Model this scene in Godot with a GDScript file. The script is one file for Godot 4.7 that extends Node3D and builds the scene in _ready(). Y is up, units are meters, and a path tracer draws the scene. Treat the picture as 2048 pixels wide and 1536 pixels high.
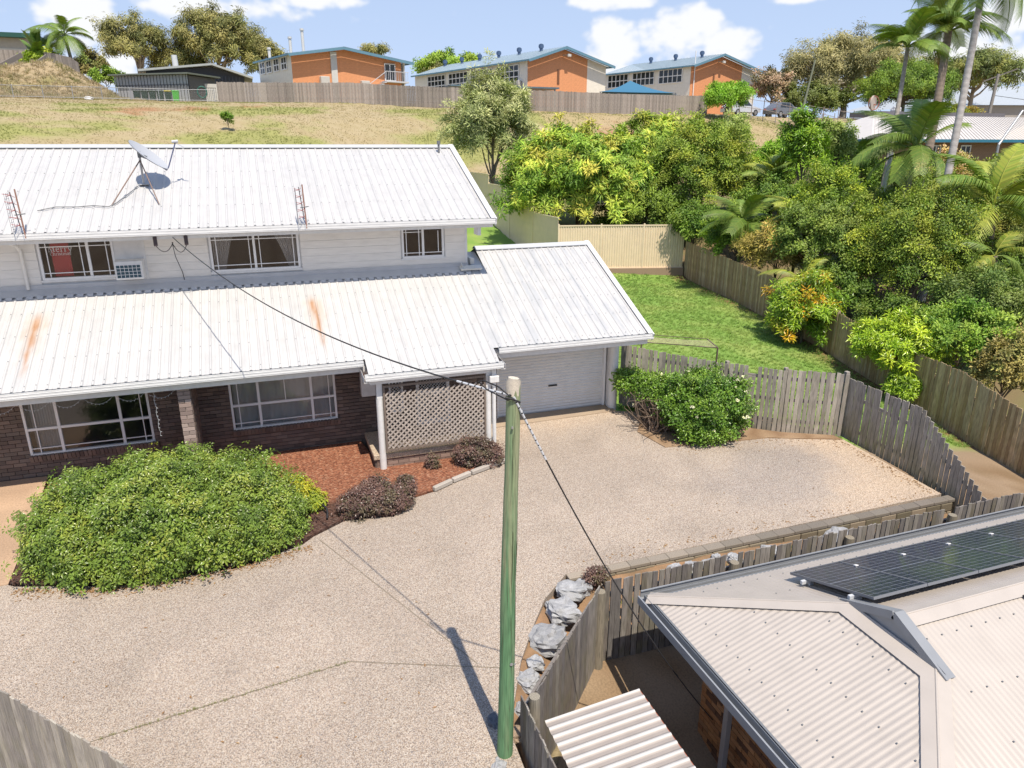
extends Node3D
# A white-roofed duplex on a hillside street, seen from a drone. World axes follow the house: x along the facade, -z away into the block.

var rng := RandomNumberGenerator.new()
var taken := {}
var M := {}
var fn := FastNoiseLite.new()
var fd := FastNoiseLite.new()
const WHITE := Color(1, 1, 1)


# ---------------------------------------------------------------- mesh builder
class MB:
	var v := PackedVector3Array()
	var n := PackedVector3Array()
	var c := PackedColorArray()
	var u := PackedVector2Array()
	var ix := PackedInt32Array()
	var col := Color(1, 1, 1)

	func p(a: Vector3, nn: Vector3, uv := Vector2.ZERO) -> int:
		v.append(a)
		n.append(nn)
		c.append(col)
		u.append(uv)
		return v.size() - 1

	func t3(a: int, b: int, d: int) -> void:  # counter-clockwise seen from outside
		ix.append(a)
		ix.append(d)
		ix.append(b)

	func tri(a: Vector3, b: Vector3, d: Vector3) -> void:
		var nn := (b - a).cross(d - a).normalized()
		t3(p(a, nn), p(b, nn), p(d, nn))

	func quad(a: Vector3, b: Vector3, d: Vector3, e: Vector3) -> void:
		var nn := (d - a).cross(e - b).normalized()
		var i := p(a, nn)
		p(b, nn)
		p(d, nn)
		p(e, nn)
		t3(i, i + 1, i + 2)
		t3(i, i + 2, i + 3)

	func box(t: Transform3D, s: Vector3) -> void:
		var h := s * 0.5
		var q := []
		for k in 8:
			q.append(t * Vector3(h.x if k & 1 else -h.x, h.y if k & 2 else -h.y, h.z if k & 4 else -h.z))
		quad(q[4], q[5], q[7], q[6])
		quad(q[1], q[0], q[2], q[3])
		quad(q[5], q[1], q[3], q[7])
		quad(q[0], q[4], q[6], q[2])
		quad(q[6], q[7], q[3], q[2])
		quad(q[0], q[1], q[5], q[4])

	func bx(a: Vector3, b: Vector3) -> void:
		box(Transform3D(Basis(), (a + b) * 0.5), (b - a).abs())

	func cbox(t: Transform3D, s: Vector3, e: float) -> void:  # a box with chamfered edges
		var h := s * 0.5
		var g := Vector3(h.x - e, h.y - e, h.z - e)
		for sg in [-1.0, 1.0]:
			var f: float = sg
			face(t, [Vector3(f * h.x, -g.y, -g.z), Vector3(f * h.x, g.y, -g.z), Vector3(f * h.x, g.y, g.z), Vector3(f * h.x, -g.y, g.z)])
			face(t, [Vector3(-g.x, f * h.y, -g.z), Vector3(-g.x, f * h.y, g.z), Vector3(g.x, f * h.y, g.z), Vector3(g.x, f * h.y, -g.z)])
			face(t, [Vector3(-g.x, -g.y, f * h.z), Vector3(g.x, -g.y, f * h.z), Vector3(g.x, g.y, f * h.z), Vector3(-g.x, g.y, f * h.z)])
			for sh in [-1.0, 1.0]:
				var j: float = sh
				face(t, [Vector3(f * h.x, j * g.y, -g.z), Vector3(f * h.x, j * g.y, g.z), Vector3(f * g.x, j * h.y, g.z), Vector3(f * g.x, j * h.y, -g.z)])
				face(t, [Vector3(f * h.x, -g.y, j * g.z), Vector3(f * h.x, g.y, j * g.z), Vector3(f * g.x, g.y, j * h.z), Vector3(f * g.x, -g.y, j * h.z)])
				face(t, [Vector3(-g.x, f * h.y, j * g.z), Vector3(g.x, f * h.y, j * g.z), Vector3(g.x, f * g.y, j * h.z), Vector3(-g.x, f * g.y, j * h.z)])
				for sk in [-1.0, 1.0]:
					var k: float = sk
					face(t, [Vector3(f * h.x, j * g.y, k * g.z), Vector3(f * g.x, j * h.y, k * g.z), Vector3(f * g.x, j * g.y, k * h.z)])

	func face(t: Transform3D, q: Array) -> void:  # a convex face of a solid round t's origin, turned outward
		var mid := Vector3.ZERO
		for a in q:
			mid += a
		var nn: Vector3 = (q[1] - q[0]).cross(q[2] - q[0])
		if nn.dot(mid) < 0:
			q.reverse()
		for k in range(1, q.size() - 1):
			tri(t * q[0], t * q[k], t * q[k + 1])

	func tube(pts: Array, rad: Array, sides := 8, cap := true) -> void:
		var first := v.size()
		var m := pts.size()
		var side := Vector3.ZERO
		for k in m:
			var d: Vector3 = (pts[mini(k + 1, m - 1)] - pts[maxi(k - 1, 0)]).normalized()
			if k == 0:
				side = d.cross(Vector3.UP if absf(d.y) < 0.9 else Vector3.RIGHT).normalized()
			side = (side - d * side.dot(d)).normalized()
			var other := d.cross(side)
			for j in sides + 1:
				var a := TAU * j / sides
				var nn := side * cos(a) + other * sin(a)
				p(pts[k] + nn * rad[k], nn, Vector2(float(j) / sides, k))
		for k in m - 1:
			for j in sides:
				var a := first + k * (sides + 1) + j
				var b := a + sides + 1
				t3(a, a + 1, b)
				t3(a + 1, b + 1, b)
		if cap:
			for k in [0, m - 1]:
				var d: Vector3 = (pts[1] - pts[0]).normalized() * -1.0 if k == 0 else (pts[m - 1] - pts[m - 2]).normalized()
				var mid := p(pts[k], d)
				var at := v.size()
				for j in sides:
					p(v[first + k * (sides + 1) + j], d)
				for j in sides:
					if k == 0:
						t3(mid, at + (j + 1) % sides, at + j)
					else:
						t3(mid, at + j, at + (j + 1) % sides)

	func rod(a: Vector3, b: Vector3, r: float, sides := 6) -> void:
		tube([a, b], [r, r], sides)

	func bar(a: Vector3, b: Vector3, w: float, h: float) -> void:  # a square bar from a to b
		var d := b - a
		var l := d.length()
		var z := d / l
		var x := Vector3.UP.cross(z)
		x = Vector3.RIGHT if x.length() < 0.01 else x.normalized()
		box(Transform3D(Basis(x, z.cross(x), z), (a + b) * 0.5), Vector3(w, h, l))

	func add(o: MB, t: Transform3D, tone := Color(1, 1, 1)) -> void:
		var first := v.size()
		for k in o.v.size():
			v.append(t * o.v[k])
			n.append((t.basis * o.n[k]).normalized())
			c.append(o.c[k] * tone)
			u.append(o.u[k])
		for k in o.ix:
			ix.append(first + k)

	func mesh() -> ArrayMesh:
		var a := []
		a.resize(Mesh.ARRAY_MAX)
		a[Mesh.ARRAY_VERTEX] = v
		a[Mesh.ARRAY_NORMAL] = n
		a[Mesh.ARRAY_COLOR] = c
		a[Mesh.ARRAY_TEX_UV] = u
		a[Mesh.ARRAY_INDEX] = ix
		var m := ArrayMesh.new()
		m.add_surface_from_arrays(Mesh.PRIMITIVE_TRIANGLES, a)
		return m


# ---------------------------------------------------------------- scene helpers
func numbered(called: String) -> String:
	var k: int = taken.get(called, 0)
	taken[called] = k + 1
	return called if k == 0 else "%s_%03d" % [called, k]


func tag(o: Node3D, label: String, category: String, group := "", kind := "") -> Node3D:
	o.set_meta("label", label)
	o.set_meta("category", category)
	if group:
		o.set_meta("group", group)
	if kind:
		o.set_meta("kind", kind)
	return o


func thing(called: String, label: String, category: String, at := Vector3.ZERO, group := "") -> Node3D:
	var o := Node3D.new()
	o.name = numbered(called)
	add_child(o)
	o.position = at
	return tag(o, label, category, group)


func part(parent: Node3D, called: String, mesh: Mesh, mat: Material, t := Transform3D()) -> MeshInstance3D:
	var o := MeshInstance3D.new()
	o.name = numbered(called) if parent == self else called
	o.mesh = mesh
	o.material_override = mat
	o.transform = t
	parent.add_child(o, true)
	return o


func put(parent: Node3D, called: String, b: MB, mat: Material) -> MeshInstance3D:  # a mesh built in world coordinates, placed under a thing that stands at its base
	return part(parent, called, b.mesh(), mat, Transform3D(Basis(), -world_of(parent)))


func world_of(o: Node3D) -> Vector3:
	var at := Vector3.ZERO
	while o != self:
		at += o.position
		o = o.get_parent()
	return at


func stuff(o: Node3D) -> Node3D:
	o.set_meta("kind", "stuff")
	return o


func structure(called: String, b: MB, mat: Material, label: String) -> MeshInstance3D:
	var o := part(self, called, b.mesh(), mat)
	o.set_meta("kind", "structure")
	o.set_meta("label", label)
	o.set_meta("category", called.replace("_", " "))
	return o


func at(x: float, y: float, z: float) -> Transform3D:
	return Transform3D(Basis(), Vector3(x, y, z))


func rnd(a: float, b: float) -> float:
	return rng.randf_range(a, b)


func rand_dir() -> Vector3:
	var y := rnd(-1, 1)
	var a := rnd(0, TAU)
	var r := sqrt(1 - y * y)
	return Vector3(r * cos(a), y, r * sin(a))


# ---------------------------------------------------------------- materials
func lin(r: float, g: float, b: float) -> Color:
	return Color(r, g, b).linear_to_srgb()


func mat(c: Color, rough := 0.8, metal := 0.0, tex: Texture2D = null, scale := Vector3.ONE, vertex := false) -> StandardMaterial3D:
	var m := StandardMaterial3D.new()
	m.albedo_color = Color(c.r, c.g, c.b).linear_to_srgb()
	m.roughness = rough
	m.metallic = metal
	m.vertex_color_use_as_albedo = vertex
	if tex:
		m.albedo_texture = tex
		m.uv1_triplanar = true
		m.uv1_world_triplanar = true
		m.uv1_scale = scale
	return m


func ramp(stops: Array) -> Gradient:
	var g := Gradient.new()
	var offs := PackedFloat32Array()
	var cols := PackedColorArray()
	for s in stops:
		offs.append(s[0])
		cols.append(lin(s[1], s[2], s[3]) if s.size() > 2 else lin(s[1], s[1], s[1]))
	g.offsets = offs
	g.colors = cols
	return g


func ntex(size: int, freq: float, stops: Array, seed_ := 1, kind := FastNoiseLite.TYPE_SIMPLEX_SMOOTH, oct := 4, cell := FastNoiseLite.RETURN_CELL_VALUE, normal := 0.0) -> NoiseTexture2D:
	var f := FastNoiseLite.new()
	f.seed = seed_
	f.noise_type = kind
	f.frequency = freq
	f.fractal_octaves = oct
	f.fractal_type = FastNoiseLite.FRACTAL_FBM if oct > 1 else FastNoiseLite.FRACTAL_NONE
	f.cellular_return_type = cell
	f.cellular_jitter = 1.0
	var t := NoiseTexture2D.new()
	t.width = size
	t.height = size
	t.seamless = kind != FastNoiseLite.TYPE_CELLULAR  # blending would smear the stones along every tile edge
	t.seamless_blend_skirt = 0.1
	t.noise = f
	if normal > 0:
		t.as_normal_map = true
		t.bump_strength = normal
	elif stops:
		t.color_ramp = ramp(stops)
	return t


func bump(m: StandardMaterial3D, tex: Texture2D, cm: float) -> StandardMaterial3D:
	m.heightmap_enabled = true
	m.heightmap_texture = tex
	m.heightmap_scale = cm
	return m


func make_materials() -> void:
	var mottle := ntex(512, 0.012, [[0.0, 0.84], [0.35, 0.92], [0.65, 0.96], [1.0, 1.0]], 3)
	var fine := ntex(512, 0.09, [[0.0, 0.62], [0.5, 0.86], [1.0, 1.0]], 5, FastNoiseLite.TYPE_SIMPLEX_SMOOTH, 3)
	var grain := ntex(1024, 0.02, [[0.0, 0.38], [0.3, 0.62], [0.5, 0.8], [0.7, 0.9], [1.0, 1.0]], 7, FastNoiseLite.TYPE_SIMPLEX_SMOOTH, 5)
	var stone := ntex(2048, 0.115, [[0.0, 0.20, 0.165, 0.14], [0.16, 0.36, 0.295, 0.245], [0.34, 0.51, 0.43, 0.37], [0.52, 0.60, 0.53, 0.47], [0.68, 0.72, 0.68, 0.63], [0.82, 0.48, 0.44, 0.42], [0.92, 0.25, 0.24, 0.255], [1.0, 0.84, 0.79, 0.73]], 11, FastNoiseLite.TYPE_CELLULAR, 1)
	var stone_h := ntex(2048, 0.115, [[0.0, 1.0], [1.0, 0.0]], 11, FastNoiseLite.TYPE_CELLULAR, 1, FastNoiseLite.RETURN_DISTANCE)
	var chips := ntex(1024, 0.07, [[0.0, 0.085, 0.03, 0.016], [0.3, 0.175, 0.06, 0.03], [0.6, 0.265, 0.10, 0.052], [0.85, 0.34, 0.15, 0.08], [1.0, 0.44, 0.27, 0.18]], 13, FastNoiseLite.TYPE_CELLULAR, 1)
	var blades := ntex(1024, 0.075, [[0.0, 0.55], [0.3, 0.72], [0.55, 0.86], [0.8, 0.95], [1.0, 1.0]], 17, FastNoiseLite.TYPE_SIMPLEX_SMOOTH, 4)
	M.mottle_t = mottle
	M.drive = bump(mat(WHITE, 0.85, 0, stone, Vector3(0.42, 0.42, 0.42), true), stone_h, 0.2)
	M.mulch = bump(mat(WHITE, 0.95, 0, chips, Vector3(0.4, 0.4, 1.1), true), chips, 2.0)
	M.ground = bump(mat(WHITE, 1.0, 0, blades, Vector3(0.3, 0.3, 0.3), true), blades, 1.2)
	M.soil = mat(WHITE, 1.0, 0, fine, Vector3(0.5, 0.5, 0.5), true)
	M.roof = mat(WHITE, 0.42, 0.0, mottle, Vector3(0.5, 0.9, 0.32), true)
	M.cream_roof = mat(Color(0.455, 0.412, 0.37), 0.45, 0.0, mottle, Vector3(0.3, 0.3, 0.3))
	M.white = mat(Color(0.74, 0.74, 0.73), 0.45, 0, mottle, Vector3(0.7, 0.7, 0.7))
	M.gutter = mat(Color(0.72, 0.73, 0.73), 0.35, 0, mottle, Vector3(0.4, 1.5, 0.4))
	M.board = mat(Color(0.80, 0.775, 0.73), 0.55, 0, mottle, Vector3(0.25, 1.2, 0.4))
	M.frame = mat(Color(0.76, 0.76, 0.76), 0.35)
	M.door = mat(Color(0.70, 0.70, 0.69), 0.5, 0, mottle, Vector3(0.35, 0.6, 0.4))
	M.dark = mat(Color(0.02, 0.02, 0.022), 0.6)
	M.room = mat(Color(0.20, 0.185, 0.17), 0.9)
	M.curtain = mat(Color(0.36, 0.355, 0.35), 0.95)
	M.brick = mat(WHITE, 0.9, 0, fine, Vector3(1.7, 1.7, 1.7), true)
	M.mortar = mat(Color(0.17, 0.14, 0.125), 0.95, 0, fine, Vector3(1, 1, 1))
	M.mortar_pale = mat(Color(0.36, 0.30, 0.25), 0.95, 0, fine, Vector3(1, 1, 1))
	M.wood = mat(WHITE, 0.88, 0, grain, Vector3(2.6, 0.16, 2.6), true)
	M.wood_flat = mat(WHITE, 0.88, 0, grain, Vector3(0.2, 2.4, 2.4), true)
	M.pole = mat(WHITE, 0.9, 0, grain, Vector3(2.4, 0.11, 2.4), true)
	M.concrete = mat(WHITE, 0.9, 0, fine, Vector3(0.9, 0.9, 0.9), true)
	M.block = bump(mat(WHITE, 0.95, 0, fine, Vector3(0.8, 0.8, 0.8), true), fine, 1.5)
	M.rock = bump(mat(WHITE, 0.9, 0, fine, Vector3(1.1, 1.1, 1.1), true), fine, 3.0)
	M.steel_fence = mat(Color(0.80, 0.655, 0.465), 0.5, 0, mottle, Vector3(0.3, 0.3, 0.3))
	M.galv = mat(Color(0.42, 0.43, 0.44), 0.4, 0.6)
	M.grey_steel = mat(Color(0.16, 0.17, 0.18), 0.5)
	M.trim_grey = mat(Color(0.26, 0.275, 0.295), 0.4, 0, mottle, Vector3(0.5, 0.5, 0.5))
	M.black = mat(Color(0.02, 0.02, 0.022), 0.6)
	M.cell = mat(Color(0.008, 0.011, 0.03), 0.09)
	M.cell.clearcoat_enabled = true
	M.line = mat(Color(0.52, 0.54, 0.57), 0.4)
	M.panel_frame = mat(Color(0.17, 0.18, 0.20), 0.4)
	M.cell_line = mat(Color(0.22, 0.245, 0.30), 0.3)
	M.red = mat(Color(0.42, 0.05, 0.04), 0.5)
	M.poster = mat(Color(0.36, 0.03, 0.035), 0.7)
	M.glass = StandardMaterial3D.new()
	M.glass.albedo_color = Color(0.2, 0.22, 0.23, 0.05)
	M.glass.transparency = BaseMaterial3D.TRANSPARENCY_ALPHA
	M.glass.roughness = 0.03
	M.leaf = mat(WHITE, 0.55, 0, null, WHITE_V, true)
	M.leaf.backlight_enabled = true
	M.leaf.backlight = lin(0.20, 0.24, 0.03)
	M.leaf.cull_mode = BaseMaterial3D.CULL_DISABLED
	M.gloss_leaf = M.leaf.duplicate()
	M.gloss_leaf.roughness = 0.36
	M.bark = mat(WHITE, 0.95, 0, grain, Vector3(1.6, 0.35, 1.6), true)
	M.palm_bark = mat(WHITE, 0.9, 0, grain, Vector3(0.25, 2.2, 0.25), true)
	M.paint = mat(WHITE, 0.5, 0, mottle, Vector3(0.3, 0.3, 0.3), true)
	M.far_brick = mat(WHITE, 0.9, 0, ntex(512, 0.06, [[0.0, 0.62], [0.4, 0.82], [1.0, 1.0]], 23, FastNoiseLite.TYPE_CELLULAR, 1), Vector3(0.55, 1.9, 0.55), true)
	M.sail = mat(Color(0.035, 0.15, 0.26), 0.8)
	M.car = mat(WHITE, 0.3, 0.1, null, WHITE_V, true)
	M.car.clearcoat_enabled = true
	M.tyre = mat(Color(0.02, 0.02, 0.02), 0.8)

const WHITE_V := Vector3(1, 1, 1)
const SUN := Vector3(0.17, 4.7, 2.35)

# ---------------------------------------------------------------- the scene
func _ready() -> void:
	rng.seed = 4711
	fn.seed = 5
	fn.frequency = 1.0
	fn.fractal_octaves = 4
	fd.seed = 9
	fd.frequency = 1.0
	fd.fractal_octaves = 2
	var cam := Camera3D.new()
	cam.name = "camera"
	cam.fov = 56.8
	cam.near = 0.1
	cam.far = 2500.0
	cam.position = Vector3(0, 6.9, 0)
	cam.rotation = Vector3(deg_to_rad(-18.5), deg_to_rad(-19.3), 0)
	add_child(cam)
	cam.current = true
	var env := Environment.new()
	env.background_mode = Environment.BG_SKY
	env.tonemap_mode = Environment.TONE_MAPPER_LINEAR
	env.tonemap_exposure = 1.2
	env.sdfgi_enabled = true
	env.ssao_enabled = true
	env.ssil_enabled = true
	var sky := Sky.new()
	var pano := PanoramaSkyMaterial.new()
	pano.panorama = ImageTexture.create_from_image(sky_image())
	sky.sky_material = pano
	env.sky = sky
	var we := WorldEnvironment.new()
	we.name = "air"
	we.environment = env
	add_child(we)
	var sun := DirectionalLight3D.new()
	sun.name = "sun"
	sun.light_energy = 1.6
	sun.light_color = Color(1.0, 0.955, 0.89)
	sun.light_angular_distance = 0.5
	sun.shadow_enabled = true
	sun.look_at_from_position(Vector3.ZERO, -SUN, Vector3.RIGHT)
	add_child(sun)

	make_materials()
	make_ground()
	make_house()
	make_fences()
	make_neighbour()
	make_yard()
	make_far()
	make_plants()


func sky_image() -> Image:
	# pale blue air deepening to the zenith, scattered small cumulus all round; the part in view is computed finely
	var f := FastNoiseLite.new()
	f.seed = 21
	f.frequency = 3.2
	f.fractal_octaves = 5
	var w := 4096
	var h := 2048
	var im := Image.create(512, 256, false, Image.FORMAT_RGBF)
	for j in 256:
		for i in 512:
			im.set_pixel(i, j, sky_at(f, wrapf(TAU * (i + 0.5) / 512, -PI, PI), PI * (0.5 - (j + 0.5) / 256)))
	im.resize(w, h, Image.INTERPOLATE_CUBIC)
	for j in range(int(h * 0.375), int(h * 0.502)):
		for i in range(-360, 800):
			im.set_pixel(posmod(i, w), j, sky_at(f, TAU * (i + 0.5) / w, PI * (0.5 - (j + 0.5) / h)))
	return im


const CLOUDS := [[-0.1646, 0.13, 0.04, 0.046], [-0.135, 0.10, 0.028, 0.03], [-0.0216, 0.1554, 0.0867, 0.0147], [0.0878, 0.168, 0.06, 0.0093], [0.4566, 0.17, 0.0567, 0.0093], [0.4616, 0.121, 0.034, 0.03], [0.5533, 0.132, 0.05, 0.029], [0.605, 0.119, 0.034, 0.024], [0.8795, 0.0902, 0.0753, 0.045], [0.91, 0.1288, 0.0553, 0.022], [0.6789, 0.164, 0.0333, 0.0053], [0.4696, 0.0868, 0.04, 0.0133], [0.6602, 0.0774, 0.02, 0.01]]


func sky_at(f: FastNoiseLite, az: float, el: float) -> Color:
	if el < -0.02:
		return Color(0.30, 0.28, 0.24)
	var base := Color(0.55, 0.68, 0.89).lerp(Color(0.075, 0.18, 0.47), pow(clampf(sin(maxf(el, 0.0)), 0, 1), 0.8))
	var ce := cos(el)
	var d := f.get_noise_3d(sin(az) * ce * 0.5 + 9.0, sin(el) * 1.2, cos(az) * ce * 0.5) * 2.0 - 0.35
	var near := smoothstep(-0.55, -0.35, az) * smoothstep(1.3, 1.1, az) * smoothstep(0.42, 0.3, el)
	var nz := f.get_noise_3d(sin(az) * ce * 3.0, sin(el) * 6.0, cos(az) * ce * 3.0)
	if near > 0.0:
		var g := -0.35
		for b in CLOUDS:
			var q: float = 1.0 - (pow((az - b[0]) / b[2], 2) + pow((el - b[1]) / b[3], 2)) * 0.7
			if q > g:
				g = q
		d = lerpf(d, g, near)
	var fine := f.get_noise_3d(sin(az) * ce * 13.0, sin(el) * 19.0 + 3.0, cos(az) * ce * 13.0)
	d += nz * 0.85 + fine * 0.42
	var k := smoothstep(0.08, 0.75, d)
	return base.lerp(Color(0.84, 0.845, 0.855), k * 0.95)


# ---------------------------------------------------------------- ground
const XS := [-400.0, -60.0, -20.0, -5.0, 5.0, 10.0, 14.0, 18.0, 21.0, 26.0, 34.0, 44.0, 55.0, 75.0, 400.0]
const ZS := [60.0, 0.0, -6.0, -10.0, -14.0, -20.0, -26.0, -31.0, -34.0, -44.0, -54.0, -62.0, -66.0, -71.0, -77.0, -90.0, -120.0, -900.0]
const HS := [
	[-1.5, -1.5, -1.0, -1.0, -1.6, -1.6, -1.6, -1.8, -1.8, -1.8, -1.8, -1.8, -1.8, -1.8, -1.8],
	[-1.0, -0.9, -0.7, -0.7, -1.5, -1.5, -1.5, -1.7, -1.7, -1.7, -1.7, -1.5, -1.5, -1.5, -1.5],
	[-0.6, -0.6, -0.5, -0.5, -1.5, -1.5, -1.5, -1.6, -1.6, -1.6, -1.5, -1.2, -1.0, -1.0, -1.0],
	[-0.3, -0.3, -0.3, -0.3, -0.5, -0.6, -0.7, -1.3, -1.35, -1.3, -1.0, -0.6, 0.0, 0.0, 0.0],
	[-0.1, -0.1, -0.1, -0.1, -0.1, -0.1, -0.15, -0.86, -0.9, -0.7, 0.0, 1.0, 1.5, 1.5, 1.5],
	[0.3, 0.3, 0.3, 0.3, 0.3, 0.3, 0.2, -0.15, -0.1, 0.2, 1.2, 2.2, 2.8, 3.0, 3.0],
	[0.6, 0.6, 0.6, 0.6, 0.5, 0.42, 0.36, 0.3, 0.3, 0.8, 2.0, 3.2, 3.8, 4.0, 4.0],
	[1.0, 1.0, 1.0, 1.0, 0.7, 0.6, 0.55, 0.42, 0.42, 1.2, 2.6, 4.0, 4.6, 5.0, 5.0],
	[1.2, 1.2, 1.2, 1.2, 0.8, 0.75, 0.8, 1.0, 1.0, 1.7, 3.0, 4.4, 5.0, 5.4, 5.4],
	[3.0, 3.0, 3.0, 3.0, 2.4, 2.4, 2.5, 3.2, 3.4, 4.0, 4.6, 5.0, 5.4, 5.8, 5.8],
	[6.4, 6.4, 6.4, 6.4, 6.4, 6.4, 6.3, 6.2, 6.2, 6.2, 6.3, 6.3, 6.4, 6.6, 6.6],
	[8.6, 8.6, 8.6, 8.7, 8.9, 9.1, 9.3, 9.4, 9.5, 9.6, 9.5, 9.1, 8.6, 8.2, 8.0],
	[9.4, 9.4, 9.4, 9.6, 9.8, 9.9, 10.0, 10.1, 10.15, 10.2, 10.1, 10.0, 9.7, 9.4, 9.2],
	[10.2, 10.2, 10.2, 10.4, 10.6, 10.7, 10.7, 10.7, 10.7, 10.6, 10.4, 10.2, 10.0, 9.9, 9.8],
	[10.95, 10.95, 10.9, 10.85, 10.9, 10.9, 10.9, 10.9, 10.9, 10.8, 10.6, 10.4, 10.3, 10.3, 10.2],
	[11.4, 11.4, 11.3, 11.2, 11.2, 11.2, 11.2, 11.2, 11.2, 11.1, 11.0, 10.8, 10.7, 10.6, 10.5],
	[12.0, 12.0, 12.0, 11.8, 11.8, 11.8, 11.8, 11.8, 11.6, 11.4, 11.2, 11.0, 11.0, 11.0, 11.0],
	[4.0, 4.0, 4.0, 4.0, 4.0, 4.0, 4.0, 4.0, 4.0, 4.0, 4.0, 4.0, 4.0, 4.0, 4.0],
]


func gh(x: float, z: float) -> float:
	var i := 0
	while i < XS.size() - 2 and x > XS[i + 1]:
		i += 1
	var j := 0
	while j < ZS.size() - 2 and z < ZS[j + 1]:
		j += 1
	var s: float = clampf((x - XS[i]) / (XS[i + 1] - XS[i]), 0, 1)
	var t: float = clampf((z - ZS[j]) / (ZS[j + 1] - ZS[j]), 0, 1)
	var y: float = lerpf(lerpf(HS[j][i], HS[j][i + 1], s), lerpf(HS[j + 1][i], HS[j + 1][i + 1], s), t)
	y += (3.7 + 0.9 * fd.get_noise_2d(x * 0.28, z * 0.28)) * exp(-(pow((x + 18.4) / 4.4, 2) + pow((z + 90.0) / 5.0, 2))) if absf(x + 18.4) < 14.0 and absf(z + 90.0) < 14.0 else 0.0
	y += 3.4 * smoothstep(-19.0, -27.0, x) * smoothstep(-78.0, -86.0, z) * smoothstep(-140.0, -100.0, z)
	return y


const DZ := [-40.0, -31.0, -16.5, -15.9, -14.5, -12.0, -9.7, -6.0, -2.0, 5.0]
const DY := [0.42, 0.42, 0.36, 0.34, 0.12, 0.03, -0.05, -0.2, -0.35, -0.5]


func dh(z: float) -> float:
	for k in DZ.size() - 1:
		if z <= DZ[k + 1]:
			return lerpf(DY[k], DY[k + 1], clampf((z - DZ[k]) / (DZ[k + 1] - DZ[k]), 0, 1))
	return DY[-1]


func sheet(poly: Array, cell: float, high: Callable, tone: Callable, skirt := 0.0) -> MB:  # a sheet over the ground inside a plan outline of (x, z) points
	var b := MB.new()
	var pg := PackedVector2Array(poly)
	var lo := pg[0]
	var hi := pg[0]
	for q in pg:
		lo = lo.min(q)
		hi = hi.max(q)
	var x := floorf(lo.x / cell) * cell
	while x < hi.x:
		var z := floorf(lo.y / cell) * cell
		while z < hi.y:
			var sq := PackedVector2Array([Vector2(x, z), Vector2(x + cell, z), Vector2(x + cell, z + cell), Vector2(x, z + cell)])
			for piece in Geometry2D.intersect_polygons(sq, pg):
				var ids := Geometry2D.triangulate_polygon(piece)
				for k in range(0, ids.size(), 3):
					var id := []
					var q3 := [piece[ids[k]], piece[ids[k + 1]], piece[ids[k + 2]]]
					if (q3[1] - q3[0]).cross(q3[2] - q3[0]) > 0:
						q3.reverse()
					for q in q3:
						b.col = tone.call(q.x, q.y)
						var e := 0.1
						var nn := Vector3(high.call(q.x - e, q.y) - high.call(q.x + e, q.y), 2 * e, high.call(q.x, q.y - e) - high.call(q.x, q.y + e)).normalized()
						id.append(b.p(Vector3(q.x, high.call(q.x, q.y), q.y), nn))
					b.t3(id[0], id[1], id[2])
			z += cell
		x += cell
	if skirt > 0:
		if Geometry2D.is_polygon_clockwise(pg):
			pg.reverse()
		for k in pg.size():
			var a := pg[k]
			var d := pg[(k + 1) % pg.size()]
			var m := maxi(1, int(a.distance_to(d) / cell))
			for s in m:
				var e := a.lerp(d, float(s) / m)
				var g := a.lerp(d, float(s + 1) / m)
				b.col = tone.call(e.x, e.y)
				var ey: float = high.call(e.x, e.y)
				var gy: float = high.call(g.x, g.y)
				b.quad(Vector3(e.x, ey, e.y), Vector3(g.x, gy, g.y), Vector3(g.x, gy - skirt, g.y), Vector3(e.x, ey - skirt, e.y))
	return b


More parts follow.
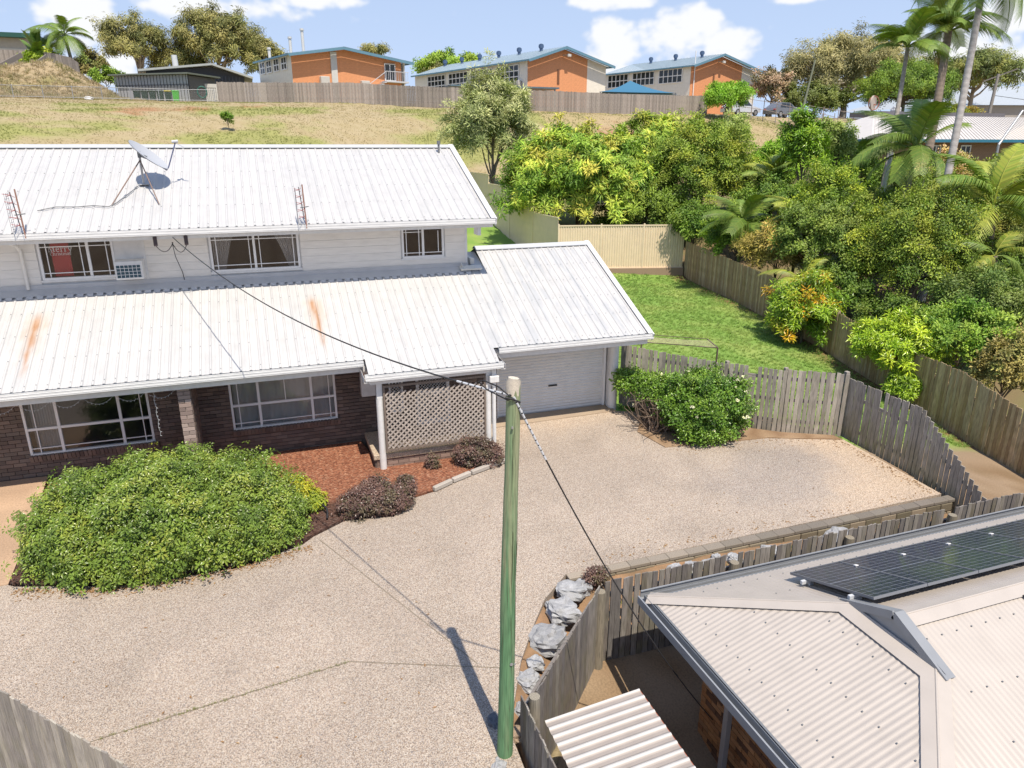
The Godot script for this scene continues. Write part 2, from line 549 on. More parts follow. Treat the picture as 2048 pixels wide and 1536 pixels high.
func ground_tone(x: float, z: float) -> Color:
	var a := fn.get_noise_2d(x * 0.09, z * 0.16)
	var f := fn.get_noise_2d(x * 0.9 + 40, z * 0.9)
	if z > -50.0 and x > 5.0 and x < 30.0 and z < -12.0 and (z > -36.0 or x < 14.2):
		var fx := 20.5 - (z + 31.7) * 0.13
		if x < fx + 0.1 and (z > -33.5 or x < 14.2):  # mown back lawn
			var g := Color(0.20, 0.34, 0.06).lerp(Color(0.31, 0.40, 0.10), smoothstep(-0.1, 0.5, fn.get_noise_2d(x * 0.45, z * 0.45) + f * 0.5))
			var edge := smoothstep(0.75, 0.15, absf(x - fx) + f * 0.6)
			return g.lerp(Color(0.20, 0.10, 0.05), edge) if z < -12.5 else Color(0.30, 0.22, 0.145)
		return Color(0.21, 0.15, 0.075).lerp(Color(0.16, 0.19, 0.055), smoothstep(-0.2, 0.4, a + f * 0.5))
	if z > -14.0:
		return Color(0.33, 0.24, 0.155).lerp(Color(0.24, 0.16, 0.09), smoothstep(-0.2, 0.3, f))
	var dry := Color(0.40, 0.325, 0.175).lerp(Color(0.44, 0.36, 0.215), smoothstep(-0.3, 0.3, f))
	var green := Color(0.25, 0.28, 0.07).lerp(Color(0.30, 0.33, 0.075), smoothstep(-0.3, 0.3, f))
	var c := dry.lerp(green, 0.74 * smoothstep(-0.04, 0.34, a + f * 0.25 + smoothstep(-62.0, -50.0, z) * 0.22))
	if z < -14.0 and z > -50.0 and x > 27.0:
		c = Color(0.20, 0.155, 0.075).lerp(Color(0.17, 0.20, 0.055), smoothstep(-0.3, 0.3, a + f * 0.5))
	elif z < -36.0 and x > 24.0:
		c = c.lerp(Color(0.44, 0.335, 0.19), 0.7)
	for s in [[-4.0, -67.0, 1.6], [-8.2, -66.5, 2.0], [0.6, -68.0, 1.2], [17.0, -60.5, 1.5], [30.5, -57.0, 3.0], [33.0, -52.0, 3.5], [3.0, -73.0, 0.8]]:
		var r := Vector2((x - s[0]) / s[2], (z - s[1]) / (s[2] * 0.9)).length() + f * 0.9
		c = c.lerp(Color(0.38, 0.165, 0.075), 0.75 * smoothstep(1.1, 0.4, r))
	if z < -78.0 and x < -8.0:
		c = Color(0.42, 0.33, 0.20).lerp(Color(0.28, 0.25, 0.10), smoothstep(0.1, 0.5, a + f * 0.4))
	return c


func make_ground() -> void:
	var b := MB.new()
	var xs := [-1400.0, -400.0, -150.0, -80.0, -50.0]
	var x := -34.0
	while x < 80.0:
		xs.append(x)
		x += 0.5 if x > -6.0 and x < 46.0 else 1.0
	xs.append_array([90.0, 110.0, 150.0, 250.0, 500.0, 1600.0])
	var zs := [60.0, 25.0, 8.0]
	var z := 2.0
	while z > -100.0:
		zs.append(z)
		z -= 0.5 if z > -36.0 else 0.7
	zs.append_array([-104.0, -110.0, -120.0, -140.0, -200.0, -350.0, -700.0, -1600.0])
	for zz in zs:
		for xx in xs:
			b.col = ground_tone(xx, zz)
			var e := 0.6
			var nn := Vector3(gh(xx - e, zz) - gh(xx + e, zz), 2 * e, gh(xx, zz - e) - gh(xx, zz + e)).normalized()
			var y := gh(xx, zz)
			if zz < -12.0 and zz > -78.0:
				y += fd.get_noise_2d(xx * 0.8, zz * 0.8) * (0.03 if zz > -34.0 else 0.10)
			b.p(Vector3(xx, y, zz), nn)
	for j in zs.size() - 1:
		for i in xs.size() - 1:
			var a := j * xs.size() + i
			var d := a + xs.size()
			b.t3(a, a + 1, d)
			b.t3(a + 1, d + 1, d)
	structure("ground", b, M.ground, "grassy hillside rising from the yards to the school fence")

	# exposed-aggregate driveway
	var poly := [Vector2(-14, -12.3), Vector2(-4.6, -12.3), Vector2(-4.4, -12.15), Vector2(-2.7, -11.62), Vector2(-0.9, -11.55), Vector2(0.15, -11.95), Vector2(0.35, -12.15), Vector2(1.0, -12.55), Vector2(1.9, -12.4), Vector2(2.45, -13.0), Vector2(2.86, -13.12), Vector2(3.6, -13.5), Vector2(4.7, -13.9), Vector2(4.8, -14.4), Vector2(4.85, -15.62), Vector2(8.3, -15.65), Vector2(9.0, -15.4), Vector2(10.2, -14.0), Vector2(11.4, -13.6), Vector2(12.3, -13.05), Vector2(13.05, -12.6), Vector2(13.0, -9.72), Vector2(4.35, -9.62), Vector2(3.75, -9.1), Vector2(3.3, -8.5), Vector2(2.9, -7.9), Vector2(2.6, -7.3), Vector2(2.35, -6.8), Vector2(2.3, -5.0), Vector2(2.3, 1.0), Vector2(-14, 1.0)]
	var tone := func(px: float, pz: float) -> Color:
		var m := fn.get_noise_2d(px * 0.22, pz * 0.22) + 0.5 * fn.get_noise_2d(px * 1.3, pz * 1.3)
		var c := Color(0.67, 0.63, 0.57).lerp(Color(0.74, 0.695, 0.63), smoothstep(-0.35, 0.35, m))
		var st := fn.get_noise_2d(px * 0.5 + 30.0, pz * 0.5)
		c = c * (1.0 - 0.09 * smoothstep(0.18, 0.42, st))
		# pale sandy wash over the stones beside the fence and below the garage
		var w := smoothstep(10.6, 12.0, px + 0.30 * (pz + 11.0) + m * 0.9) * smoothstep(-9.0, -10.2, pz - 0.02)
		w = maxf(w, 0.65 * smoothstep(-14.9, -15.6, pz + m * 0.5) * smoothstep(4.0, 4.6, px))
		c = c.lerp(Color(0.92, 0.81, 0.66), w * 0.85)
		var o := Vector2((px - 10.2) / 2.3, (pz + 11.4) / 1.5).length()
		c = c.lerp(Color(0.54, 0.54, 0.55), 0.4 * smoothstep(1.1, 0.5, o + m * 0.5))
		return c
	var hi := func(_px: float, pz: float) -> float: return dh(pz)
	structure("driveway", sheet(poly, 0.25, hi, tone, 0.5), M.drive, "wide exposed aggregate driveway of pale pebbles in front of the house")
	# saw-cut joints: thin dark sunk strips with grass in them
	var jm := MB.new()
	jm.col = Color(0.24, 0.205, 0.155)
	for line in [[[-6.0, -7.6], [-2.54, -8.3], [0.58, -8.67], [2.62, -7.86]], [[0.46, -12.0], [1.25, -10.3], [1.96, -8.77], [2.3, -8.05]]]:
		for k in line.size() - 1:
			var p0 := Vector2(line[k][0], line[k][1])
			var p1 := Vector2(line[k + 1][0], line[k + 1][1])
			var m := 8
			for s in m:
				var e := p0.lerp(p1, float(s) / m)
				var g := p0.lerp(p1, float(s + 1) / m)
				var o := (g - e).normalized().orthogonal() * 0.0065
				var yo := 0.005
				jm.quad(Vector3(e.x - o.x, dh(e.y) + yo, e.y - o.y), Vector3(e.x + o.x, dh(e.y) + yo, e.y + o.y), Vector3(g.x + o.x, dh(g.y) + yo, g.y + o.y), Vector3(g.x - o.x, dh(g.y) + yo, g.y - o.y))
	var jo := structure("driveway_joint", jm, M.soil, "thin dark control joints cut across the pebble driveway")
	jo.set_meta("category", "joint")
	# concrete apron in front of the roller door
	var ap := sheet([Vector2(4.85, -16.2), Vector2(4.85, -15.55), Vector2(8.35, -15.6), Vector2(8.35, -16.2)], 0.5, func(_a: float, q: float) -> float: return dh(q) + 0.02, func(a: float, q: float) -> Color: return Color(0.46, 0.36, 0.26) * (0.9 + 0.25 * fn.get_noise_2d(a * 2, q * 2)), 0.1)
	structure("garage_apron", ap, M.concrete, "tan concrete strip along the foot of the garage roller door")
	# red mulch bed between the hedge and the porch
	var mp := [Vector2(1.75, -15.95), Vector2(2.0, -14.7), Vector2(4.75, -14.5), Vector2(4.7, -13.95), Vector2(3.6, -13.55), Vector2(2.86, -13.16), Vector2(2.45, -13.05), Vector2(1.9, -12.45), Vector2(1.0, -12.6), Vector2(0.3, -12.15), Vector2(-0.9, -11.65), Vector2(-2.7, -11.7), Vector2(-4.5, -12.25), Vector2(-4.7, -15.95)]
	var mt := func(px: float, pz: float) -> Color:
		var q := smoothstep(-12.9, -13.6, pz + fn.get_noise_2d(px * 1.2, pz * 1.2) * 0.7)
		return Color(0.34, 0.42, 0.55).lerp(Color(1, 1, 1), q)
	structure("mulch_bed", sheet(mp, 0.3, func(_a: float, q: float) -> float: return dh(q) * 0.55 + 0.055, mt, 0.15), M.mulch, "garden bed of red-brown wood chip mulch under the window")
	# sandy path at the left edge, behind the hedge
	var sp := [Vector2(-9, -15.95), Vector2(-4.72, -15.95), Vector2(-4.52, -12.25), Vector2(-9, -12.0)]
	structure("garden_path", sheet(sp, 0.5, func(_a: float, q: float) -> float: return dh(q) + 0.012, func(a: float, q: float) -> Color: return Color(0.52, 0.36, 0.24) * (0.9 + 0.3 * fn.get_noise_2d(a * 1.5, q * 1.5)), 0.05), M.soil, "bare sandy earth path beside the hedge at the left edge")
	# bare dirt wedge between the driveway and the grey fence
	var dp := [Vector2(9.0, -15.35), Vector2(9.2, -16.9), Vector2(10.9, -15.5), Vector2(12.9, -13.1), Vector2(13.02, -12.55), Vector2(12.2, -12.85), Vector2(11.3, -13.2), Vector2(10.2, -13.3), Vector2(8.6, -13.5), Vector2(8.4, -14.5)]
	structure("dirt_bed", sheet(dp, 0.3, func(_a: float, q: float) -> float: return dh(q) + 0.02, func(a: float, q: float) -> Color: return Color(0.36, 0.25, 0.155).lerp(Color(0.24, 0.15, 0.085), smoothstep(-0.2, 0.3, fn.get_noise_2d(a * 2.2, q * 2.2))), 0.06), M.soil, "bare brown dirt strip along the foot of the grey fence")


# ---------------------------------------------------------------- house
const LS := 0.46   # pitch of the lower roof
const US := 0.423  # pitch of the upper roof


func yl(z: float) -> float:
	return 2.58 + LS * (-14.75 - z)


func yu(z: float) -> float:
	return 5.25 + US * (-16.8 - z)


func rib_sheet(x0: float, x1: float, z0: float, z1: float, high: Callable, tone: Callable) -> MB:  # trapezoidal steel sheet, ribs running up the slope from z0 to z1
	var b := MB.new()
	var prof := [[0.0, 0.0], [0.05, 0.0], [0.056, 0.004], [0.066, 0.0], [0.128, 0.0], [0.146, 0.019], [0.170, 0.019], [0.187, 0.0], [0.19, 0.0]]
	var y0: float = high.call(z0)
	var y1: float = high.call(z1)
	var sl := Vector3(0, y1 - y0, z1 - z0).normalized()
	var up := Vector3.RIGHT.cross(sl).normalized()
	if up.y < 0:
		up = -up
	var m := maxi(2, int(absf(z1 - z0) / 0.16))
	var x := x0
	while x < x1 - 0.001:
		for k in prof.size() - 1:
			var xa: float = x + prof[k][0]
			var xb: float = minf(x + prof[k + 1][0], x1)
			if xa >= x1:
				break
			var nn := Vector3(-(prof[k + 1][1] - prof[k][1]), prof[k + 1][0] - prof[k][0], 0).normalized()
			nn = (Vector3.RIGHT * nn.x + up * nn.y).normalized()
			var first := b.v.size()
			for s in m + 1:
				var z := lerpf(z0, z1, float(s) / m)
				var y: float = high.call(z)
				b.col = tone.call(xa, z)
				b.p(Vector3(xa, y, z) + up * prof[k][1], nn)
				b.col = tone.call(xb, z)
				b.p(Vector3(xb, y, z) + up * prof[k + 1][1], nn)
			for s in m:
				var a := first + s * 2
				if z1 < z0:
					b.t3(a, a + 1, a + 3)
					b.t3(a, a + 3, a + 2)
				else:
					b.t3(a, a + 3, a + 1)
					b.t3(a, a + 2, a + 3)
		x += 0.19
	return b


func rib_roof(parent: Node3D, x0: float, x1: float, z0: float, z1: float, high: Callable, tone: Callable) -> void:
	var x := x0
	while x < x1 - 0.01:
		var e := minf(x + 0.76, x1)
		var lift := 0.0015 * (int(round(x / 0.76)) % 2)
		put(parent, "roof_sheet", rib_sheet(x, e, z0, z1, func(z: float) -> float: return high.call(z) + lift, tone), M.roof)
		x = e


func screws(b: MB, x0: float, x1: float, zs: Array, high: Callable, up: Vector3) -> void:
	for z in zs:
		var x := x0 + 0.159
		while x < x1:
			if rng.randf() > 0.12:
				var zz: float = z + rnd(-0.015, 0.015)
				b.cbox(Transform3D(Basis(Vector3.RIGHT, up, Vector3.RIGHT.cross(up)), Vector3(x, high.call(zz), zz) + up * 0.023), Vector3(0.017, 0.012, 0.017), 0.004)
			x += 0.19


func gutter(parent: Node3D, a: Vector3, b: Vector3, out: Vector3, closed := true) -> void:  # quad gutter: lip, front, sole, back
	var g := MB.new()
	var d := (b - a).normalized()
	var l := a.distance_to(b)
	var t := Transform3D(Basis(d, Vector3.UP, d.cross(Vector3.UP)), (a + b) * 0.5)
	var s := 1.0 if t.basis.z.dot(out) > 0 else -1.0
	g.box(t * at(0, -0.058, s * 0.118), Vector3(l, 0.116, 0.004))
	g.box(t * at(0, 0.003, s * 0.112), Vector3(l, 0.012, 0.018))
	g.box(t * at(0, -0.114, s * 0.058), Vector3(l, 0.004, 0.112))
	g.box(t * at(0, -0.03, s * 0.118 + s * 0.004), Vector3(l, 0.012, 0.006))
	g.box(t * at(0, -0.085, s * 0.118 + s * 0.004), Vector3(l, 0.012, 0.006))
	g.box(t * at(0, -0.05, s * 0.002), Vector3(l, 0.13, 0.004))
	if closed:
		for e in [-0.5, 0.5]:
			g.box(t * at(e * (l + 0.004), -0.058, s * 0.06), Vector3(0.004, 0.112, 0.112))
	put(parent, "gutter", g, M.gutter)


func brick_face(parent: Node3D, o: Vector3, ud: Vector3, out: Vector3, w: float, h: float, holes: Array, tones: Array, single: Callable, rest: MB, course := 0.086, length := 0.24, first_off := 0.0) -> void:
	var y := 0.0
	var row := 0
	while y < h - 0.02:
		var x := -length * (0.5 if row % 2 else 0.0) - first_off
		while x < w - 0.02:
			var a := maxf(x + 0.005, 0.0)
			var e := minf(x + length - 0.005, w)
			var hh := minf(course - 0.01, h - y)
			for r in holes:
				if y + hh * 0.5 > r.position.y and y + hh * 0.5 < r.end.y:
					if a < r.position.x and e > r.position.x:
						e = r.position.x - 0.004
					elif a >= r.position.x and a < r.end.x:
						a = r.end.x + 0.004
			if e - a > 0.03:
				var mid := o + ud * ((a + e) * 0.5) + Vector3.UP * (y + hh * 0.5) + out * rnd(-0.003, 0.002)
				var t := Transform3D(Basis(ud, Vector3.UP, ud.cross(Vector3.UP)), mid)
				var c: Color = tones[rng.randi() % tones.size()]
				c = c * rnd(0.82, 1.18)
				if single.call(a, y):
					var b := MB.new()
					b.col = c
					b.cbox(Transform3D(t.basis, Vector3.ZERO), Vector3(e - a, hh, 0.03), 0.003)
					part(parent, "brick", b.mesh(), M.brick, Transform3D(Basis(), mid - world_of(parent)))
				else:
					rest.col = c
					rest.box(t, Vector3(e - a, hh, 0.03))
			x += length
		y += course
		row += 1


func window(parent: Node3D, x0: float, x1: float, y0: float, y1: float, z: float, vs: Array, hs: Array, thin_v: Array, thin_h: Array) -> Node3D:
	# white aluminium frame in the wall plane; vs and hs are mullions, thin_* the narrow glazing bars [position, from, to]
	var f := MB.new()
	var w := 0.045
	var d := 0.07
	f.bx(Vector3(x0, y0, z - d), Vector3(x0 + w, y1, z))
	f.bx(Vector3(x1 - w, y0, z - d), Vector3(x1, y1, z))
	f.bx(Vector3(x0 + w, y0, z - d), Vector3(x1 - w, y0 + w, z + 0.012))
	f.bx(Vector3(x0 + w, y1 - w, z - d), Vector3(x1 - w, y1, z))
	for v in vs:
		f.bx(Vector3(v - 0.027, y0 + w, z - d), Vector3(v + 0.027, y1 - w, z - 0.004))
	for hq in hs:
		f.bx(Vector3(x0 + w, hq - 0.025, z - d), Vector3(x1 - w, hq + 0.025, z - 0.008))
	var o := put(parent, "window", f, M.frame)
	var t := MB.new()
	for v in thin_v:
		t.bx(Vector3(v[0] - 0.009, v[1], z - 0.03), Vector3(v[0] + 0.009, v[2], z - 0.012))
	for hq in thin_h:
		t.bx(Vector3(hq[1], hq[0] - 0.009, z - 0.03), Vector3(hq[2], hq[0] + 0.009, z - 0.0115))
	if t.v.size():
		put(o, "glazing_bars", t, M.frame)
	var xs := [x0 + w]
	xs.append_array(vs)
	xs.append(x1 - w)
	var ys := [y0 + w]
	ys.append_array(hs)
	ys.append(y1 - w)
	for i in xs.size() - 1:
		for j in ys.size() - 1:
			var g := MB.new()
			g.bx(Vector3(xs[i], ys[j], z - 0.046), Vector3(xs[i + 1], ys[j + 1], z - 0.04))
			put(o, "pane", g, M.glass)
	return o


func curtain(parent: Node3D, x0: float, x1: float, y0: float, y1: float, z: float, gather := 0.0) -> void:
	var b := MB.new()
	var m := 36
	var rows := 6
	for j in rows + 1:
		var t := float(j) / rows
		for i in m + 1:
			var s := float(i) / m
			var x := lerpf(x0, x1, s)
			if gather != 0.0:  # tied back: the free side swings in at mid height
				var pull := gather * pow(1.0 - t, 0.7)
				x = lerpf(x0, x1 - pull, s) if gather > 0 else lerpf(x0 - pull, x1, s)
			var wv := 0.025 * sin(s * TAU * 9.0 + sin(t * 3.0)) + 0.012 * sin(s * TAU * 4.0 + 1.0)
			b.p(Vector3(x, lerpf(y0, y1, t), z + wv), Vector3(-0.5 * cos(s * TAU * 9.0), 0, 1).normalized())
	for j in rows:
		for i in m:
			var a := j * (m + 1) + i
			b.t3(a, a + 1, a + m + 2)
			b.t3(a, a + m + 2, a + m + 1)
	put(parent, "curtain", b, M.curtain)


func make_house() -> void:
	var h := thing("house", "two-storey white steel-roofed house with brown brick ground floor and attached garage", "house", Vector3(0, 0, -16.0))
	var grime := func(x: float, z: float) -> Color:
		var s := fn.get_noise_2d(x * 2.6, z * 0.22)
		var c := Color(0.50, 0.501, 0.498).lerp(Color(0.53, 0.528, 0.52), smoothstep(-0.35, 0.2, s))
		var f := fn.get_noise_2d(x * 9.0, z * 0.9)
		c = c * (1.0 - 0.05 * smoothstep(0.15, 0.5, f))
		return c
	var lower := func(x: float, z: float) -> Color:
		var c: Color = grime.call(x, z)
		# weathered zinc-grey streaks where the porch and garage sheets lap
		var g := fn.get_noise_2d(x * 3.0 + 7.0, z * 0.35) + 0.4 * fn.get_noise_2d(x * 8.0, z * 3.0)
		c = c.lerp(Color(0.36, 0.385, 0.415), 0.5 * smoothstep(4.1, 4.9, x) * smoothstep(0.02, 0.35, g))
		# rust runs below the two aerials
		for q in [[-4.50, -16.78, -14.9, 0.0], [0.99, -16.76, -14.95, 0.045]]:
			var t: float = (z - q[1]) / (q[2] - q[1])
			if t > -0.12 and t < 1.0:
				var dx: float = x - q[0] - q[3] * t + (0.035 if q[3] == 0.0 else -0.03) * sin(t * 2.2)
				var wob := fn.get_noise_2d(x * 11.0, z * 2.4)
				var core := smoothstep(0.085, 0.015, absf(dx) + wob * 0.05) * smoothstep(1.0, 0.35, t + wob * 0.3) * smoothstep(-0.1, 0.03, t)
				var halo := smoothstep(0.30, 0.05, absf(dx) + wob * 0.12) * smoothstep(0.85, 0.0, t + wob * 0.3) * smoothstep(-0.12, 0.05, t)
				c = c.lerp(Color(0.52, 0.37, 0.25), 0.55 * halo)
				c = c.lerp(Color(0.40, 0.19, 0.075), 0.8 * core)
		return c
	# --- roof sheets
	rib_roof(h, -8.97, 1.84, -14.75, -17.70, yl, lower)
	rib_roof(h, 1.84, 4.72, -14.30, -17.70, yl, lower)
	rib_roof(h, 4.72, 5.42, -14.75, -17.70, yl, lower)
	rib_roof(h, 5.42, 8.72, -14.75, -18.50, yl, lower)
	var back := func(z: float) -> float: return yl(-18.52) + 0.38 * (z + 18.52)
	rib_roof(h, 5.42, 8.72, -18.54, -22.4, back, grime)
	rib_roof(h, -8.97, 5.40, -16.80, -20.66, yu, grime)
	var ub := func(z: float) -> float: return yu(-20.7) + 0.423 * (z + 20.7)
	rib_roof(h, -8.97, 5.40, -20.74, -24.6, ub, grime)
	var sc := MB.new()
	var upl := Vector3(0, 1, LS).normalized()
	screws(sc, -8.97, 1.84, [-14.86, -15.55, -16.25, -16.95, -17.5], yl, upl)
	screws(sc, 1.84, 4.72, [-14.42, -14.95, -15.55, -16.25, -16.95, -17.5], yl, upl)
	screws(sc, 4.72, 8.72, [-14.86, -15.55, -16.25, -16.95, -17.6, -18.25], yl, upl)
	screws(sc, -8.97, 5.40, [-16.92, -17.7, -18.5, -19.3, -20.1], yu, Vector3(0, 1, US).normalized())
	stuff(put(h, "roof_screws", sc, M.grey_steel))
	# --- ridge caps, barges, flashings
	var cap := MB.new()
	cap.col = Color(0.50, 0.52, 0.54)
	for r in [[-8.97, 5.46, -20.70, yu(-20.7), US], [5.40, 8.80, -18.52, yl(-18.52), LS]]:
		for k in 2:
			var s := 1.0 if k == 0 else -1.0
			var a := Vector3(r[0], r[3] + 0.05, r[2])
			var e := Vector3(r[1], r[3] + 0.05, r[2])
			var dn := Vector3(0, -r[4] * 0.17, s * 0.17)
			if s > 0:
				cap.quad(a + dn, e + dn, e, a)
			else:
				cap.quad(a, e, e + dn, a + dn)
			cap.bar(a + dn + Vector3(0, -0.006, 0), e + dn + Vector3(0, -0.006, 0), 0.006, 0.02)
	put(h, "ridge_cap", cap, M.paint)
	for r in [[5.45, -16.72, -20.72, 0], [8.78, -14.68, -18.54, 1]]:
		var brg := MB.new()
		brg.col = Color(0.62, 0.63, 0.64)
		var q0 := Vector3(r[0], (yu(r[1]) if r[3] == 0 else yl(r[1])), r[1])
		var q1 := Vector3(r[0], (yu(r[2]) if r[3] == 0 else yl(r[2])), r[2])
		brg.bar(q0 + Vector3(0, -0.05, 0), q1 + Vector3(0, -0.05, 0), 0.03, 0.19)
		brg.bar(q0 + Vector3(-0.06, 0.045, 0), q1 + Vector3(-0.06, 0.045, 0), 0.13, 0.012)
		var sb: float = 0.423 if r[3] == 0 else 0.38
		var q2 := q1 + Vector3(0, -sb * 3.85, -3.85)
		brg.bar(q1 + Vector3(0, -0.05, 0), q2 + Vector3(0, -0.05, 0), 0.03, 0.19)
		put(h, "barge_board", brg, M.paint)
	var fl := MB.new()
	fl.col = Color(0.55, 0.56, 0.57)
	fl.quad(Vector3(-9, yl(-17.46) + 0.036, -17.46), Vector3(5.0, yl(-17.46) + 0.036, -17.46), Vector3(5.0, yl(-17.69) + 0.04, -17.69), Vector3(-9, yl(-17.69) + 0.04, -17.69))
	fl.quad(Vector3(-9, yl(-17.69) + 0.04, -17.69), Vector3(5.0, yl(-17.69) + 0.04, -17.69), Vector3(5.0, yl(-17.69) + 0.13, -17.685), Vector3(-9, yl(-17.69) + 0.13, -17.685))
	var sx := -9.0
	while sx < 4.9:  # scribed lower edge, dressed down between the ribs
		fl.quad(Vector3(sx + 0.02, yl(-17.42) + 0.006, -17.42), Vector3(sx + 0.12, yl(-17.42) + 0.006, -17.42), Vector3(sx + 0.13, yl(-17.46) + 0.036, -17.46), Vector3(sx + 0.0, yl(-17.46) + 0.036, -17.46))
		sx += 0.19
	put(h, "wall_flashing", fl, M.paint)
	# apron beside the garage roof: flashing box, tray and raised end cap
	var tr := MB.new()
	tr.col = Color(0.52, 0.53, 0.54)
	tr.quad(Vector3(4.98, yl(-17.7) - 0.02, -17.68), Vector3(5.43, yl(-17.7) - 0.02, -17.68), Vector3(5.43, yl(-18.5) - 0.1, -18.6), Vector3(4.98, yl(-18.5) - 0.1, -18.6))
	tr.bx(Vector3(5.40, yl(-17.72) - 0.2, -18.5), Vector3(5.424, yl(-17.72) + 0.0, -17.72))
	tr.col = Color(0.66, 0.66, 0.62)
	tr.box(Transform3D(Basis(Vector3.RIGHT, atan(LS)), Vector3(5.02, yl(-17.52) + 0.10, -17.52)), Vector3(0.56, 0.045, 0.16))
	tr.box(Transform3D(Basis(Vector3.RIGHT, atan(LS)), Vector3(4.79, yl(-17.58) + 0.10, -17.58)), Vector3(0.03, 0.14, 0.14))
	tr.box(at(5.1, yl(-17.7) + 0.16, -18.0), Vector3(0.10, 0.14, 0.7))
	put(h, "roof_tray", tr, M.paint)
	# --- gutters
	gutter(h, Vector3(-9, yl(-14.75) - 0.01, -14.80), Vector3(1.80, yl(-14.75) - 0.01, -14.80), Vector3(0, 0, 1))
	gutter(h, Vector3(1.76, yl(-14.3) - 0.01, -14.35), Vector3(4.80, yl(-14.3) - 0.01, -14.35), Vector3(0, 0, 1), false)
	gutter(h, Vector3(4.84, yl(-14.75) - 0.01, -14.80), Vector3(8.80, yl(-14.75) - 0.01, -14.80), Vector3(0, 0, 1))
	gutter(h, Vector3(-9, yu(-16.8) - 0.01, -16.85), Vector3(5.47, yu(-16.8) - 0.01, -16.85), Vector3(0, 0, 1))
	for x in [1.79, 4.78]:  # gutter returns at both ends of the porch, leaf litter inside
		var ret := MB.new()
		ret.col = Color(0.62, 0.63, 0.64)
		var s := -1.0 if x < 3.0 else 1.0
		var q0 := Vector3(x, yl(-14.24) - 0.07, -14.24)
		var q1 := Vector3(x, yl(-14.24) - 0.04, -14.80)
		ret.bar(q0 + Vector3(s * 0.055, 0, 0), q1 + Vector3(s * 0.055, 0.02, 0), 0.006, 0.12)
		ret.bar(q0 + Vector3(0, -0.055, 0), q1 + Vector3(0, -0.055, 0), 0.11, 0.006)
		var go := put(h, "gutter_return", ret, M.paint)
		var dirt := MB.new()
		dirt.bar(Vector3(x, yl(-14.24) - 0.105, -14.27), Vector3(x, yl(-14.24) - 0.085, -14.78), 0.095, 0.02)
		put(go, "gutter_litter", dirt, mat(Color(0.06, 0.03, 0.02), 1.0))
	# --- fascias and soffits
	var fs := MB.new()
	fs.bx(Vector3(-9, 2.30, -14.87), Vector3(1.86, 2.52, -14.83))
	fs.bx(Vector3(4.7, 2.30, -14.87), Vector3(8.72, 2.52, -14.83))
	fs.bx(Vector3(1.86, 2.12, -14.60), Vector3(4.64, 2.34, -14.40))
	fs.bx(Vector3(-9, 5.03, -16.92), Vector3(5.42, 5.22, -16.87))
	put(h, "fascia", fs, M.white)
	var sf := MB.new()
	sf.bx(Vector3(-9, 2.30, -16.0), Vector3(1.86, 2.32, -14.88))
	sf.bx(Vector3(1.86, 2.33, -16.0), Vector3(4.7, 2.35, -14.61))
	sf.bx(Vector3(4.7, 2.30, -16.0), Vector3(8.7, 2.32, -14.88))
	sf.bx(Vector3(-9, 5.035, -17.75), Vector3(5.4, 5.055, -16.93))
	sf.bx(Vector3(4.98, 5.03, -24.4), Vector3(5.4, 5.05, -17.76))
	put(h, "soffit", sf, M.white)
	# --- walls (shell with openings) and rooms
	var W1 := Rect2(-4.50, 4.16, 1.44, 0.83)
	var W2 := Rect2(-1.11, 4.15, 1.96, 0.84)
	var W3 := Rect2(3.31, 4.25, 1.06, 0.74)
	var L1 := Rect2(-4.94, 0.82, 2.34, 1.26)
	var L2 := Rect2(-1.0, 0.86, 2.28, 1.22)
	var DR := Rect2(3.15, 0.46, 0.82, 1.86)
	var SL := Rect2(2.5, 0.86, 0.34, 1.42)
	var back_w := MB.new()
	shell(back_w, -9.0, 5.2, 0.0, 2.42, -16.02, -16.16, [L1, L2, SL, DR])
	put(h, "brick_wall", back_w, M.mortar)
	var wu := MB.new()
	shell(wu, -9.0, 4.96, 3.2, 5.04, -17.74, -17.88, [W1, W2, W3])
	wu.bx(Vector3(4.82, 2.5, -24.4), Vector3(4.96, 5.04, -17.89))
	wu.bx(Vector3(-9, 0, -24.4), Vector3(4.96, 5.2, -24.26))
	put(h, "upper_wall", wu, M.white)
	var gw := MB.new()
	gw.bx(Vector3(8.36, 0.0, -22.2), Vector3(8.5, 3.0, -15.98))
	gw.bx(Vector3(4.97, 0.0, -22.2), Vector3(8.35, 2.6, -22.06))
	gw.quad(Vector3(8.48, 2.9, -16.0), Vector3(8.48, 2.9, -21.9), Vector3(8.48, yl(-18.52) - 0.08, -18.52), Vector3(8.48, 2.95, -16.0))
	gw.bx(Vector3(5.2, 2.28, -16.16), Vector3(8.35, 2.6, -16.04))
	put(h, "garage_wall", gw, M.white)
	var rm := MB.new()
	rm.bx(Vector3(-8.9, 0.40, -24.1), Vector3(4.8, 0.45, -16.2))
	rm.bx(Vector3(-8.9, 2.36, -24.1), Vector3(4.8, 2.42, -16.2))
	rm.bx(Vector3(-8.9, 0.45, -24.2), Vector3(4.8, 2.36, -24.1))
	for x in [-8.9, -1.8, 1.9, 4.72]:
		rm.bx(Vector3(x, 0.45, -24.1), Vector3(x + 0.08, 2.36, -16.18))
	rm.bx(Vector3(-8.9, 3.1, -20.9), Vector3(4.8, 3.16, -17.9))
	rm.bx(Vector3(-8.9, 5.0, -20.9), Vector3(4.8, 5.03, -17.9))
	rm.bx(Vector3(-8.9, 3.16, -21.0), Vector3(4.8, 5.0, -20.9))
	for x in [-8.9, -1.8, 1.9, 4.72]:
		rm.bx(Vector3(x, 3.16, -20.9), Vector3(x + 0.08, 5.0, -17.9))
	put(h, "inner_wall", rm, M.room)
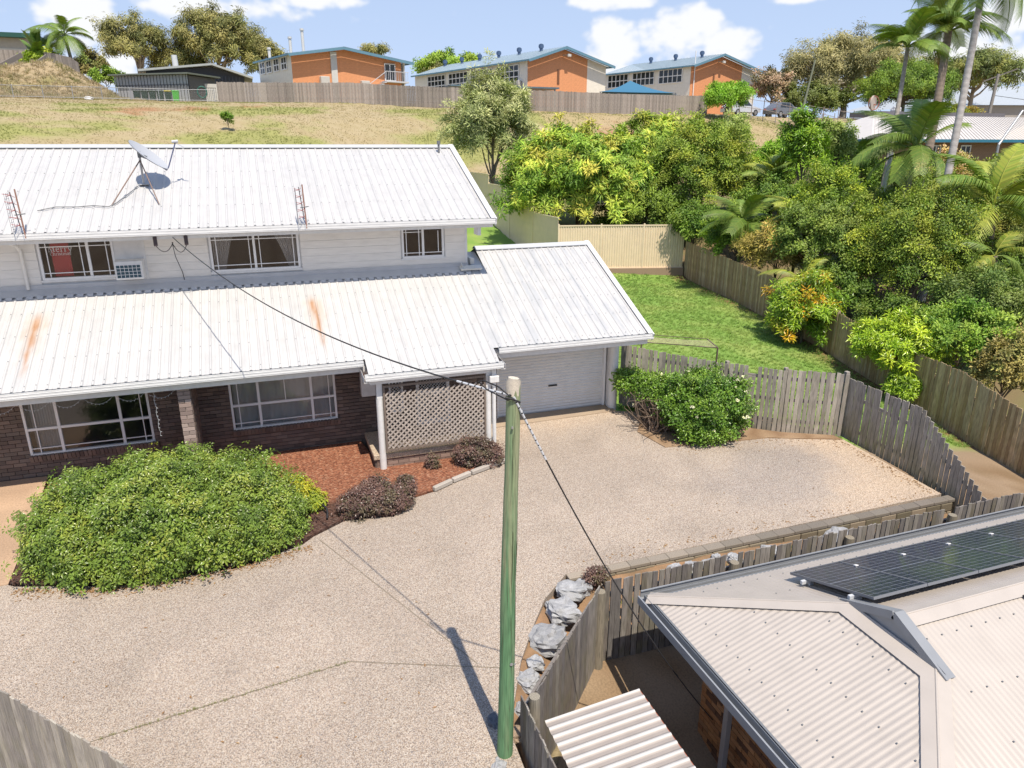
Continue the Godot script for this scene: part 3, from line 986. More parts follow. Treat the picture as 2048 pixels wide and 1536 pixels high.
	# --- bricks of the ground floor
	var tones := [Color(0.19, 0.142, 0.118), Color(0.165, 0.124, 0.105), Color(0.215, 0.162, 0.135), Color(0.145, 0.112, 0.098), Color(0.185, 0.148, 0.128)]
	var rest := MB.new()
	var hole := func(r: Rect2, o: Vector3) -> Rect2: return Rect2(r.position.x - o.x, r.position.y - o.y, r.size.x, r.size.y)
	var o1 := Vector3(-9.0, 0.02, -15.985)
	brick_face(h, o1, Vector3.RIGHT, Vector3(0, 0, 1), 14.2, 2.30, [hole.call(L1, o1), hole.call(L2, o1), hole.call(SL, o1), hole.call(DR, o1)], tones, func(a: float, y: float) -> bool: return (a > 10.28 and a < 10.9 and y > 0.2) or (a > 7.3 and a < 8.0 and y > 0.2), rest)
	# soldier-course sills under the windows
	for r in [L1, L2]:
		var x: float = r.position.x - 0.02
		while x < r.end.x:
			rest.col = tones[rng.randi() % 5] * rnd(0.85, 1.15)
			rest.box(Transform3D(Basis(Vector3.RIGHT, 0.25), Vector3(x + 0.038, r.position.y - 0.05, -15.955)), Vector3(0.066, 0.13, 0.07))
			x += 0.076
	# fin wall between the two dwellings
	var pale := [Color(0.37, 0.285, 0.25), Color(0.33, 0.25, 0.22), Color(0.42, 0.33, 0.29), Color(0.29, 0.22, 0.195)]
	var fin := MB.new()
	fin.bx(Vector3(-1.89, 0.0, -15.98), Vector3(-1.67, 2.32, -14.93))
	put(h, "fin_wall", fin, M.mortar_pale)
	brick_face(h, Vector3(-1.90, 0.0, -14.92), Vector3.RIGHT, Vector3(0, 0, 1), 0.24, 2.31, [], pale, func(_a: float, y: float) -> bool: return y > 0.4, rest)
	brick_face(h, Vector3(-1.66, 0.0, -14.94), Vector3(0, 0, -1), Vector3(1, 0, 0), 1.0, 2.31, [], tones, func(_a: float, y: float) -> bool: return y > 0.3, rest)
	# porch plinth
	var pl := MB.new()
	pl.bx(Vector3(1.92, -0.1, -15.98), Vector3(4.72, 0.33, -14.56))
	put(h, "porch_plinth", pl, M.mortar)
	brick_face(h, Vector3(1.92, 0.0, -14.545), Vector3.RIGHT, Vector3(0, 0, 1), 2.8, 0.32, [], [Color(0.27, 0.185, 0.15), Color(0.235, 0.16, 0.13), Color(0.31, 0.22, 0.18)], func(_a: float, _y: float) -> bool: return true, rest)
	brick_face(h, Vector3(1.905, 0.0, -15.95), Vector3(0, 0, 1), Vector3(-1, 0, 0), 1.4, 0.32, [], tones, func(_a: float, _y: float) -> bool: return false, rest)
	stuff(put(h, "wall_bricks", rest, M.brick))
	var slab := MB.new()
	slab.col = Color(0.88, 0.80, 0.66)
	slab.cbox(at(3.31, 0.39, -15.21), Vector3(2.9, 0.12, 1.42), 0.012)
	put(h, "porch_slab", slab, M.drive)
	# --- upper weatherboards, one by one between the openings
	var y := 3.86
	while y < 5.02:
		var cuts := [-9.0]
		for r in [W1, Rect2(-3.06, 4.05, 0.58, 0.99), W2, W3]:
			if y + 0.09 > r.position.y - 0.06 and y + 0.09 < r.end.y + 0.1:
				cuts.append(r.position.x - 0.035)
				cuts.append(r.end.x + 0.035)
		cuts.append(4.93)
		for k in range(0, cuts.size(), 2):
			var bw := MB.new()
			var l: float = cuts[k + 1] - cuts[k]
			if l < 0.05:
				continue
			bw.cbox(Transform3D(Basis(Vector3.RIGHT, 0.055), Vector3((cuts[k] + cuts[k + 1]) * 0.5, y + 0.095, -17.722)), Vector3(l, 0.186, 0.016), 0.003)
			put(h, "weatherboard", bw, M.board)
		y += 0.18
	var ct := MB.new()
	ct.bx(Vector3(4.925, 3.85, -17.78), Vector3(4.985, 5.035, -17.70))
	put(h, "corner_trim", ct, M.white)
	var tm := MB.new()
	tm.bx(Vector3(-3.06, 4.50, -17.74), Vector3(-2.48, 5.03, -17.715))
	tm.bx(Vector3(-2.49, 4.05, -17.74), Vector3(-2.44, 5.03, -17.70))
	tm.bx(Vector3(-3.09, 4.05, -17.74), Vector3(-2.49, 4.15, -17.712))
	put(h, "cladding_panel", tm, M.white)
	for r in [W1, W2, W3]:
		tm = MB.new()
		tm.bx(Vector3(r.position.x - 0.035, r.position.y - 0.05, -17.75), Vector3(r.end.x + 0.035, r.position.y - 0.002, -17.685))
		put(h, "window_sill", tm, M.white)
	# --- windows
	var z := -17.695
	var w := window(h, -4.50, -3.06, 4.16, 4.99, z, [-3.56], [], [[-4.34, 4.2, 4.95], [-3.70, 4.2, 4.95], [-3.20, 4.2, 4.95]], [[4.30, -4.46, -3.10], [4.86, -4.46, -3.10]])
	var po := MB.new()
	po.bx(Vector3(-4.27, 4.22, z - 0.09), Vector3(-3.92, 4.93, z - 0.085))
	var poster := put(w, "poster", po, M.poster)
	poster.set_meta("label", "red Christmas poster with white lettering hung inside the window")
	for tx in [["Merry", 0.155, 4.80], ["Christmas", 0.085, 4.70]]:
		var tmesh := TextMesh.new()
		tmesh.text = tx[0]
		tmesh.font_size = 32
		tmesh.pixel_size = tx[1] / 32.0
		tmesh.depth = 0.002
		var f := SystemFont.new()
		f.font_names = PackedStringArray(["Droid Serif"])
		tmesh.font = f
		part(w, "lettering", tmesh, M.white, at(-4.095, tx[2], z - 0.082).translated(-world_of(w)))
	window(h, -1.11, 0.85, 4.15, 4.99, z, [-0.15], [], [[-0.97, 4.19, 4.95], [-0.26, 4.19, 4.95], [0.72, 4.19, 4.95], [-0.03, 4.19, 4.95]], [[4.29, -1.07, 0.81], [4.87, -1.07, 0.81]])
	curtain(h, -1.05, -0.55, 4.1, 5.0, z - 0.22, 0.28)
	curtain(h, 0.25, 0.85, 4.1, 5.0, z - 0.22, -0.36)
	window(h, 3.31, 4.37, 4.25, 4.99, z, [3.84], [], [[3.42, 4.29, 4.95], [3.74, 4.29, 4.95], [4.23, 4.36, 4.9]], [[4.37, 3.35, 4.33], [4.88, 3.35, 3.8]])
	z = -15.975
	window(h, -4.94, -2.60, 0.82, 2.08, z, [-4.33, -3.18], [1.39], [[-4.74, 0.86, 2.04], [-2.77, 0.86, 2.04]], [[0.97, -4.9, -2.64]])
	window(h, -1.0, 1.28, 0.86, 2.08, z, [-0.40, 0.74], [1.43], [[-0.83, 0.9, 2.04], [1.13, 0.9, 2.04], [0.17, 1.45, 2.04]], [[1.01, -0.96, 1.24]])
	curtain(h, -0.95, 1.25, 0.80, 2.1, z - 0.2)
	curtain(h, -4.9, -4.45, 0.80, 2.1, z - 0.4)
	# --- front door with white diamond-mesh screen, and sidelight
	var dm := MB.new()
	dm.bx(Vector3(3.15, 0.46, -16.06), Vector3(3.22, 2.32, -15.95))
	dm.bx(Vector3(3.90, 0.46, -16.06), Vector3(3.97, 2.32, -15.95))
	dm.bx(Vector3(3.22, 2.24, -16.06), Vector3(3.90, 2.32, -15.95))
	dm.bx(Vector3(3.22, 1.22, -16.04), Vector3(3.90, 1.30, -15.97))
	dm.bx(Vector3(3.22, 0.46, -16.04), Vector3(3.90, 0.56, -15.97))
	var door := put(h, "front_door", dm, M.frame)
	var mesh_b := MB.new()
	lattice(mesh_b, 3.22, 3.90, 0.56, 1.22, -15.99, 0.075, 0.008)
	lattice(mesh_b, 3.22, 3.90, 1.30, 2.24, -15.99, 0.075, 0.008)
	put(door, "diamond_mesh", mesh_b, M.frame)
	var leafd := MB.new()
	leafd.bx(Vector3(3.2, 0.46, -16.12), Vector3(3.92, 2.3, -16.08))
	put(door, "door_leaf", leafd, M.dark)
	var sl := MB.new()
	sl.bx(Vector3(2.5, 0.86, -16.06), Vector3(2.54, 2.28, -15.96))
	sl.bx(Vector3(2.80, 0.86, -16.06), Vector3(2.84, 2.28, -15.96))
	sl.bx(Vector3(2.54, 0.86, -16.06), Vector3(2.80, 0.90, -15.96))
	sl.bx(Vector3(2.54, 2.24, -16.06), Vector3(2.80, 2.28, -15.96))
	var side := put(h, "sidelight", sl, M.frame)
	var sm := MB.new()
	lattice(sm, 2.54, 2.80, 0.90, 2.24, -15.99, 0.075, 0.008)
	put(side, "diamond_mesh", sm, M.frame)
	var sp := MB.new()
	sp.bx(Vector3(2.54, 0.9, -16.05), Vector3(2.80, 2.24, -16.044))
	put(side, "pane", sp, M.glass)
	var mbx := MB.new()
	mbx.cbox(at(2.0, 1.73, -15.85), Vector3(0.32, 0.66, 0.2), 0.01)
	put(h, "meter_box", mbx, M.white)
	# --- porch posts, rainwater head and downpipe
	for x in [2.06, 4.5]:
		var p := MB.new()
		p.tube([Vector3(x, -0.02, -14.5), Vector3(x, 1.78, -14.5), Vector3(x, 1.80, -14.5)], [0.075, 0.075, 0.06], 14)
		p.bx(Vector3(x - 0.06, 1.78, -14.56), Vector3(x + 0.06, 2.2, -14.44))
		put(h, "porch_post", p, M.white)
	var dpipe := MB.new()
	dpipe.tube([Vector3(4.62, 0.06, -14.42), Vector3(4.62, 1.85, -14.42)], [0.045, 0.045], 10)
	dpipe.cbox(at(4.60, 1.98, -14.40), Vector3(0.22, 0.16, 0.2), 0.015)
	dpipe.tube([Vector3(4.60, 1.92, -14.40), Vector3(4.61, 1.80, -14.41)], [0.085, 0.05], 10)
	dpipe.bx(Vector3(4.56, 2.06, -14.44), Vector3(4.66, 2.24, -14.36))
	put(h, "downpipe", dpipe, M.white)
	# --- timber lattice screen: slats one by one
	var lf := MB.new()
	lf.col = Color(0.24, 0.19, 0.155)
	lf.bx(Vector3(2.13, 2.02, -14.46), Vector3(4.42, 2.07, -14.40))
	lf.bx(Vector3(2.13, 0.55, -14.46), Vector3(4.42, 0.60, -14.40))
	lf.bx(Vector3(2.13, 0.60, -14.46), Vector3(2.17, 2.02, -14.40))
	lf.bx(Vector3(4.38, 0.60, -14.46), Vector3(4.42, 2.02, -14.40))
	var scr := put(h, "lattice_screen", lf, M.wood)
	for dirn in [1.0, -1.0]:
		var s := -1.6
		while s < 2.4:
			var seg := clip_line(2.17, 4.38, 0.60, 1.92 if dirn > 0 else 1.86, s, dirn)
			if seg.size() == 2 and seg[0].distance_to(seg[1]) > 0.08:
				var b := MB.new()
				b.col = Color(0.52, 0.455, 0.40) * rnd(0.88, 1.1)
				var zz := -14.412 if dirn > 0 else -14.424
				b.bar(Vector3(seg[0].x, seg[0].y, zz), Vector3(seg[1].x, seg[1].y, zz), 0.010, 0.034)
				put(scr, "slat", b, M.wood_flat)
			s += 0.122
	# --- roller door: one slat after the other
	var rd := MB.new()
	rd.bx(Vector3(5.17, 0.33, -16.10), Vector3(5.23, 2.3, -15.98))
	rd.bx(Vector3(8.14, 0.33, -16.10), Vector3(8.20, 2.3, -15.98))
	var roll := put(h, "roller_door", rd, M.frame)
	var prof := MB.new()
	var pts := []
	for k in 9:
		pts.append(Vector2(-0.039 + 0.078 * k / 8.0, 0.014 * sin(PI * clampf((k - 0.6) / 6.8, 0, 1))))
	for k in 8:
		prof.quad(Vector3(-1.455, pts[k].x, pts[k].y), Vector3(1.455, pts[k].x, pts[k].y), Vector3(1.455, pts[k + 1].x, pts[k + 1].y), Vector3(-1.455, pts[k + 1].x, pts[k + 1].y))
	var pm := prof.mesh()
	for k in 26:
		part(roll, "door_slat", pm, M.door, at(6.685, 0.40 + 0.078 * k, -16.045).translated(-world_of(roll)))
	var bt := MB.new()
	bt.bx(Vector3(5.23, 0.335, -16.06), Vector3(8.14, 0.37, -16.02))
	put(roll, "bottom_rail", bt, M.galv)
	var hd := MB.new()
	hd.cbox(at(6.72, 1.06, -16.015), Vector3(0.24, 0.035, 0.03), 0.005)
	put(roll, "lock_handle", hd, M.black)
	var gp := MB.new()
	gp.tube([Vector3(8.36, 0.27, -15.86), Vector3(8.36, 2.31, -15.86)], [0.125, 0.125], 18)
	gp.bx(Vector3(8.24, 0.3, -16.04), Vector3(8.36, 2.31, -15.9))
	put(h, "garage_column", gp, M.white)
	var stub := MB.new()
	stub.bx(Vector3(5.05, 4.83, -17.3), Vector3(5.13, 5.03, -16.95))
	put(h, "eave_bracket", stub, M.white)
	var vp := MB.new()
	vp.tube([Vector3(4.95, yu(-20.3), -20.3), Vector3(4.95, yu(-20.3) + 0.3, -20.3)], [0.03, 0.03], 8)
	vp.tube([Vector3(4.95, yu(-20.3) + 0.22, -20.3), Vector3(4.95, yu(-20.3) + 0.32, -20.3)], [0.05, 0.05], 8)
	put(h, "vent_pipe", vp, M.grey_steel)
	var dpu := MB.new()
	dpu.tube([Vector3(-4.78, 5.05, -16.95), Vector3(-4.80, 4.95, -17.45), Vector3(-4.80, 4.8, -17.66), Vector3(-4.80, 3.98, -17.66)], same(0.035, 4), 8)
	put(h, "downpipe", dpu, M.board)
	make_roof_gear()


func shell(b: MB, x0: float, x1: float, y0: float, y1: float, za: float, zb: float, holes: Array) -> void:  # a wall in the x-y plane with rectangular openings
	var xs := [x0]
	for r in holes:
		xs.append(r.position.x)
		xs.append(r.end.x)
	xs.append(x1)
	for k in xs.size() - 1:
		if k % 2 == 0:
			b.bx(Vector3(xs[k], y0, zb), Vector3(xs[k + 1], y1, za))
		else:
			var r: Rect2 = holes[k / 2]
			b.bx(Vector3(xs[k], y0, zb), Vector3(xs[k + 1], r.position.y, za))
			if r.end.y < y1 - 0.01:
				b.bx(Vector3(xs[k], r.end.y, zb), Vector3(xs[k + 1], y1, za))


func clip_line(x0: float, x1: float, y0: float, y1: float, s: float, d: float) -> Array:  # the 45-degree line y - y0 = d * (x - x0 - s) cut to a rectangle
	var a := Vector2(x0 + s, y0)
	var e := Vector2(x0 + s + (y1 - y0), y1)
	if d < 0:
		e = Vector2(x0 + s - (y1 - y0), y1)
		a.x += 1.5
		e.x += 1.5
	var t0 := 0.0
	var t1 := 1.0
	var dx := e.x - a.x
	var ta := (x0 - a.x) / dx
	var tb := (x1 - a.x) / dx
	t0 = maxf(t0, minf(ta, tb))
	t1 = minf(t1, maxf(ta, tb))
	return [a.lerp(e, t0), a.lerp(e, t1)] if t1 > t0 else []


func lattice(b: MB, x0: float, x1: float, y0: float, y1: float, z: float, step: float, w: float) -> void:
	for d in [1.0, -1.0]:
		var s := -(y1 - y0) - 1.6
		while s < (x1 - x0) + 1.6:
			var seg := clip_line(x0, x1, y0, y1, s, d)
			if seg.size() == 2 and seg[0].distance_to(seg[1]) > 0.02:
				b.bar(Vector3(seg[0].x, seg[0].y, z + d * w * 0.3), Vector3(seg[1].x, seg[1].y, z + d * w * 0.3), w, w)
			s += step


func sag(a: Vector3, b: Vector3, drop: float, m := 24) -> Array:
	var out := []
	for k in m + 1:
		var t := float(k) / m
		out.append(a.lerp(b, t) - Vector3(0, drop * 4.0 * t * (1.0 - t), 0))
	return out


func same(r: float, m: int) -> Array:
	var out := []
	out.resize(m)
	out.fill(r)
	return out


func make_roof_gear() -> void:
	# satellite dish on a tripod
	var m0 := Vector3(-2.37, yu(-18.66) + 0.03, -18.66)
	var d := thing("satellite_dish", "large grey satellite dish on a tripod mast on the upper white roof", "satellite dish", m0)
	var top := m0 + Vector3(0.0, 0.66, 0.02)
	var b := MB.new()
	b.tube([m0, top], [0.026, 0.026], 10)
	b.cbox(at(m0.x, m0.y + 0.01, m0.z), Vector3(0.2, 0.02, 0.14), 0.005)
	put(d, "mast", b, M.galv)
	for q in [[-2.95, -17.78], [-2.02, -17.78]]:
		var l := MB.new()
		l.tube([top + Vector3(0, -0.12, 0), Vector3(q[0], yu(q[1]) + 0.03, q[1])], [0.013, 0.013], 6)
		put(d, "leg", l, mat(Color(0.24, 0.17, 0.14), 0.7, 0.3))
	# reflector: a shallow paraboloid, axis up to the right and a little towards the street
	var ax := Vector3(0.62, 0.72, 0.13).normalized()
	var c := Vector3(-2.22, m0.y + 0.60, -18.62)
	var sd := ax.cross(Vector3(0, 0, 1)).normalized()
	var ot := ax.cross(sd)
	var r := MB.new()
	var rings := 7
	var sides := 28
	for layer in 2:
		var first := r.v.size()
		for k in rings + 1:
			var rr := 0.47 * k / rings
			for j in sides:
				var a := TAU * j / sides
				var o := sd * cos(a) + ot * sin(a) * 0.96
				var nn := (ax - o * rr * 0.7).normalized()
				r.p(c + o * rr + ax * (0.36 * rr * rr - 0.008 * layer), nn if layer == 0 else -nn)
		for k in rings:
			for j in sides:
				var a := first + k * sides + j
				var e := first + k * sides + (j + 1) % sides
				if layer == 0:
					r.t3(a, a + sides, e)
					r.t3(e, a + sides, e + sides)
				else:
					r.t3(a, e, a + sides)
					r.t3(e, e + sides, a + sides)
	put(d, "reflector", r, mat(Color(0.42, 0.44, 0.47), 0.5))
	var br := MB.new()
	br.bar(top, c - ax * 0.01, 0.05, 0.07)
	br.cbox(Transform3D(Basis(), top + Vector3(0, 0, 0)), Vector3(0.07, 0.14, 0.07), 0.01)
	put(d, "bracket", br, M.grey_steel)
	var low := c + sd * 0.47 * (1.0 if sd.y < 0 else -1.0) + ax * 0.08
	var tip := low + Vector3(0.23, 0.56, 0.08)
	var arm := MB.new()
	arm.tube([c + (low - c) * 0.6 - ax * 0.03, low - ax * 0.05, low + (tip - low) * 0.06, tip], [0.014, 0.014, 0.014, 0.014], 8)
	put(d, "feed_arm", arm, mat(Color(0.10, 0.12, 0.22), 0.5))
	var lnb := MB.new()
	lnb.tube([tip + Vector3(0.06, 0.03, 0), tip - Vector3(0.07, -0.02, 0)], [0.035, 0.03], 10)
	lnb.bar(tip + Vector3(0.02, -0.02, 0), tip + Vector3(0.17, -0.10, 0.03), 0.02, 0.02)
	put(d, "receiver", lnb, M.line)
	# two lattice aerials strapped to short masts at the eave
	for q in [[-4.40, "rusty clipped-on television aerial standing at the eave beside the Christmas window"], [1.01, "red-clipped television aerial standing at the eave by the middle upper window"]]:
		var x: float = q[0]
		var base := Vector3(x, 5.16, -16.74)
		var a := thing("television_aerial", q[1], "aerial", base, "television aerials on the upper eave")
		var mm := MB.new()
		mm.tube([base, base + Vector3(-0.02, 0.95, 0)], [0.016, 0.014], 8)
		put(a, "mast", mm, mat(Color(0.30, 0.16, 0.12), 0.7))
		var bm := MB.new()
		bm.tube([base + Vector3(-0.10, 0.90, 0.05), base + Vector3(-0.04, 0.22, 0.05)], [0.012, 0.012], 6)
		bm.tube([base + Vector3(-0.10, 0.46, 0.05), base + Vector3(0.08, 0.48, 0.0)], [0.012, 0.012], 6)
		put(a, "boom", bm, M.grey_steel)
		for k in 5:
			var yy := 0.26 + 0.145 * k
			var e := MB.new()
			var o := base + Vector3(-0.045 - 0.012 * k, yy, 0.06)
			for s in [-1.0, 1.0]:
				e.tube([o, o + Vector3(-0.11, 0.03 * s, 0.10 * s)], [0.005, 0.005], 5)
				e.tube([o, o + Vector3(0.03, 0.05 * s, 0.12 * s)], [0.005, 0.005], 5)
			put(a, "element", e, M.red)
		var rf := MB.new()
		for k in 9:
			rf.rod(base + Vector3(-0.18, 0.14 + 0.09 * k, -0.12), base + Vector3(-0.17, 0.14 + 0.09 * k, 0.16), 0.004, 4)
		for zz in [-0.1, 0.02, 0.14]:
			rf.rod(base + Vector3(-0.175, 0.12, zz), base + Vector3(-0.18, 0.88, zz), 0.004, 4)
		put(a, "reflector_grid", rf, M.galv)
	# aerial lead lying across the roof
	var lead := MB.new()
	var pts := []
	for q in [[-4.32, -17.6], [-4.0, -17.74], [-3.6, -17.72], [-3.3, -17.76], [-3.0, -17.70], [-2.86, -17.85], [-2.72, -18.1], [-2.6, -18.35], [-2.48, -18.6]]:
		pts.append(Vector3(q[0], yu(q[1]) + 0.04, q[1]))
	lead.tube(pts, same(0.010, pts.size()), 5)
	tag(part(self, "aerial_lead", lead.mesh(), M.grey_steel), "grey aerial lead snaking over the upper roof to the dish", "cable")
	# window air conditioner
	var ac := thing("air_conditioner", "white window air conditioner jutting from the upper wall above the lower roof", "air conditioner", Vector3(-2.76, 4.15, -17.5))
	var bd := MB.new()
	bd.cbox(at(-2.76, 4.345, -17.5), Vector3(0.55, 0.39, 0.44), 0.012)
	put(ac, "casing", bd, M.white)
	var gl := MB.new()
	gl.bx(Vector3(-3.0, 4.19, -17.279), Vector3(-2.52, 4.46, -17.274))
	put(ac, "coil", gl, mat(Color(0.03, 0.075, 0.10), 0.5))
	var gr := MB.new()
	for k in 7:
		gr.bx(Vector3(-3.0 + 0.08 * k - 0.004, 4.18, -17.274), Vector3(-3.0 + 0.08 * k + 0.004, 4.47, -17.264))
	for k in 5:
		gr.bx(Vector3(-3.01, 4.186 + 0.07 * k - 0.004, -17.2735), Vector3(-2.51, 4.186 + 0.07 * k + 0.004, -17.2635))
	put(ac, "grille", gr, M.frame)
	# service cable from the street pole to the upper eave, and its fittings
	var A := Vector3(-1.75, 5.06, -16.86)
	var P := Vector3(2.24, 4.50, -6.425)
	var cab := MB.new()
	var cp := sag(A, P, 0.42)
	cab.tube(cp, same(0.0095, cp.size()), 6)
	tag(part(self, "service_cable", cab.mesh(), M.black), "black overhead cable sagging from the green pole to the upper eave", "cable")
	var fit := thing("cable_fuse_fitting", "pair of dark fuse holders with looped leads under the upper eave", "fuse holder", Vector3(-1.8, 4.9, -16.95))
	for x in [-2.10, -1.50]:
		var fb := MB.new()
		fb.cbox(at(x, 4.99, -16.86), Vector3(0.075, 0.20, 0.06), 0.01)
		put(fit, "fuse_holder", fb, mat(Color(0.05, 0.035, 0.04), 0.5))
	var lp := MB.new()
	var l1 := sag(Vector3(-2.10, 4.9, -16.86), Vector3(-1.76, 4.96, -16.86), 0.16, 10)
	lp.tube(l1, same(0.008, l1.size()), 5)
	l1 = sag(Vector3(-1.50, 4.9, -16.86), Vector3(-1.78, 4.95, -16.86), 0.18, 10)
	lp.tube(l1, same(0.008, l1.size()), 5)
	lp.tube([Vector3(-1.78, 4.96, -16.87), Vector3(-1.80, 4.6, -17.3), Vector3(-1.74, 4.2, -17.66), Vector3(-1.72, 4.02, -17.66)], same(0.008, 4), 5)
	put(fit, "looped_lead", lp, M.black)
	var nb := Vector3(5.30, -0.75, -6.6)
	var c2 := MB.new()
	var q2 := sag(P + Vector3(0.03, -0.02, 0), nb, 0.28)
	c2.tube(q2, same(0.0095, q2.size()), 6)
	tag(part(self, "service_cable", c2.mesh(), M.black), "black cable dropping from the green pole to the cream-roofed neighbour house", "cable")
	# pole
	var pb := Vector3(2.18, -0.22, -6.5)
	var pole := thing("power_pole", "weathered green-stained timber power pole standing in front of the driveway", "pole", pb)
	var pm := MB.new()
	var pp := []
	var pr := []
	for k in 15:
		var t := k / 14.0
		pm.col = Color(0.20, 0.33, 0.155)
		pp.append(pb.lerp(Vector3(2.29, 4.62, -6.5), t) + Vector3(0.006 * sin(t * 9.0), 0, 0))
		pr.append(lerpf(0.098, 0.072, t) + rnd(-0.003, 0.003))
	pm.tube(pp, pr, 22)
	for k in pm.v.size():  # green copper stain worn thin to bare wood in streaks
		var s := fn.get_noise_3d(pm.v[k].x * 14.0, pm.v[k].y * 0.9, pm.v[k].z * 14.0)
		var dryw := smoothstep(0.8, 4.4, pm.v[k].y + s * 2.4)
		pm.c[k] = Color(0.13, 0.28, 0.135).lerp(Color(0.34, 0.37, 0.215), clampf(dryw * 0.85 + s * 0.45, 0, 1))
	put(pole, "shaft", pm, M.pole)
	var ck := MB.new()  # drying cracks down the shaft
	ck.col = Color(0.10, 0.13, 0.07)
	for k in 26:
		var a := rnd(0.1, PI - 0.1)
		var y0 := rnd(0.0, 3.9)
		var y1 := y0 + rnd(0.2, 0.9)
		var cp0 := pb.lerp(Vector3(2.29, 4.62, -6.5), (y0 + 0.22) / 4.84)
		var cp1 := pb.lerp(Vector3(2.29, 4.62, -6.5), (y1 + 0.22) / 4.84)
		var r0 := lerpf(0.098, 0.072, (y0 + 0.22) / 4.84) - 0.001
		var dr := Vector3(cos(a), 0, sin(a))
		var md := (cp0 + cp1) * 0.5 + dr.rotated(Vector3.UP, rnd(-0.04, 0.04)) * r0
		ck.tube([cp0 + dr * (r0 - 0.003), md, cp1 + dr * (r0 - 0.004)], [0.002, 0.004, 0.0015], 5)
	stuff(put(pole, "drying_cracks", ck, M.wood))
	for q in [[4.30, 0.4], [4.15, 1.9]]:
		var bo := MB.new()
		var o := Vector3(2.28, q[0], -6.5)
		var dd := Vector3(cos(q[1]), 0, sin(q[1]))
		bo.tube([o + dd * 0.06, o + dd * 0.105], [0.012, 0.012], 6)
		put(pole, "bolt", bo, M.galv)
	var cpb := MB.new()
	cpb.col = Color(0.66, 0.60, 0.50)
	cpb.tube([Vector3(2.286, 4.48, -6.5), Vector3(2.29, 4.63, -6.5), Vector3(2.295, 4.66, -6.5)], [0.078, 0.083, 0.06], 7)
	put(pole, "top_cap", cpb, M.concrete)
	var sp := MB.new()  # white-striped preformed grips
	for cab_pts in [cp.slice(22, 25), q2.slice(0, 4)]:
		var prev: Vector3 = cab_pts[0]
		for k in range(1, cab_pts.size()):
			for s in 4:
				var e0 := prev.lerp(cab_pts[k], s / 4.0)
				var e1 := prev.lerp(cab_pts[k], (s + 0.75) / 4.0)
				sp.tube([e0, e1], [0.0135, 0.0135], 6)
			prev = cab_pts[k]
	put(pole, "cable_grip", sp, M.line)
	var lo := MB.new()
	lo.tube([P + Vector3(-0.02, 0.0, 0.01), P + Vector3(-0.10, 0.07, -0.12), P + Vector3(-0.20, 0.09, -0.30), P + Vector3(-0.22, 0.04, -0.42), P + Vector3(-0.15, -0.03, -0.34), P + Vector3(-0.03, -0.05, 0.0)], same(0.008, 6), 6)
	lo.tube([P + Vector3(-0.06, -0.02, -0.02), P + Vector3(0.02, -0.04, 0.015), P + Vector3(0.1, -0.09, -0.01)], same(0.012, 3), 6)
	put(pole, "cable_tail", lo, M.black)
	var tg := MB.new()
	tg.tube([Vector3(2.235, 1.20, -6.405), Vector3(2.235, 1.20, -6.398)], [0.02, 0.02], 10)
	tg.tube([Vector3(2.28, 1.18, -6.42), Vector3(2.28, 1.18, -6.413)], [0.012, 0.012], 10)
	put(pole, "pole_tag", tg, M.galv)


# ---------------------------------------------------------------- fences
const GREY_WOOD := [Color(0.43, 0.39, 0.335), Color(0.38, 0.345, 0.30), Color(0.48, 0.435, 0.37), Color(0.40, 0.36, 0.30), Color(0.33, 0.30, 0.265)]
const BROWN_WOOD := [Color(0.50, 0.36, 0.21), Color(0.43, 0.30, 0.175), Color(0.56, 0.42, 0.26), Color(0.47, 0.37, 0.24), Color(0.39, 0.28, 0.175)]
const DARK_WOOD := [Color(0.235, 0.215, 0.20), Color(0.195, 0.18, 0.17), Color(0.28, 0.255, 0.235), Color(0.215, 0.19, 0.165), Color(0.30, 0.275, 0.25)]


func paling_meshes(tones: Array, moss: Color, moss_share: float) -> Array:  # unit-high palings: 0.1 wide, with worn tops; moss and lichen blotches where the photograph shows them
	var out := []
	for k in 10:
		var b := MB.new()
		var tone: Color = tones[k % tones.size()] * rnd(0.9, 1.1)
		var w := 0.047 * rnd(0.94, 1.04)
		var rows := 9
		var skew := rnd(-0.006, 0.006)
		var prev := []
		for j in rows + 1:
			var y := float(j) / rows
			var c := tone * rnd(0.9, 1.1)
			var m := clampf(moss_share * (1.25 - y * 1.9) + rnd(-0.25, 0.2), 0.0, 0.75) if moss_share > 0 else 0.0
			c = c.lerp(moss, m)
			var tl := 0.0 if j < rows else skew
			var ring := [Vector3(-w, y - tl, 0.009), Vector3(w, y + tl, 0.009), Vector3(w, y + tl, -0.009), Vector3(-w, y - tl, -0.009)]
			if j:
				for s in 4:
					var e := (s + 1) % 4
					var nn := Vector3(0, 0, 1) if s == 0 else Vector3(1, 0, 0) if s == 1 else Vector3(0, 0, -1) if s == 2 else Vector3(-1, 0, 0)
					b.col = prev[4]
					var i0 := b.p(prev[s], nn)
					var i1 := b.p(prev[e], nn)
					b.col = c
					var i2 := b.p(ring[e], nn)
					var i3 := b.p(ring[s], nn)
					b.t3(i0, i1, i2)
					b.t3(i0, i2, i3)
			prev = ring
			prev.append(c)
		b.quad(prev[0], prev[1], prev[2], prev[3])
		out.append(b.mesh())
	return out


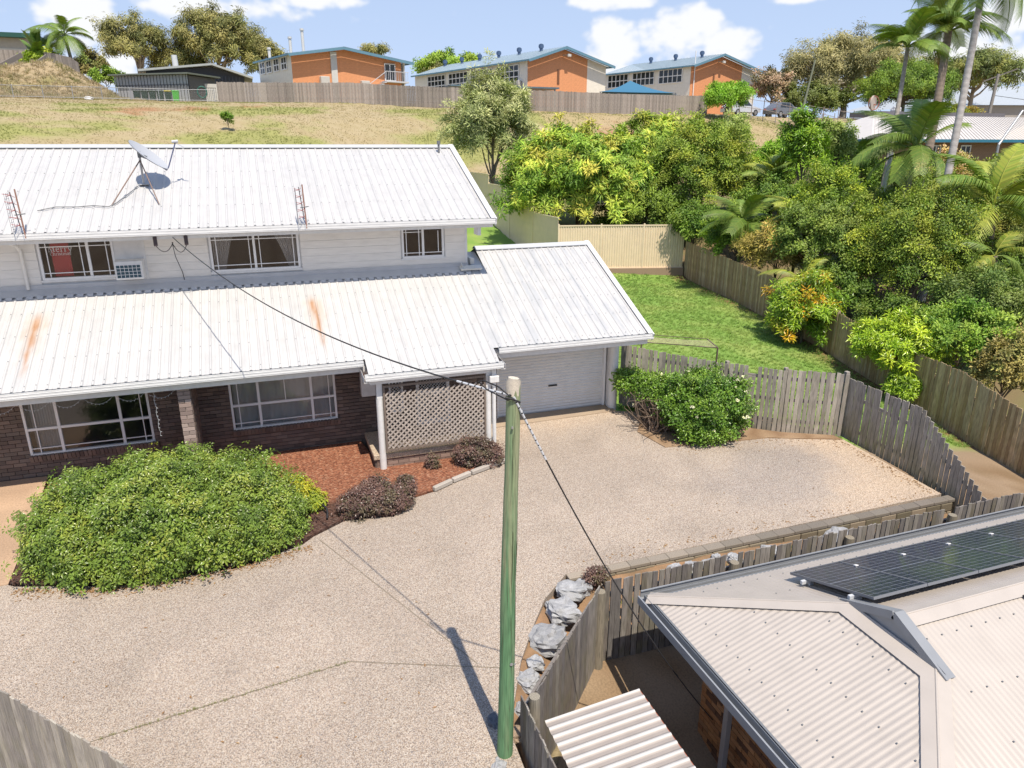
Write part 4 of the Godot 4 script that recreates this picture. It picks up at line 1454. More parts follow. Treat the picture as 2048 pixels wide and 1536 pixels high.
func palings(f: Node3D, a: Vector3, b: Vector3, ha: float, hb: float, meshes: Array, step: float, face: float, width := 1.0, skip := []) -> void:
	# palings along the foot line a-b, heights ha to hb, nailed on the side given by face
	var d := b - a
	var n := int(Vector2(d.x, d.z).length() / step)
	var turn := Basis(Vector3.UP, atan2(-d.z, d.x))
	var o := turn * Vector3(0, 0, 0.03 * face)
	for k in n:
		if k in skip:
			continue
		var t := (k + 0.5) / n
		var h := lerpf(ha, hb, t) + rnd(-0.02, 0.015)
		var lean := Basis(Vector3(0, 0, 1), rnd(-0.012, 0.012))
		var bs := turn * lean * Basis.from_scale(Vector3(rnd(0.95, 1.03) * width, h, 1.0))
		part(f, "paling", meshes[rng.randi() % meshes.size()], M.wood, Transform3D(bs, a.lerp(b, t) + o + turn * Vector3(0, 0, rnd(-0.003, 0.003)) - world_of(f)))


func rail(f: Node3D, a: Vector3, b: Vector3, c: Color) -> void:
	var r := MB.new()
	r.col = c
	r.bar(a, b, 0.038, 0.075)
	put(f, "rail", r, M.wood_flat)


func post(f: Node3D, at_: Vector3, h: float, r: float, c: Color, square := false) -> void:
	var p := MB.new()
	p.col = c
	if square:
		p.cbox(at(at_.x, at_.y + h * 0.5, at_.z), Vector3(r * 2, h, r * 2), 0.008)
	else:
		p.tube([at_ + Vector3(0, -0.2, 0), at_ + Vector3(0, h - 0.012, 0), at_ + Vector3(0, h, 0)], [r, r * 0.96, r * 0.86], 14)
	put(f, "post", p, M.wood)


func make_fences() -> void:
	var gm := paling_meshes(GREY_WOOD, Color(0.20, 0.205, 0.06), 0.12)
	var gm2 := paling_meshes(GREY_WOOD, Color(0.17, 0.17, 0.05), 0.42)
	var bm := paling_meshes(BROWN_WOOD, Color(0.27, 0.225, 0.04), 0.22)
	var dm := paling_meshes(DARK_WOOD, Color(0.2, 0.2, 0.05), 0.06)
	# grey fence between driveway and lawn, first leg
	var f := thing("paling_fence", "pale grey timber paling fence behind the white-flowered bush, its gappy palings in sunlight", "fence", Vector3(11.0, 0.1, -15.0))
	var legs := [[Vector3(8.75, 0.30, -16.0), Vector3(10.75, 0.12, -14.25)], [Vector3(10.75, 0.12, -14.25), Vector3(11.85, 0.08, -13.4)], [Vector3(11.85, 0.08, -13.4), Vector3(13.14, 0.05, -12.76)]]
	for i in 3:
		var l: Array = legs[i]
		palings(f, l[0], l[1], 1.66, 1.62, gm, 0.108, 1.0, 1.0, [4, 5] if i == 1 else [])
		if i == 1:  # two broken-off palings
			palings(f, l[0].lerp(l[1], 4.0 / 12.6), l[0].lerp(l[1], 6.0 / 12.6), 1.42, 1.38, gm, 0.108, 1.0)
		for yy in [0.3, 0.85, 1.4]:
			var off: Vector3 = (l[1] - l[0]).cross(Vector3.UP).normalized() * -0.02
			rail(f, l[0] + Vector3(0, yy, 0) + off, l[1] + Vector3(0, yy, 0) + off, GREY_WOOD[4])
		post(f, l[0] + Vector3(0.0, 0, -0.08), 1.68, 0.045, GREY_WOOD[3], true)
	# its second leg, running back to the street side and stepping down the bank
	var f2 := thing("paling_fence", "darker grey paling fence with a broken gap, running down the bank at the driveway end", "fence", Vector3(13.15, 0, -11.5))
	palings(f2, Vector3(13.16, 0.04, -12.9), Vector3(13.12, -0.05, -10.65), 1.52, 1.58, gm2, 0.112, -1.0, 1.0, [10])
	palings(f2, Vector3(13.14, 0.0, -11.78), Vector3(13.14, 0.0, -11.66), 1.08, 1.08, gm2, 0.112, -1.0)
	palings(f2, Vector3(13.12, -0.05, -10.65), Vector3(13.1, -0.75, -8.52), 1.58, 0.72, gm2, 0.112, -1.0)
	for yy in [0.3, 1.1]:
		rail(f2, Vector3(13.22, 0.04 + yy, -12.9), Vector3(13.18, -0.05 + yy, -10.65), GREY_WOOD[4])
		rail(f2, Vector3(13.18, -0.05 + yy, -10.65), Vector3(13.16, -0.75 + yy * 0.5, -8.52), GREY_WOOD[4])
	post(f2, Vector3(13.27, 0.0, -12.98), 1.66, 0.05, GREY_WOOD[1], true)
	post(f2, Vector3(13.25, -0.1, -10.7), 1.5, 0.05, GREY_WOOD[1], true)
	# long brown boundary fence
	var f3 := thing("paling_fence", "long brown timber paling fence with mossy feet between the lawn and the palm garden", "fence", Vector3(19, 0, -22))
	var k := [[20.5, 0.40, -31.7, 1.93], [19.98, 0.31, -27.7, 1.8], [19.32, 0.10, -22.65, 1.72], [18.9, -0.30, -19.4, 1.68], [18.45, -0.78, -15.94, 1.78], [18.16, -0.98, -13.7, 1.9], [17.85, -1.32, -11.3, 1.75], [17.5, -1.5, -8.6, 1.7]]
	for i in k.size() - 1:
		var a := Vector3(k[i][0], k[i][1], k[i][2])
		var b := Vector3(k[i + 1][0], k[i + 1][1], k[i + 1][2])
		palings(f3, a, b, k[i][3], k[i + 1][3], bm, 0.104, -1.0, 1.02)
		for yy in [0.25, 1.35]:
			rail(f3, a + Vector3(0.06, yy, 0), b + Vector3(0.06, yy, 0), BROWN_WOOD[4])
		post(f3, a + Vector3(0.12, 0, 0), 1.7, 0.05, BROWN_WOOD[3], true)
	# neighbour's fence along the retaining sleepers, then round the corner to the pole
	var f4 := thing("paling_fence", "dark weathered paling fence between the rock bank and the cream roof", "fence", Vector3(8, -1, -8.4))
	var secs := [[4.42, 6.62], [6.86, 9.1], [9.1, 11.36], [11.6, 13.8], [14.0, 16.4], [16.4, 18.6]]
	for s in secs:
		var yb: float = -0.93
		palings(f4, Vector3(s[0], yb, -8.38), Vector3(s[1], yb, -8.38), 1.52, 1.52, dm, 0.104, 1.0, 0.98)
	for yy in [-0.72, 0.3]:
		rail(f4, Vector3(4.42, yy, -8.40), Vector3(18.6, yy, -8.40), DARK_WOOD[0])
	for x in [4.33, 6.74, 9.1, 11.48, 13.9, 16.4]:
		post(f4, Vector3(x, -1.5, -8.28), 1.98, 0.085, Color(0.30, 0.265, 0.2))
	for j in 3:
		var sl := MB.new()
		sl.col = Color(0.36, 0.29, 0.16) * rnd(0.85, 1.1)
		sl.tube([Vector3(4.4, -1.40 + 0.15 * j, -8.42), Vector3(9.2, -1.40 + 0.15 * j, -8.42)], [0.072, 0.072], 10)
		sl.tube([Vector3(9.2, -1.40 + 0.15 * j, -8.42), Vector3(18.6, -1.40 + 0.15 * j, -8.42)], [0.07, 0.07], 10)
		put(f4, "sleeper", sl, M.wood_flat)
	var f5 := thing("paling_fence", "weathered grey paling fence running beside the boulders towards the green pole", "fence", Vector3(3.4, -0.5, -7.5))
	palings(f5, Vector3(4.30, -0.98, -8.33), Vector3(2.58, -1.1, -6.64), 1.53, 1.55, dm, 0.1, -1.0, 1.08)
	for yy in [-0.7, 0.25]:
		rail(f5, Vector3(4.22, yy, -8.36), Vector3(2.5, yy, -6.68), DARK_WOOD[0])
	for j in 3:
		var sl := MB.new()
		sl.col = Color(0.36, 0.29, 0.16) * rnd(0.85, 1.1)
		sl.tube([Vector3(4.36, -1.40 + 0.15 * j, -8.28), Vector3(2.6, -1.40 + 0.15 * j, -6.56)], [0.072, 0.072], 10)
		put(f5, "sleeper", sl, M.wood_flat)
	var f6 := thing("paling_fence", "grey paling fence beside the small striped roof at the bottom edge", "fence", Vector3(2.5, -0.5, -6.0))
	palings(f6, Vector3(2.47, -1.1, -6.64), Vector3(2.47, -1.1, -4.2), 1.62, 1.5, dm, 0.1, 1.0, 1.0)
	rail(f6, Vector3(2.56, 0.1, -6.6), Vector3(2.56, 0.1, -4.2), DARK_WOOD[0])
	post(f6, Vector3(2.60, -1.5, -6.58), 1.98, 0.078, Color(0.33, 0.30, 0.24))
	# low-angled fence in the bottom left corner
	var f7 := thing("paling_fence", "grey timber paling fence crossing the bottom left corner", "fence", Vector3(-2.5, -0.2, -7.0))
	palings(f7, Vector3(-3.75, -0.2, -8.32), Vector3(-1.35, -0.2, -5.72), 1.62, 1.62, gm, 0.104, 1.0, 1.04)
	for yy in [0.25, 1.1]:
		rail(f7, Vector3(-3.75, yy, -8.32) + Vector3(0.03, 0, -0.03), Vector3(-1.35, yy, -5.72) + Vector3(0.03, 0, -0.03), GREY_WOOD[4])
	# block retaining wall at the end of the driveway
	var bw := thing("retaining_wall", "low concrete block retaining wall with capping along the driveway edge", "wall", Vector3(8.5, -0.5, -9.6))
	var bed := MB.new()
	bed.col = Color(0.20, 0.17, 0.13)
	bed.bx(Vector3(4.5, -1.2, -9.62), Vector3(13.02, -0.14, -9.52))
	put(bw, "mortar_core", bed, M.block)
	for j in 3:
		var x := 4.45 - (0.2 if j % 2 else 0.0)
		while x < 13.0:
			var a := maxf(x, 4.45)
			var e := minf(x + 0.385, 13.05)
			if e - a > 0.05:
				var b := MB.new()
				b.col = Color(0.30, 0.25, 0.18).lerp(Color(0.12, 0.105, 0.07), rng.randf() * 0.85)
				b.cbox(at((a + e) * 0.5, -0.23 - 0.195 * j, -9.55 + rnd(-0.006, 0.006)), Vector3(e - a, 0.18, 0.16), 0.012)
				put(bw, "block", b, M.block)
			x += 0.395
	var cx := 4.35
	while cx < 13.05:
		var e := minf(cx + 0.39, 13.12)
		var b := MB.new()
		var pale_ := smoothstep(9.0, 5.0, cx)
		b.col = Color(0.215, 0.19, 0.16).lerp(Color(0.40, 0.345, 0.275), pale_ * rnd(0.4, 0.8)) * rnd(0.9, 1.08)
		b.cbox(Transform3D(Basis(Vector3.UP, rnd(-0.008, 0.008)), Vector3((cx + e) * 0.5, -0.095 + rnd(-0.004, 0.004), -9.57)), Vector3(e - cx - 0.003, 0.07, 0.19), 0.010)
		put(bw, "capping", b, M.block)
		cx += 0.39
	# cream sheet-steel fence at the back of the lawn
	steel_fence()
	# brick-on-edge garden edging
	for q in [[2.86, -13.12, 3.32, -13.36, "leftmost pale edging block between mulch bed and driveway"], [3.33, -13.37, 3.80, -13.58, "second pale edging block from the left along the mulch bed"], [3.81, -13.585, 4.28, -13.77, "third pale edging block from the left along the mulch bed"], [4.29, -13.775, 4.72, -13.93, "rightmost pale edging block, under the purple bush by the porch"]]:
		var e := MB.new()
		e.col = Color(0.46, 0.42, 0.37) * rnd(0.9, 1.1)
		var a := Vector3(q[0], dh(q[1]) + 0.06, q[1])
		var b := Vector3(q[2], dh(q[3]) + 0.06, q[3])
		var d := (b - a).normalized()
		e.cbox(Transform3D(Basis(d, d.cross(Vector3.FORWARD).normalized() * -1.0, d.cross(d.cross(Vector3.FORWARD).normalized() * -1.0)), (a + b) * 0.5), Vector3(a.distance_to(b) - 0.02, 0.1, 0.1), 0.015)
		tag(part(self, "edging_block", e.mesh(), M.block), q[4], "edging", "edging blocks along the mulch bed")


func steel_fence() -> void:
	var f := thing("steel_fence", "cream ribbed steel panel fence stepping down the slope behind the lawn", "fence", Vector3(15, 1, -32))
	var pts := [[14.2, -33.45, 0.8, 3.12], [14.06, -36.7, 1.3, 3.75], [13.8, -39.8, 1.85, 4.48], [13.76, -43.6, 2.5, 4.95], [13.7, -48.9, 3.6, 5.5]]
	for i in pts.size() - 1:
		steel_panel(f, Vector2(pts[i + 1][0], pts[i + 1][1]), Vector2(pts[i][0], pts[i][1]), pts[i][2], pts[i + 1][3] - 0.25)
	var xs := [14.2, 16.3, 18.4, 20.45]
	var zs := [-33.45, -32.9, -32.3, -31.75]
	for i in 3:
		steel_panel(f, Vector2(xs[i], zs[i]), Vector2(xs[i + 1], zs[i + 1]), 0.98, 3.12)
	var pl := MB.new()
	pl.col = Color(0.38, 0.27, 0.19)
	for i in 3:
		var a := Vector3(xs[i], 0.58, zs[i] + 0.05)
		var b := Vector3(xs[i + 1], 0.58, zs[i + 1] + 0.05)
		pl.bar(a, b, 0.14, 0.78)
	put(f, "plinth", pl, M.block)


func steel_panel(f: Node3D, a: Vector2, b: Vector2, y0: float, y1: float) -> void:
	var m := MB.new()
	var d := (b - a)
	var l := d.length()
	var t := Transform3D(Basis(Vector3(d.x / l, 0, d.y / l), Vector3.UP, Vector3(d.x / l, 0, d.y / l).cross(Vector3.UP)), Vector3(a.x, 0, a.y))
	var x := 0.03
	while x < l - 0.03:
		var q := [[0.0, 0.0], [0.05, 0.0], [0.062, 0.025], [0.112, 0.025], [0.125, 0.0]]
		for k in 4:
			var x0: float = x + q[k][0]
			var x1: float = minf(x + q[k + 1][0], l - 0.03)
			if x1 > x0:
				m.quad(t * Vector3(x0, y0, q[k][1]), t * Vector3(x1, y0, q[k + 1][1]), t * Vector3(x1, y1, q[k + 1][1]), t * Vector3(x0, y1, q[k][1]))
		x += 0.125
	put(f, "steel_panel", m, M.steel_fence)
	var r := MB.new()
	for y in [y0, y1]:
		r.box(t * at(l * 0.5, y, 0.01), Vector3(l, 0.06, 0.06))
	r.box(t * at(0, (y0 + y1) * 0.5 + 0.02, 0.01), Vector3(0.075, y1 - y0 + 0.14, 0.075))
	put(f, "frame", r, M.steel_fence)


# ---------------------------------------------------------------- neighbour's house, bottom right
func corr_face(parent: Node3D, o: Vector3, ud: Vector3, sd: Vector3, u0: float, u1: float, lo: Callable, hi: Callable, mat_: Material, sheet_w := 0.762, pitch := 0.0762, amp := 0.0038) -> void:
	# corrugated sheets: waves across ud, running along sd between lo(u) and hi(u)
	var nn := sd.cross(ud).normalized()
	if nn.y < 0:
		nn = -nn
	var flip := ud.cross(sd).dot(nn) < 0
	var start := u0
	while start < u1 - 0.005:
		var stop := minf(start + sheet_w, u1)
		var b := MB.new()
		var m := int(ceil((stop - start) / pitch * 8.0))
		for k in m + 1:
			var u := lerpf(start, stop, float(k) / m)
			var ph := TAU * u / pitch
			var w := nn * amp * cos(ph)
			var n2 := (nn + ud * amp * TAU / pitch * sin(ph)).normalized()
			var a: float = lo.call(u)
			var e: float = maxf(hi.call(u), a)
			b.p(o + ud * u + sd * a + w, n2)
			b.p(o + ud * u + sd * e + w, n2)
		for k in m:
			var q := k * 2
			if flip:
				b.t3(q, q + 1, q + 3)
				b.t3(q, q + 3, q + 2)
			else:
				b.t3(q, q + 3, q + 1)
				b.t3(q, q + 2, q + 3)
		put(parent, "roof_sheet", b, mat_)
		start = stop


func make_neighbour() -> void:
	var h := thing("neighbour_house", "cream corrugated hip-roofed brick house in the lower right corner", "house", Vector3(8, -1.45, -5))
	var E0 := Vector3(4.75, 0.8, -7.49)  # north-west eave corner
	var p := 0.37
	var q := sqrt(1 + p * p)
	var zr := -5.12
	var yr := 0.8 + p * (zr - E0.z)
	var xg := 6.5  # gablet
	var zn := 2.0 * zr - E0.z  # south eave
	var nw := zn
	# face A: rises towards +z
	var sA := Vector3(0, p, 1) / q
	corr_face(h, Vector3(0, 0.8, E0.z), Vector3.RIGHT, sA, E0.x, 14.6, func(_u: float) -> float: return -0.05, func(u: float) -> float: return minf((u - E0.x) if u < xg else 99.0, zr - E0.z) * q, M.cream_roof)
	# face B: hip end, rises towards +x
	var sB := Vector3(1, p, 0) / q
	corr_face(h, Vector3(E0.x, 0.8, 0), Vector3(0, 0, 1), sB, E0.z, zn, func(_u: float) -> float: return -0.05, func(u: float) -> float: return minf(xg - E0.x, minf(u - E0.z, zn - u)) * q, M.cream_roof)
	# face C: falls towards the camera side, cut by a valley on the right
	var sC := Vector3(0, p, -1) / q
	corr_face(h, Vector3(0, 0.8, zn), Vector3.RIGHT, sC, E0.x, 14.6, func(u: float) -> float: return maxf(-0.05, (u - 8.55) * 1.0), func(u: float) -> float: return minf((u - E0.x) if u < xg else 99.0, zn - zr) * q, M.cream_roof)
	# face D: the wing beyond the valley, facing west
	var sD := Vector3(1, p, 0) / q
	corr_face(h, Vector3(8.42, 0.8, 0), Vector3(0, 0, 1), sD, zr + 0.25, 2.0, func(u: float) -> float: return maxf(0.0, (zn - u)) * q * 1.0, func(_u: float) -> float: return 2.4, M.cream_roof)
	# ridge and hip caps
	var caps := [[Vector3(xg, yr, zr), Vector3(8.6, yr, zr)], [E0 + Vector3(-0.05, -0.02, -0.05), Vector3(xg, 0.8 + p * (xg - E0.x), E0.z + xg - E0.x)], [Vector3(xg, 0.8 + p * (xg - E0.x), zn - (xg - E0.x)), Vector3(E0.x, 0.8, zn)], [Vector3(xg, 0.8 + p * (xg - E0.x), E0.z + xg - E0.x), Vector3(xg, 0.8 + p * (xg - E0.x), zn - (xg - E0.x))], [Vector3(8.6, yr, zr), Vector3(14.6, yr + 0.02, zr)]]
	for i in caps.size():
		var a: Vector3 = caps[i][0] + Vector3(0, 0.03, 0)
		var b: Vector3 = caps[i][1] + Vector3(0, 0.03, 0)
		var d := (b - a).normalized()
		var s := d.cross(Vector3.UP).normalized()
		var w := 0.17
		var dl := Vector3.ZERO
		var dr := Vector3.ZERO
		if i == 0 or i == 4:
			dl = Vector3(0, -p, -1).normalized() * w
			dr = Vector3(0, -p, 1).normalized() * w
		elif i == 3:
			dl = Vector3(-1, -p, 0).normalized() * 0.2
			dr = Vector3(0.02, 0.0, 0)
		elif i == 1:
			dl = (s * -1.0 + Vector3(0, -p * 0.7, 0)).normalized() * w * 0.9
			dr = (s * 1.0 + Vector3(0, -p * 0.7, 0)).normalized() * w * 0.9
		else:
			dl = (s * -1.0 + Vector3(0, -p * 0.7, 0)).normalized() * w * 0.9
			dr = (s * 1.0 + Vector3(0, -p * 0.7, 0)).normalized() * w * 0.9
		var c := MB.new()
		for side in [dl, dr]:
			var v: Vector3 = side
			if d.cross(v).y > 0:
				c.quad(a, b, b + v, a + v)
			else:
				c.quad(a + v, b + v, b, a)
		c.tube([a + Vector3(0, -0.004, 0), b + Vector3(0, -0.004, 0)], [0.014, 0.014], 8)
		put(h, "ridge_cap", c, M.cream_roof)
	# gablet: grey flashing wall and barge
	var y1 := 0.8 + p * (xg - E0.x)
	var z0 := E0.z + (xg - E0.x)
	var z1 := zn - (xg - E0.x)
	var g := MB.new()
	g.face(Transform3D(Basis(), Vector3(xg + 0.3, y1, zr)), [Vector3(-0.28, 0.02, z0 - zr - 0.12), Vector3(-0.28, 0.02, z1 - zr + 0.12), Vector3(-0.28, yr - y1 + 0.05, 0)])
	put(h, "gablet", g, M.trim_grey)
	var gb := MB.new()
	for s in [-1.0, 1.0]:
		var a := Vector3(xg, yr + 0.055, zr)
		var e := Vector3(xg, y1 - 0.05, zr + s * (zr - z0) * 1.22)
		gb.bar(a, e, 0.03, 0.10)
		gb.bar(a + Vector3(0.07, 0.03, 0), e + Vector3(0.07, 0.03, 0), 0.14, 0.01)
	put(h, "gablet_barge", gb, M.trim_grey)
	# gutters in grey
	var gt := MB.new()
	gutter_box(gt, Vector3(4.66, 0.80, -7.58), Vector3(14.6, 0.80, -7.58), Vector3(0, 0, -1))
	put(h, "gutter", gt, M.trim_grey)
	gt = MB.new()
	gutter_box(gt, Vector3(4.66, 0.80, -7.58), Vector3(4.66, 0.80, zn), Vector3(-1, 0, 0))
	put(h, "gutter", gt, M.trim_grey)
	var so := MB.new()
	so.bx(Vector3(4.68, 0.62, -7.5), Vector3(14.5, 0.64, zn))
	so.bx(Vector3(4.69, 0.64, -7.52), Vector3(4.72, 0.80, zn))
	so.bx(Vector3(4.72, 0.64, -7.52), Vector3(14.5, 0.80, -7.49))
	put(h, "soffit", so, M.grey_steel)
	# screws
	var sc := MB.new()
	for s in [0.25, 0.95, 1.6]:
		var x := 5.2
		while x < 14.0:
			if s < (x - E0.x) * q - 0.1:
				sc.cbox(Transform3D(Basis(), Vector3(x, 0.8, E0.z) + sA * s + Vector3(0, 0.014, 0)), Vector3(0.018, 0.012, 0.018), 0.004)
			x += 0.2286
	for s in [0.3, 0.9, 1.5]:
		var z := E0.z + 0.2
		while z < zn:
			if s < minf(z - E0.z, zn - z) * q - 0.1:
				sc.cbox(Transform3D(Basis(), Vector3(E0.x, 0.8, z) + sB * s + Vector3(0, 0.014, 0)), Vector3(0.018, 0.012, 0.018), 0.004)
			z += 0.2286
	for s in [0.5, 1.0, 1.55, 2.2]:
		var x := 6.7
		while x < 8.6:
			if s > (x - 8.55) + 0.1:
				sc.cbox(Transform3D(Basis(), Vector3(x, 0.8, zn) + sC * s + Vector3(0, 0.014, 0)), Vector3(0.018, 0.012, 0.018), 0.004)
			x += 0.2286
	stuff(put(h, "roof_screws", sc, M.grey_steel))
	var val := MB.new()
	val.bar(Vector3(8.42, 1.66, zr + 0.15), Vector3(8.9, 0.9, zn + 0.4), 0.05, 0.012)
	put(h, "valley", val, M.black)
	# walls: mottled orange brick
	var core := MB.new()
	core.bx(Vector3(5.36, -1.6, -6.96), Vector3(14.4, 0.62, zn + 0.4))
	put(h, "wall", core, M.mortar_pale)
	var tones := [Color(0.36, 0.17, 0.065), Color(0.40, 0.20, 0.08), Color(0.32, 0.145, 0.055), Color(0.15, 0.075, 0.04), Color(0.38, 0.19, 0.08), Color(0.42, 0.22, 0.10)]
	var rest := MB.new()
	brick_face(h, Vector3(5.345, -1.45, -6.95), Vector3(0, 0, 1), Vector3(-1, 0, 0), 3.6, 2.06, [], tones, func(a: float, y: float) -> bool: return a < 2.6 and y < 2.0, rest)
	brick_face(h, Vector3(8.0, -1.45, -6.975), Vector3(-1, 0, 0), Vector3(0, 0, -1), 2.6, 2.06, [], tones, func(_a: float, _y: float) -> bool: return false, rest)
	stuff(put(h, "wall_bricks", rest, M.brick))
	var dp := MB.new()
	dp.cbox(at(5.18, -0.4, -6.15), Vector3(0.09, 2.05, 0.09), 0.01)
	put(h, "verandah_post", dp, M.trim_grey)
	# solar array: six panels on two rails
	var arr := thing("solar_array", "row of dark blue solar panels on the cream corrugated roof", "solar array", Vector3(6.5, 1.0, -6.5))
	for k in 6:
		solar(arr, 6.62 + 0.872 * k, 0.862, Vector3(0, 0.8 + p * (-6.93 - E0.z) + 0.13, -6.93), sA)
	for s in [0.32, 1.18]:
		var rb := MB.new()
		var o: Vector3 = Vector3(0, 0.8 + p * (-6.93 - E0.z) + 0.075, -6.93) + sA * s
		rb.bar(o + Vector3(6.55, 0, 0), o + Vector3(11.9, 0, 0), 0.04, 0.05)
		for x in [6.72, 7.9, 9.1, 10.3]:
			rb.bx(o + Vector3(x - 0.03, -0.09, -0.02), o + Vector3(x + 0.03, -0.02, 0.02))
		put(arr, "rail", rb, M.line)


func gutter_box(g: MB, a: Vector3, b: Vector3, out: Vector3) -> void:
	var d := (b - a).normalized()
	var l := a.distance_to(b)
	var t := Transform3D(Basis(d, Vector3.UP, d.cross(Vector3.UP)), (a + b) * 0.5)
	var s := 1.0 if t.basis.z.dot(out) > 0 else -1.0
	g.box(t * at(0, -0.055, s * 0.1), Vector3(l, 0.11, 0.005))
	g.box(t * at(0, 0.004, s * 0.092), Vector3(l, 0.014, 0.022))
	g.box(t * at(0, -0.108, s * 0.05), Vector3(l, 0.005, 0.1))
	g.box(t * at(0, -0.05, -s * 0.004), Vector3(l, 0.11, 0.005))


func solar(arr: Node3D, x0: float, w: float, o: Vector3, sd: Vector3) -> void:
	var l := 1.50
	var up := sd.cross(Vector3.RIGHT).normalized()
	if up.y < 0:
		up = -up
	var t := Transform3D(Basis(Vector3.RIGHT, sd, up), o + Vector3(x0, 0, 0))
	t = Transform3D(Basis(Vector3.RIGHT, up, Vector3.RIGHT.cross(up)), o + Vector3(x0 + w * 0.5, 0, 0) + sd * l * 0.5)
	var gl := MB.new()
	gl.box(t * at(0, 0.004, 0), Vector3(w - 0.024, 0.016, l - 0.024))
	var sp := put(arr, "solar_panel", gl, M.cell)
	var fr := MB.new()
	fr.box(t * at(0, 0.0, l * 0.5 - 0.006), Vector3(w, 0.035, 0.012))
	fr.box(t * at(0, 0.0, -l * 0.5 + 0.006), Vector3(w, 0.035, 0.012))
	fr.box(t * at(w * 0.5 - 0.006, 0.0, 0), Vector3(0.012, 0.035, l - 0.024))
	fr.box(t * at(-w * 0.5 + 0.006, 0.0, 0), Vector3(0.012, 0.035, l - 0.024))
	put(sp, "frame", fr, M.panel_frame)
	var ln := MB.new()
	for k in range(1, 6):
		ln.box(t * at(-w * 0.5 + w * k / 6.0, 0.0125, 0), Vector3(0.0035, 0.0012, l - 0.03))
	for k in range(1, 14):
		ln.box(t * at(0, 0.0128, -l * 0.5 + l * k / 14.0), Vector3(w - 0.03, 0.0012, 0.003 if k != 7 else 0.014))
	stuff(put(sp, "cell_lines", ln, M.cell_line))
	var cl := MB.new()
	cl.box(t * at(w * 0.5, 0.022, -l * 0.28), Vector3(0.05, 0.012, 0.05))
	put(sp, "clamp", cl, M.frame)


# ---------------------------------------------------------------- yard things
func rock_mesh(r: Vector3, seed_: int, c: Color) -> MB:
	var b := MB.new()
	var f := FastNoiseLite.new()
	f.seed = seed_
	f.frequency = 0.9
	f.fractal_octaves = 3
	var rows := 14
	var cols := 22
	for j in rows + 1:
		var el := PI * (float(j) / rows - 0.5)
		for i in cols + 1:
			var az := TAU * (i % cols) / cols
			var d := Vector3(cos(el) * cos(az), sin(el), cos(el) * sin(az))
			var q := Vector3(signf(d.x) * pow(absf(d.x), 0.7), signf(d.y) * pow(absf(d.y), 0.7), signf(d.z) * pow(absf(d.z), 0.7))
			var k := 1.0 + 0.45 * f.get_noise_3d(d.x * 1.3, d.y * 1.3, d.z * 1.3) + 0.08 * f.get_noise_3d(d.x * 5.0, d.y * 5.0, d.z * 5.0)
			b.col = c * (0.85 + 0.35 * f.get_noise_3d(d.x * 3.0 + 5.0, d.y * 3.0, d.z * 3.0))
			b.p(q * r * k, Vector3.UP)
	var faces := MB.new()
	for j in rows:
		for i in cols:
			var a := j * (cols + 1) + i
			for t in [[a, a + cols + 2, a + 1], [a, a + cols + 1, a + cols + 2]]:
				faces.col = b.c[t[0]]
				faces.tri(b.v[t[0]], b.v[t[1]], b.v[t[2]])
	return faces


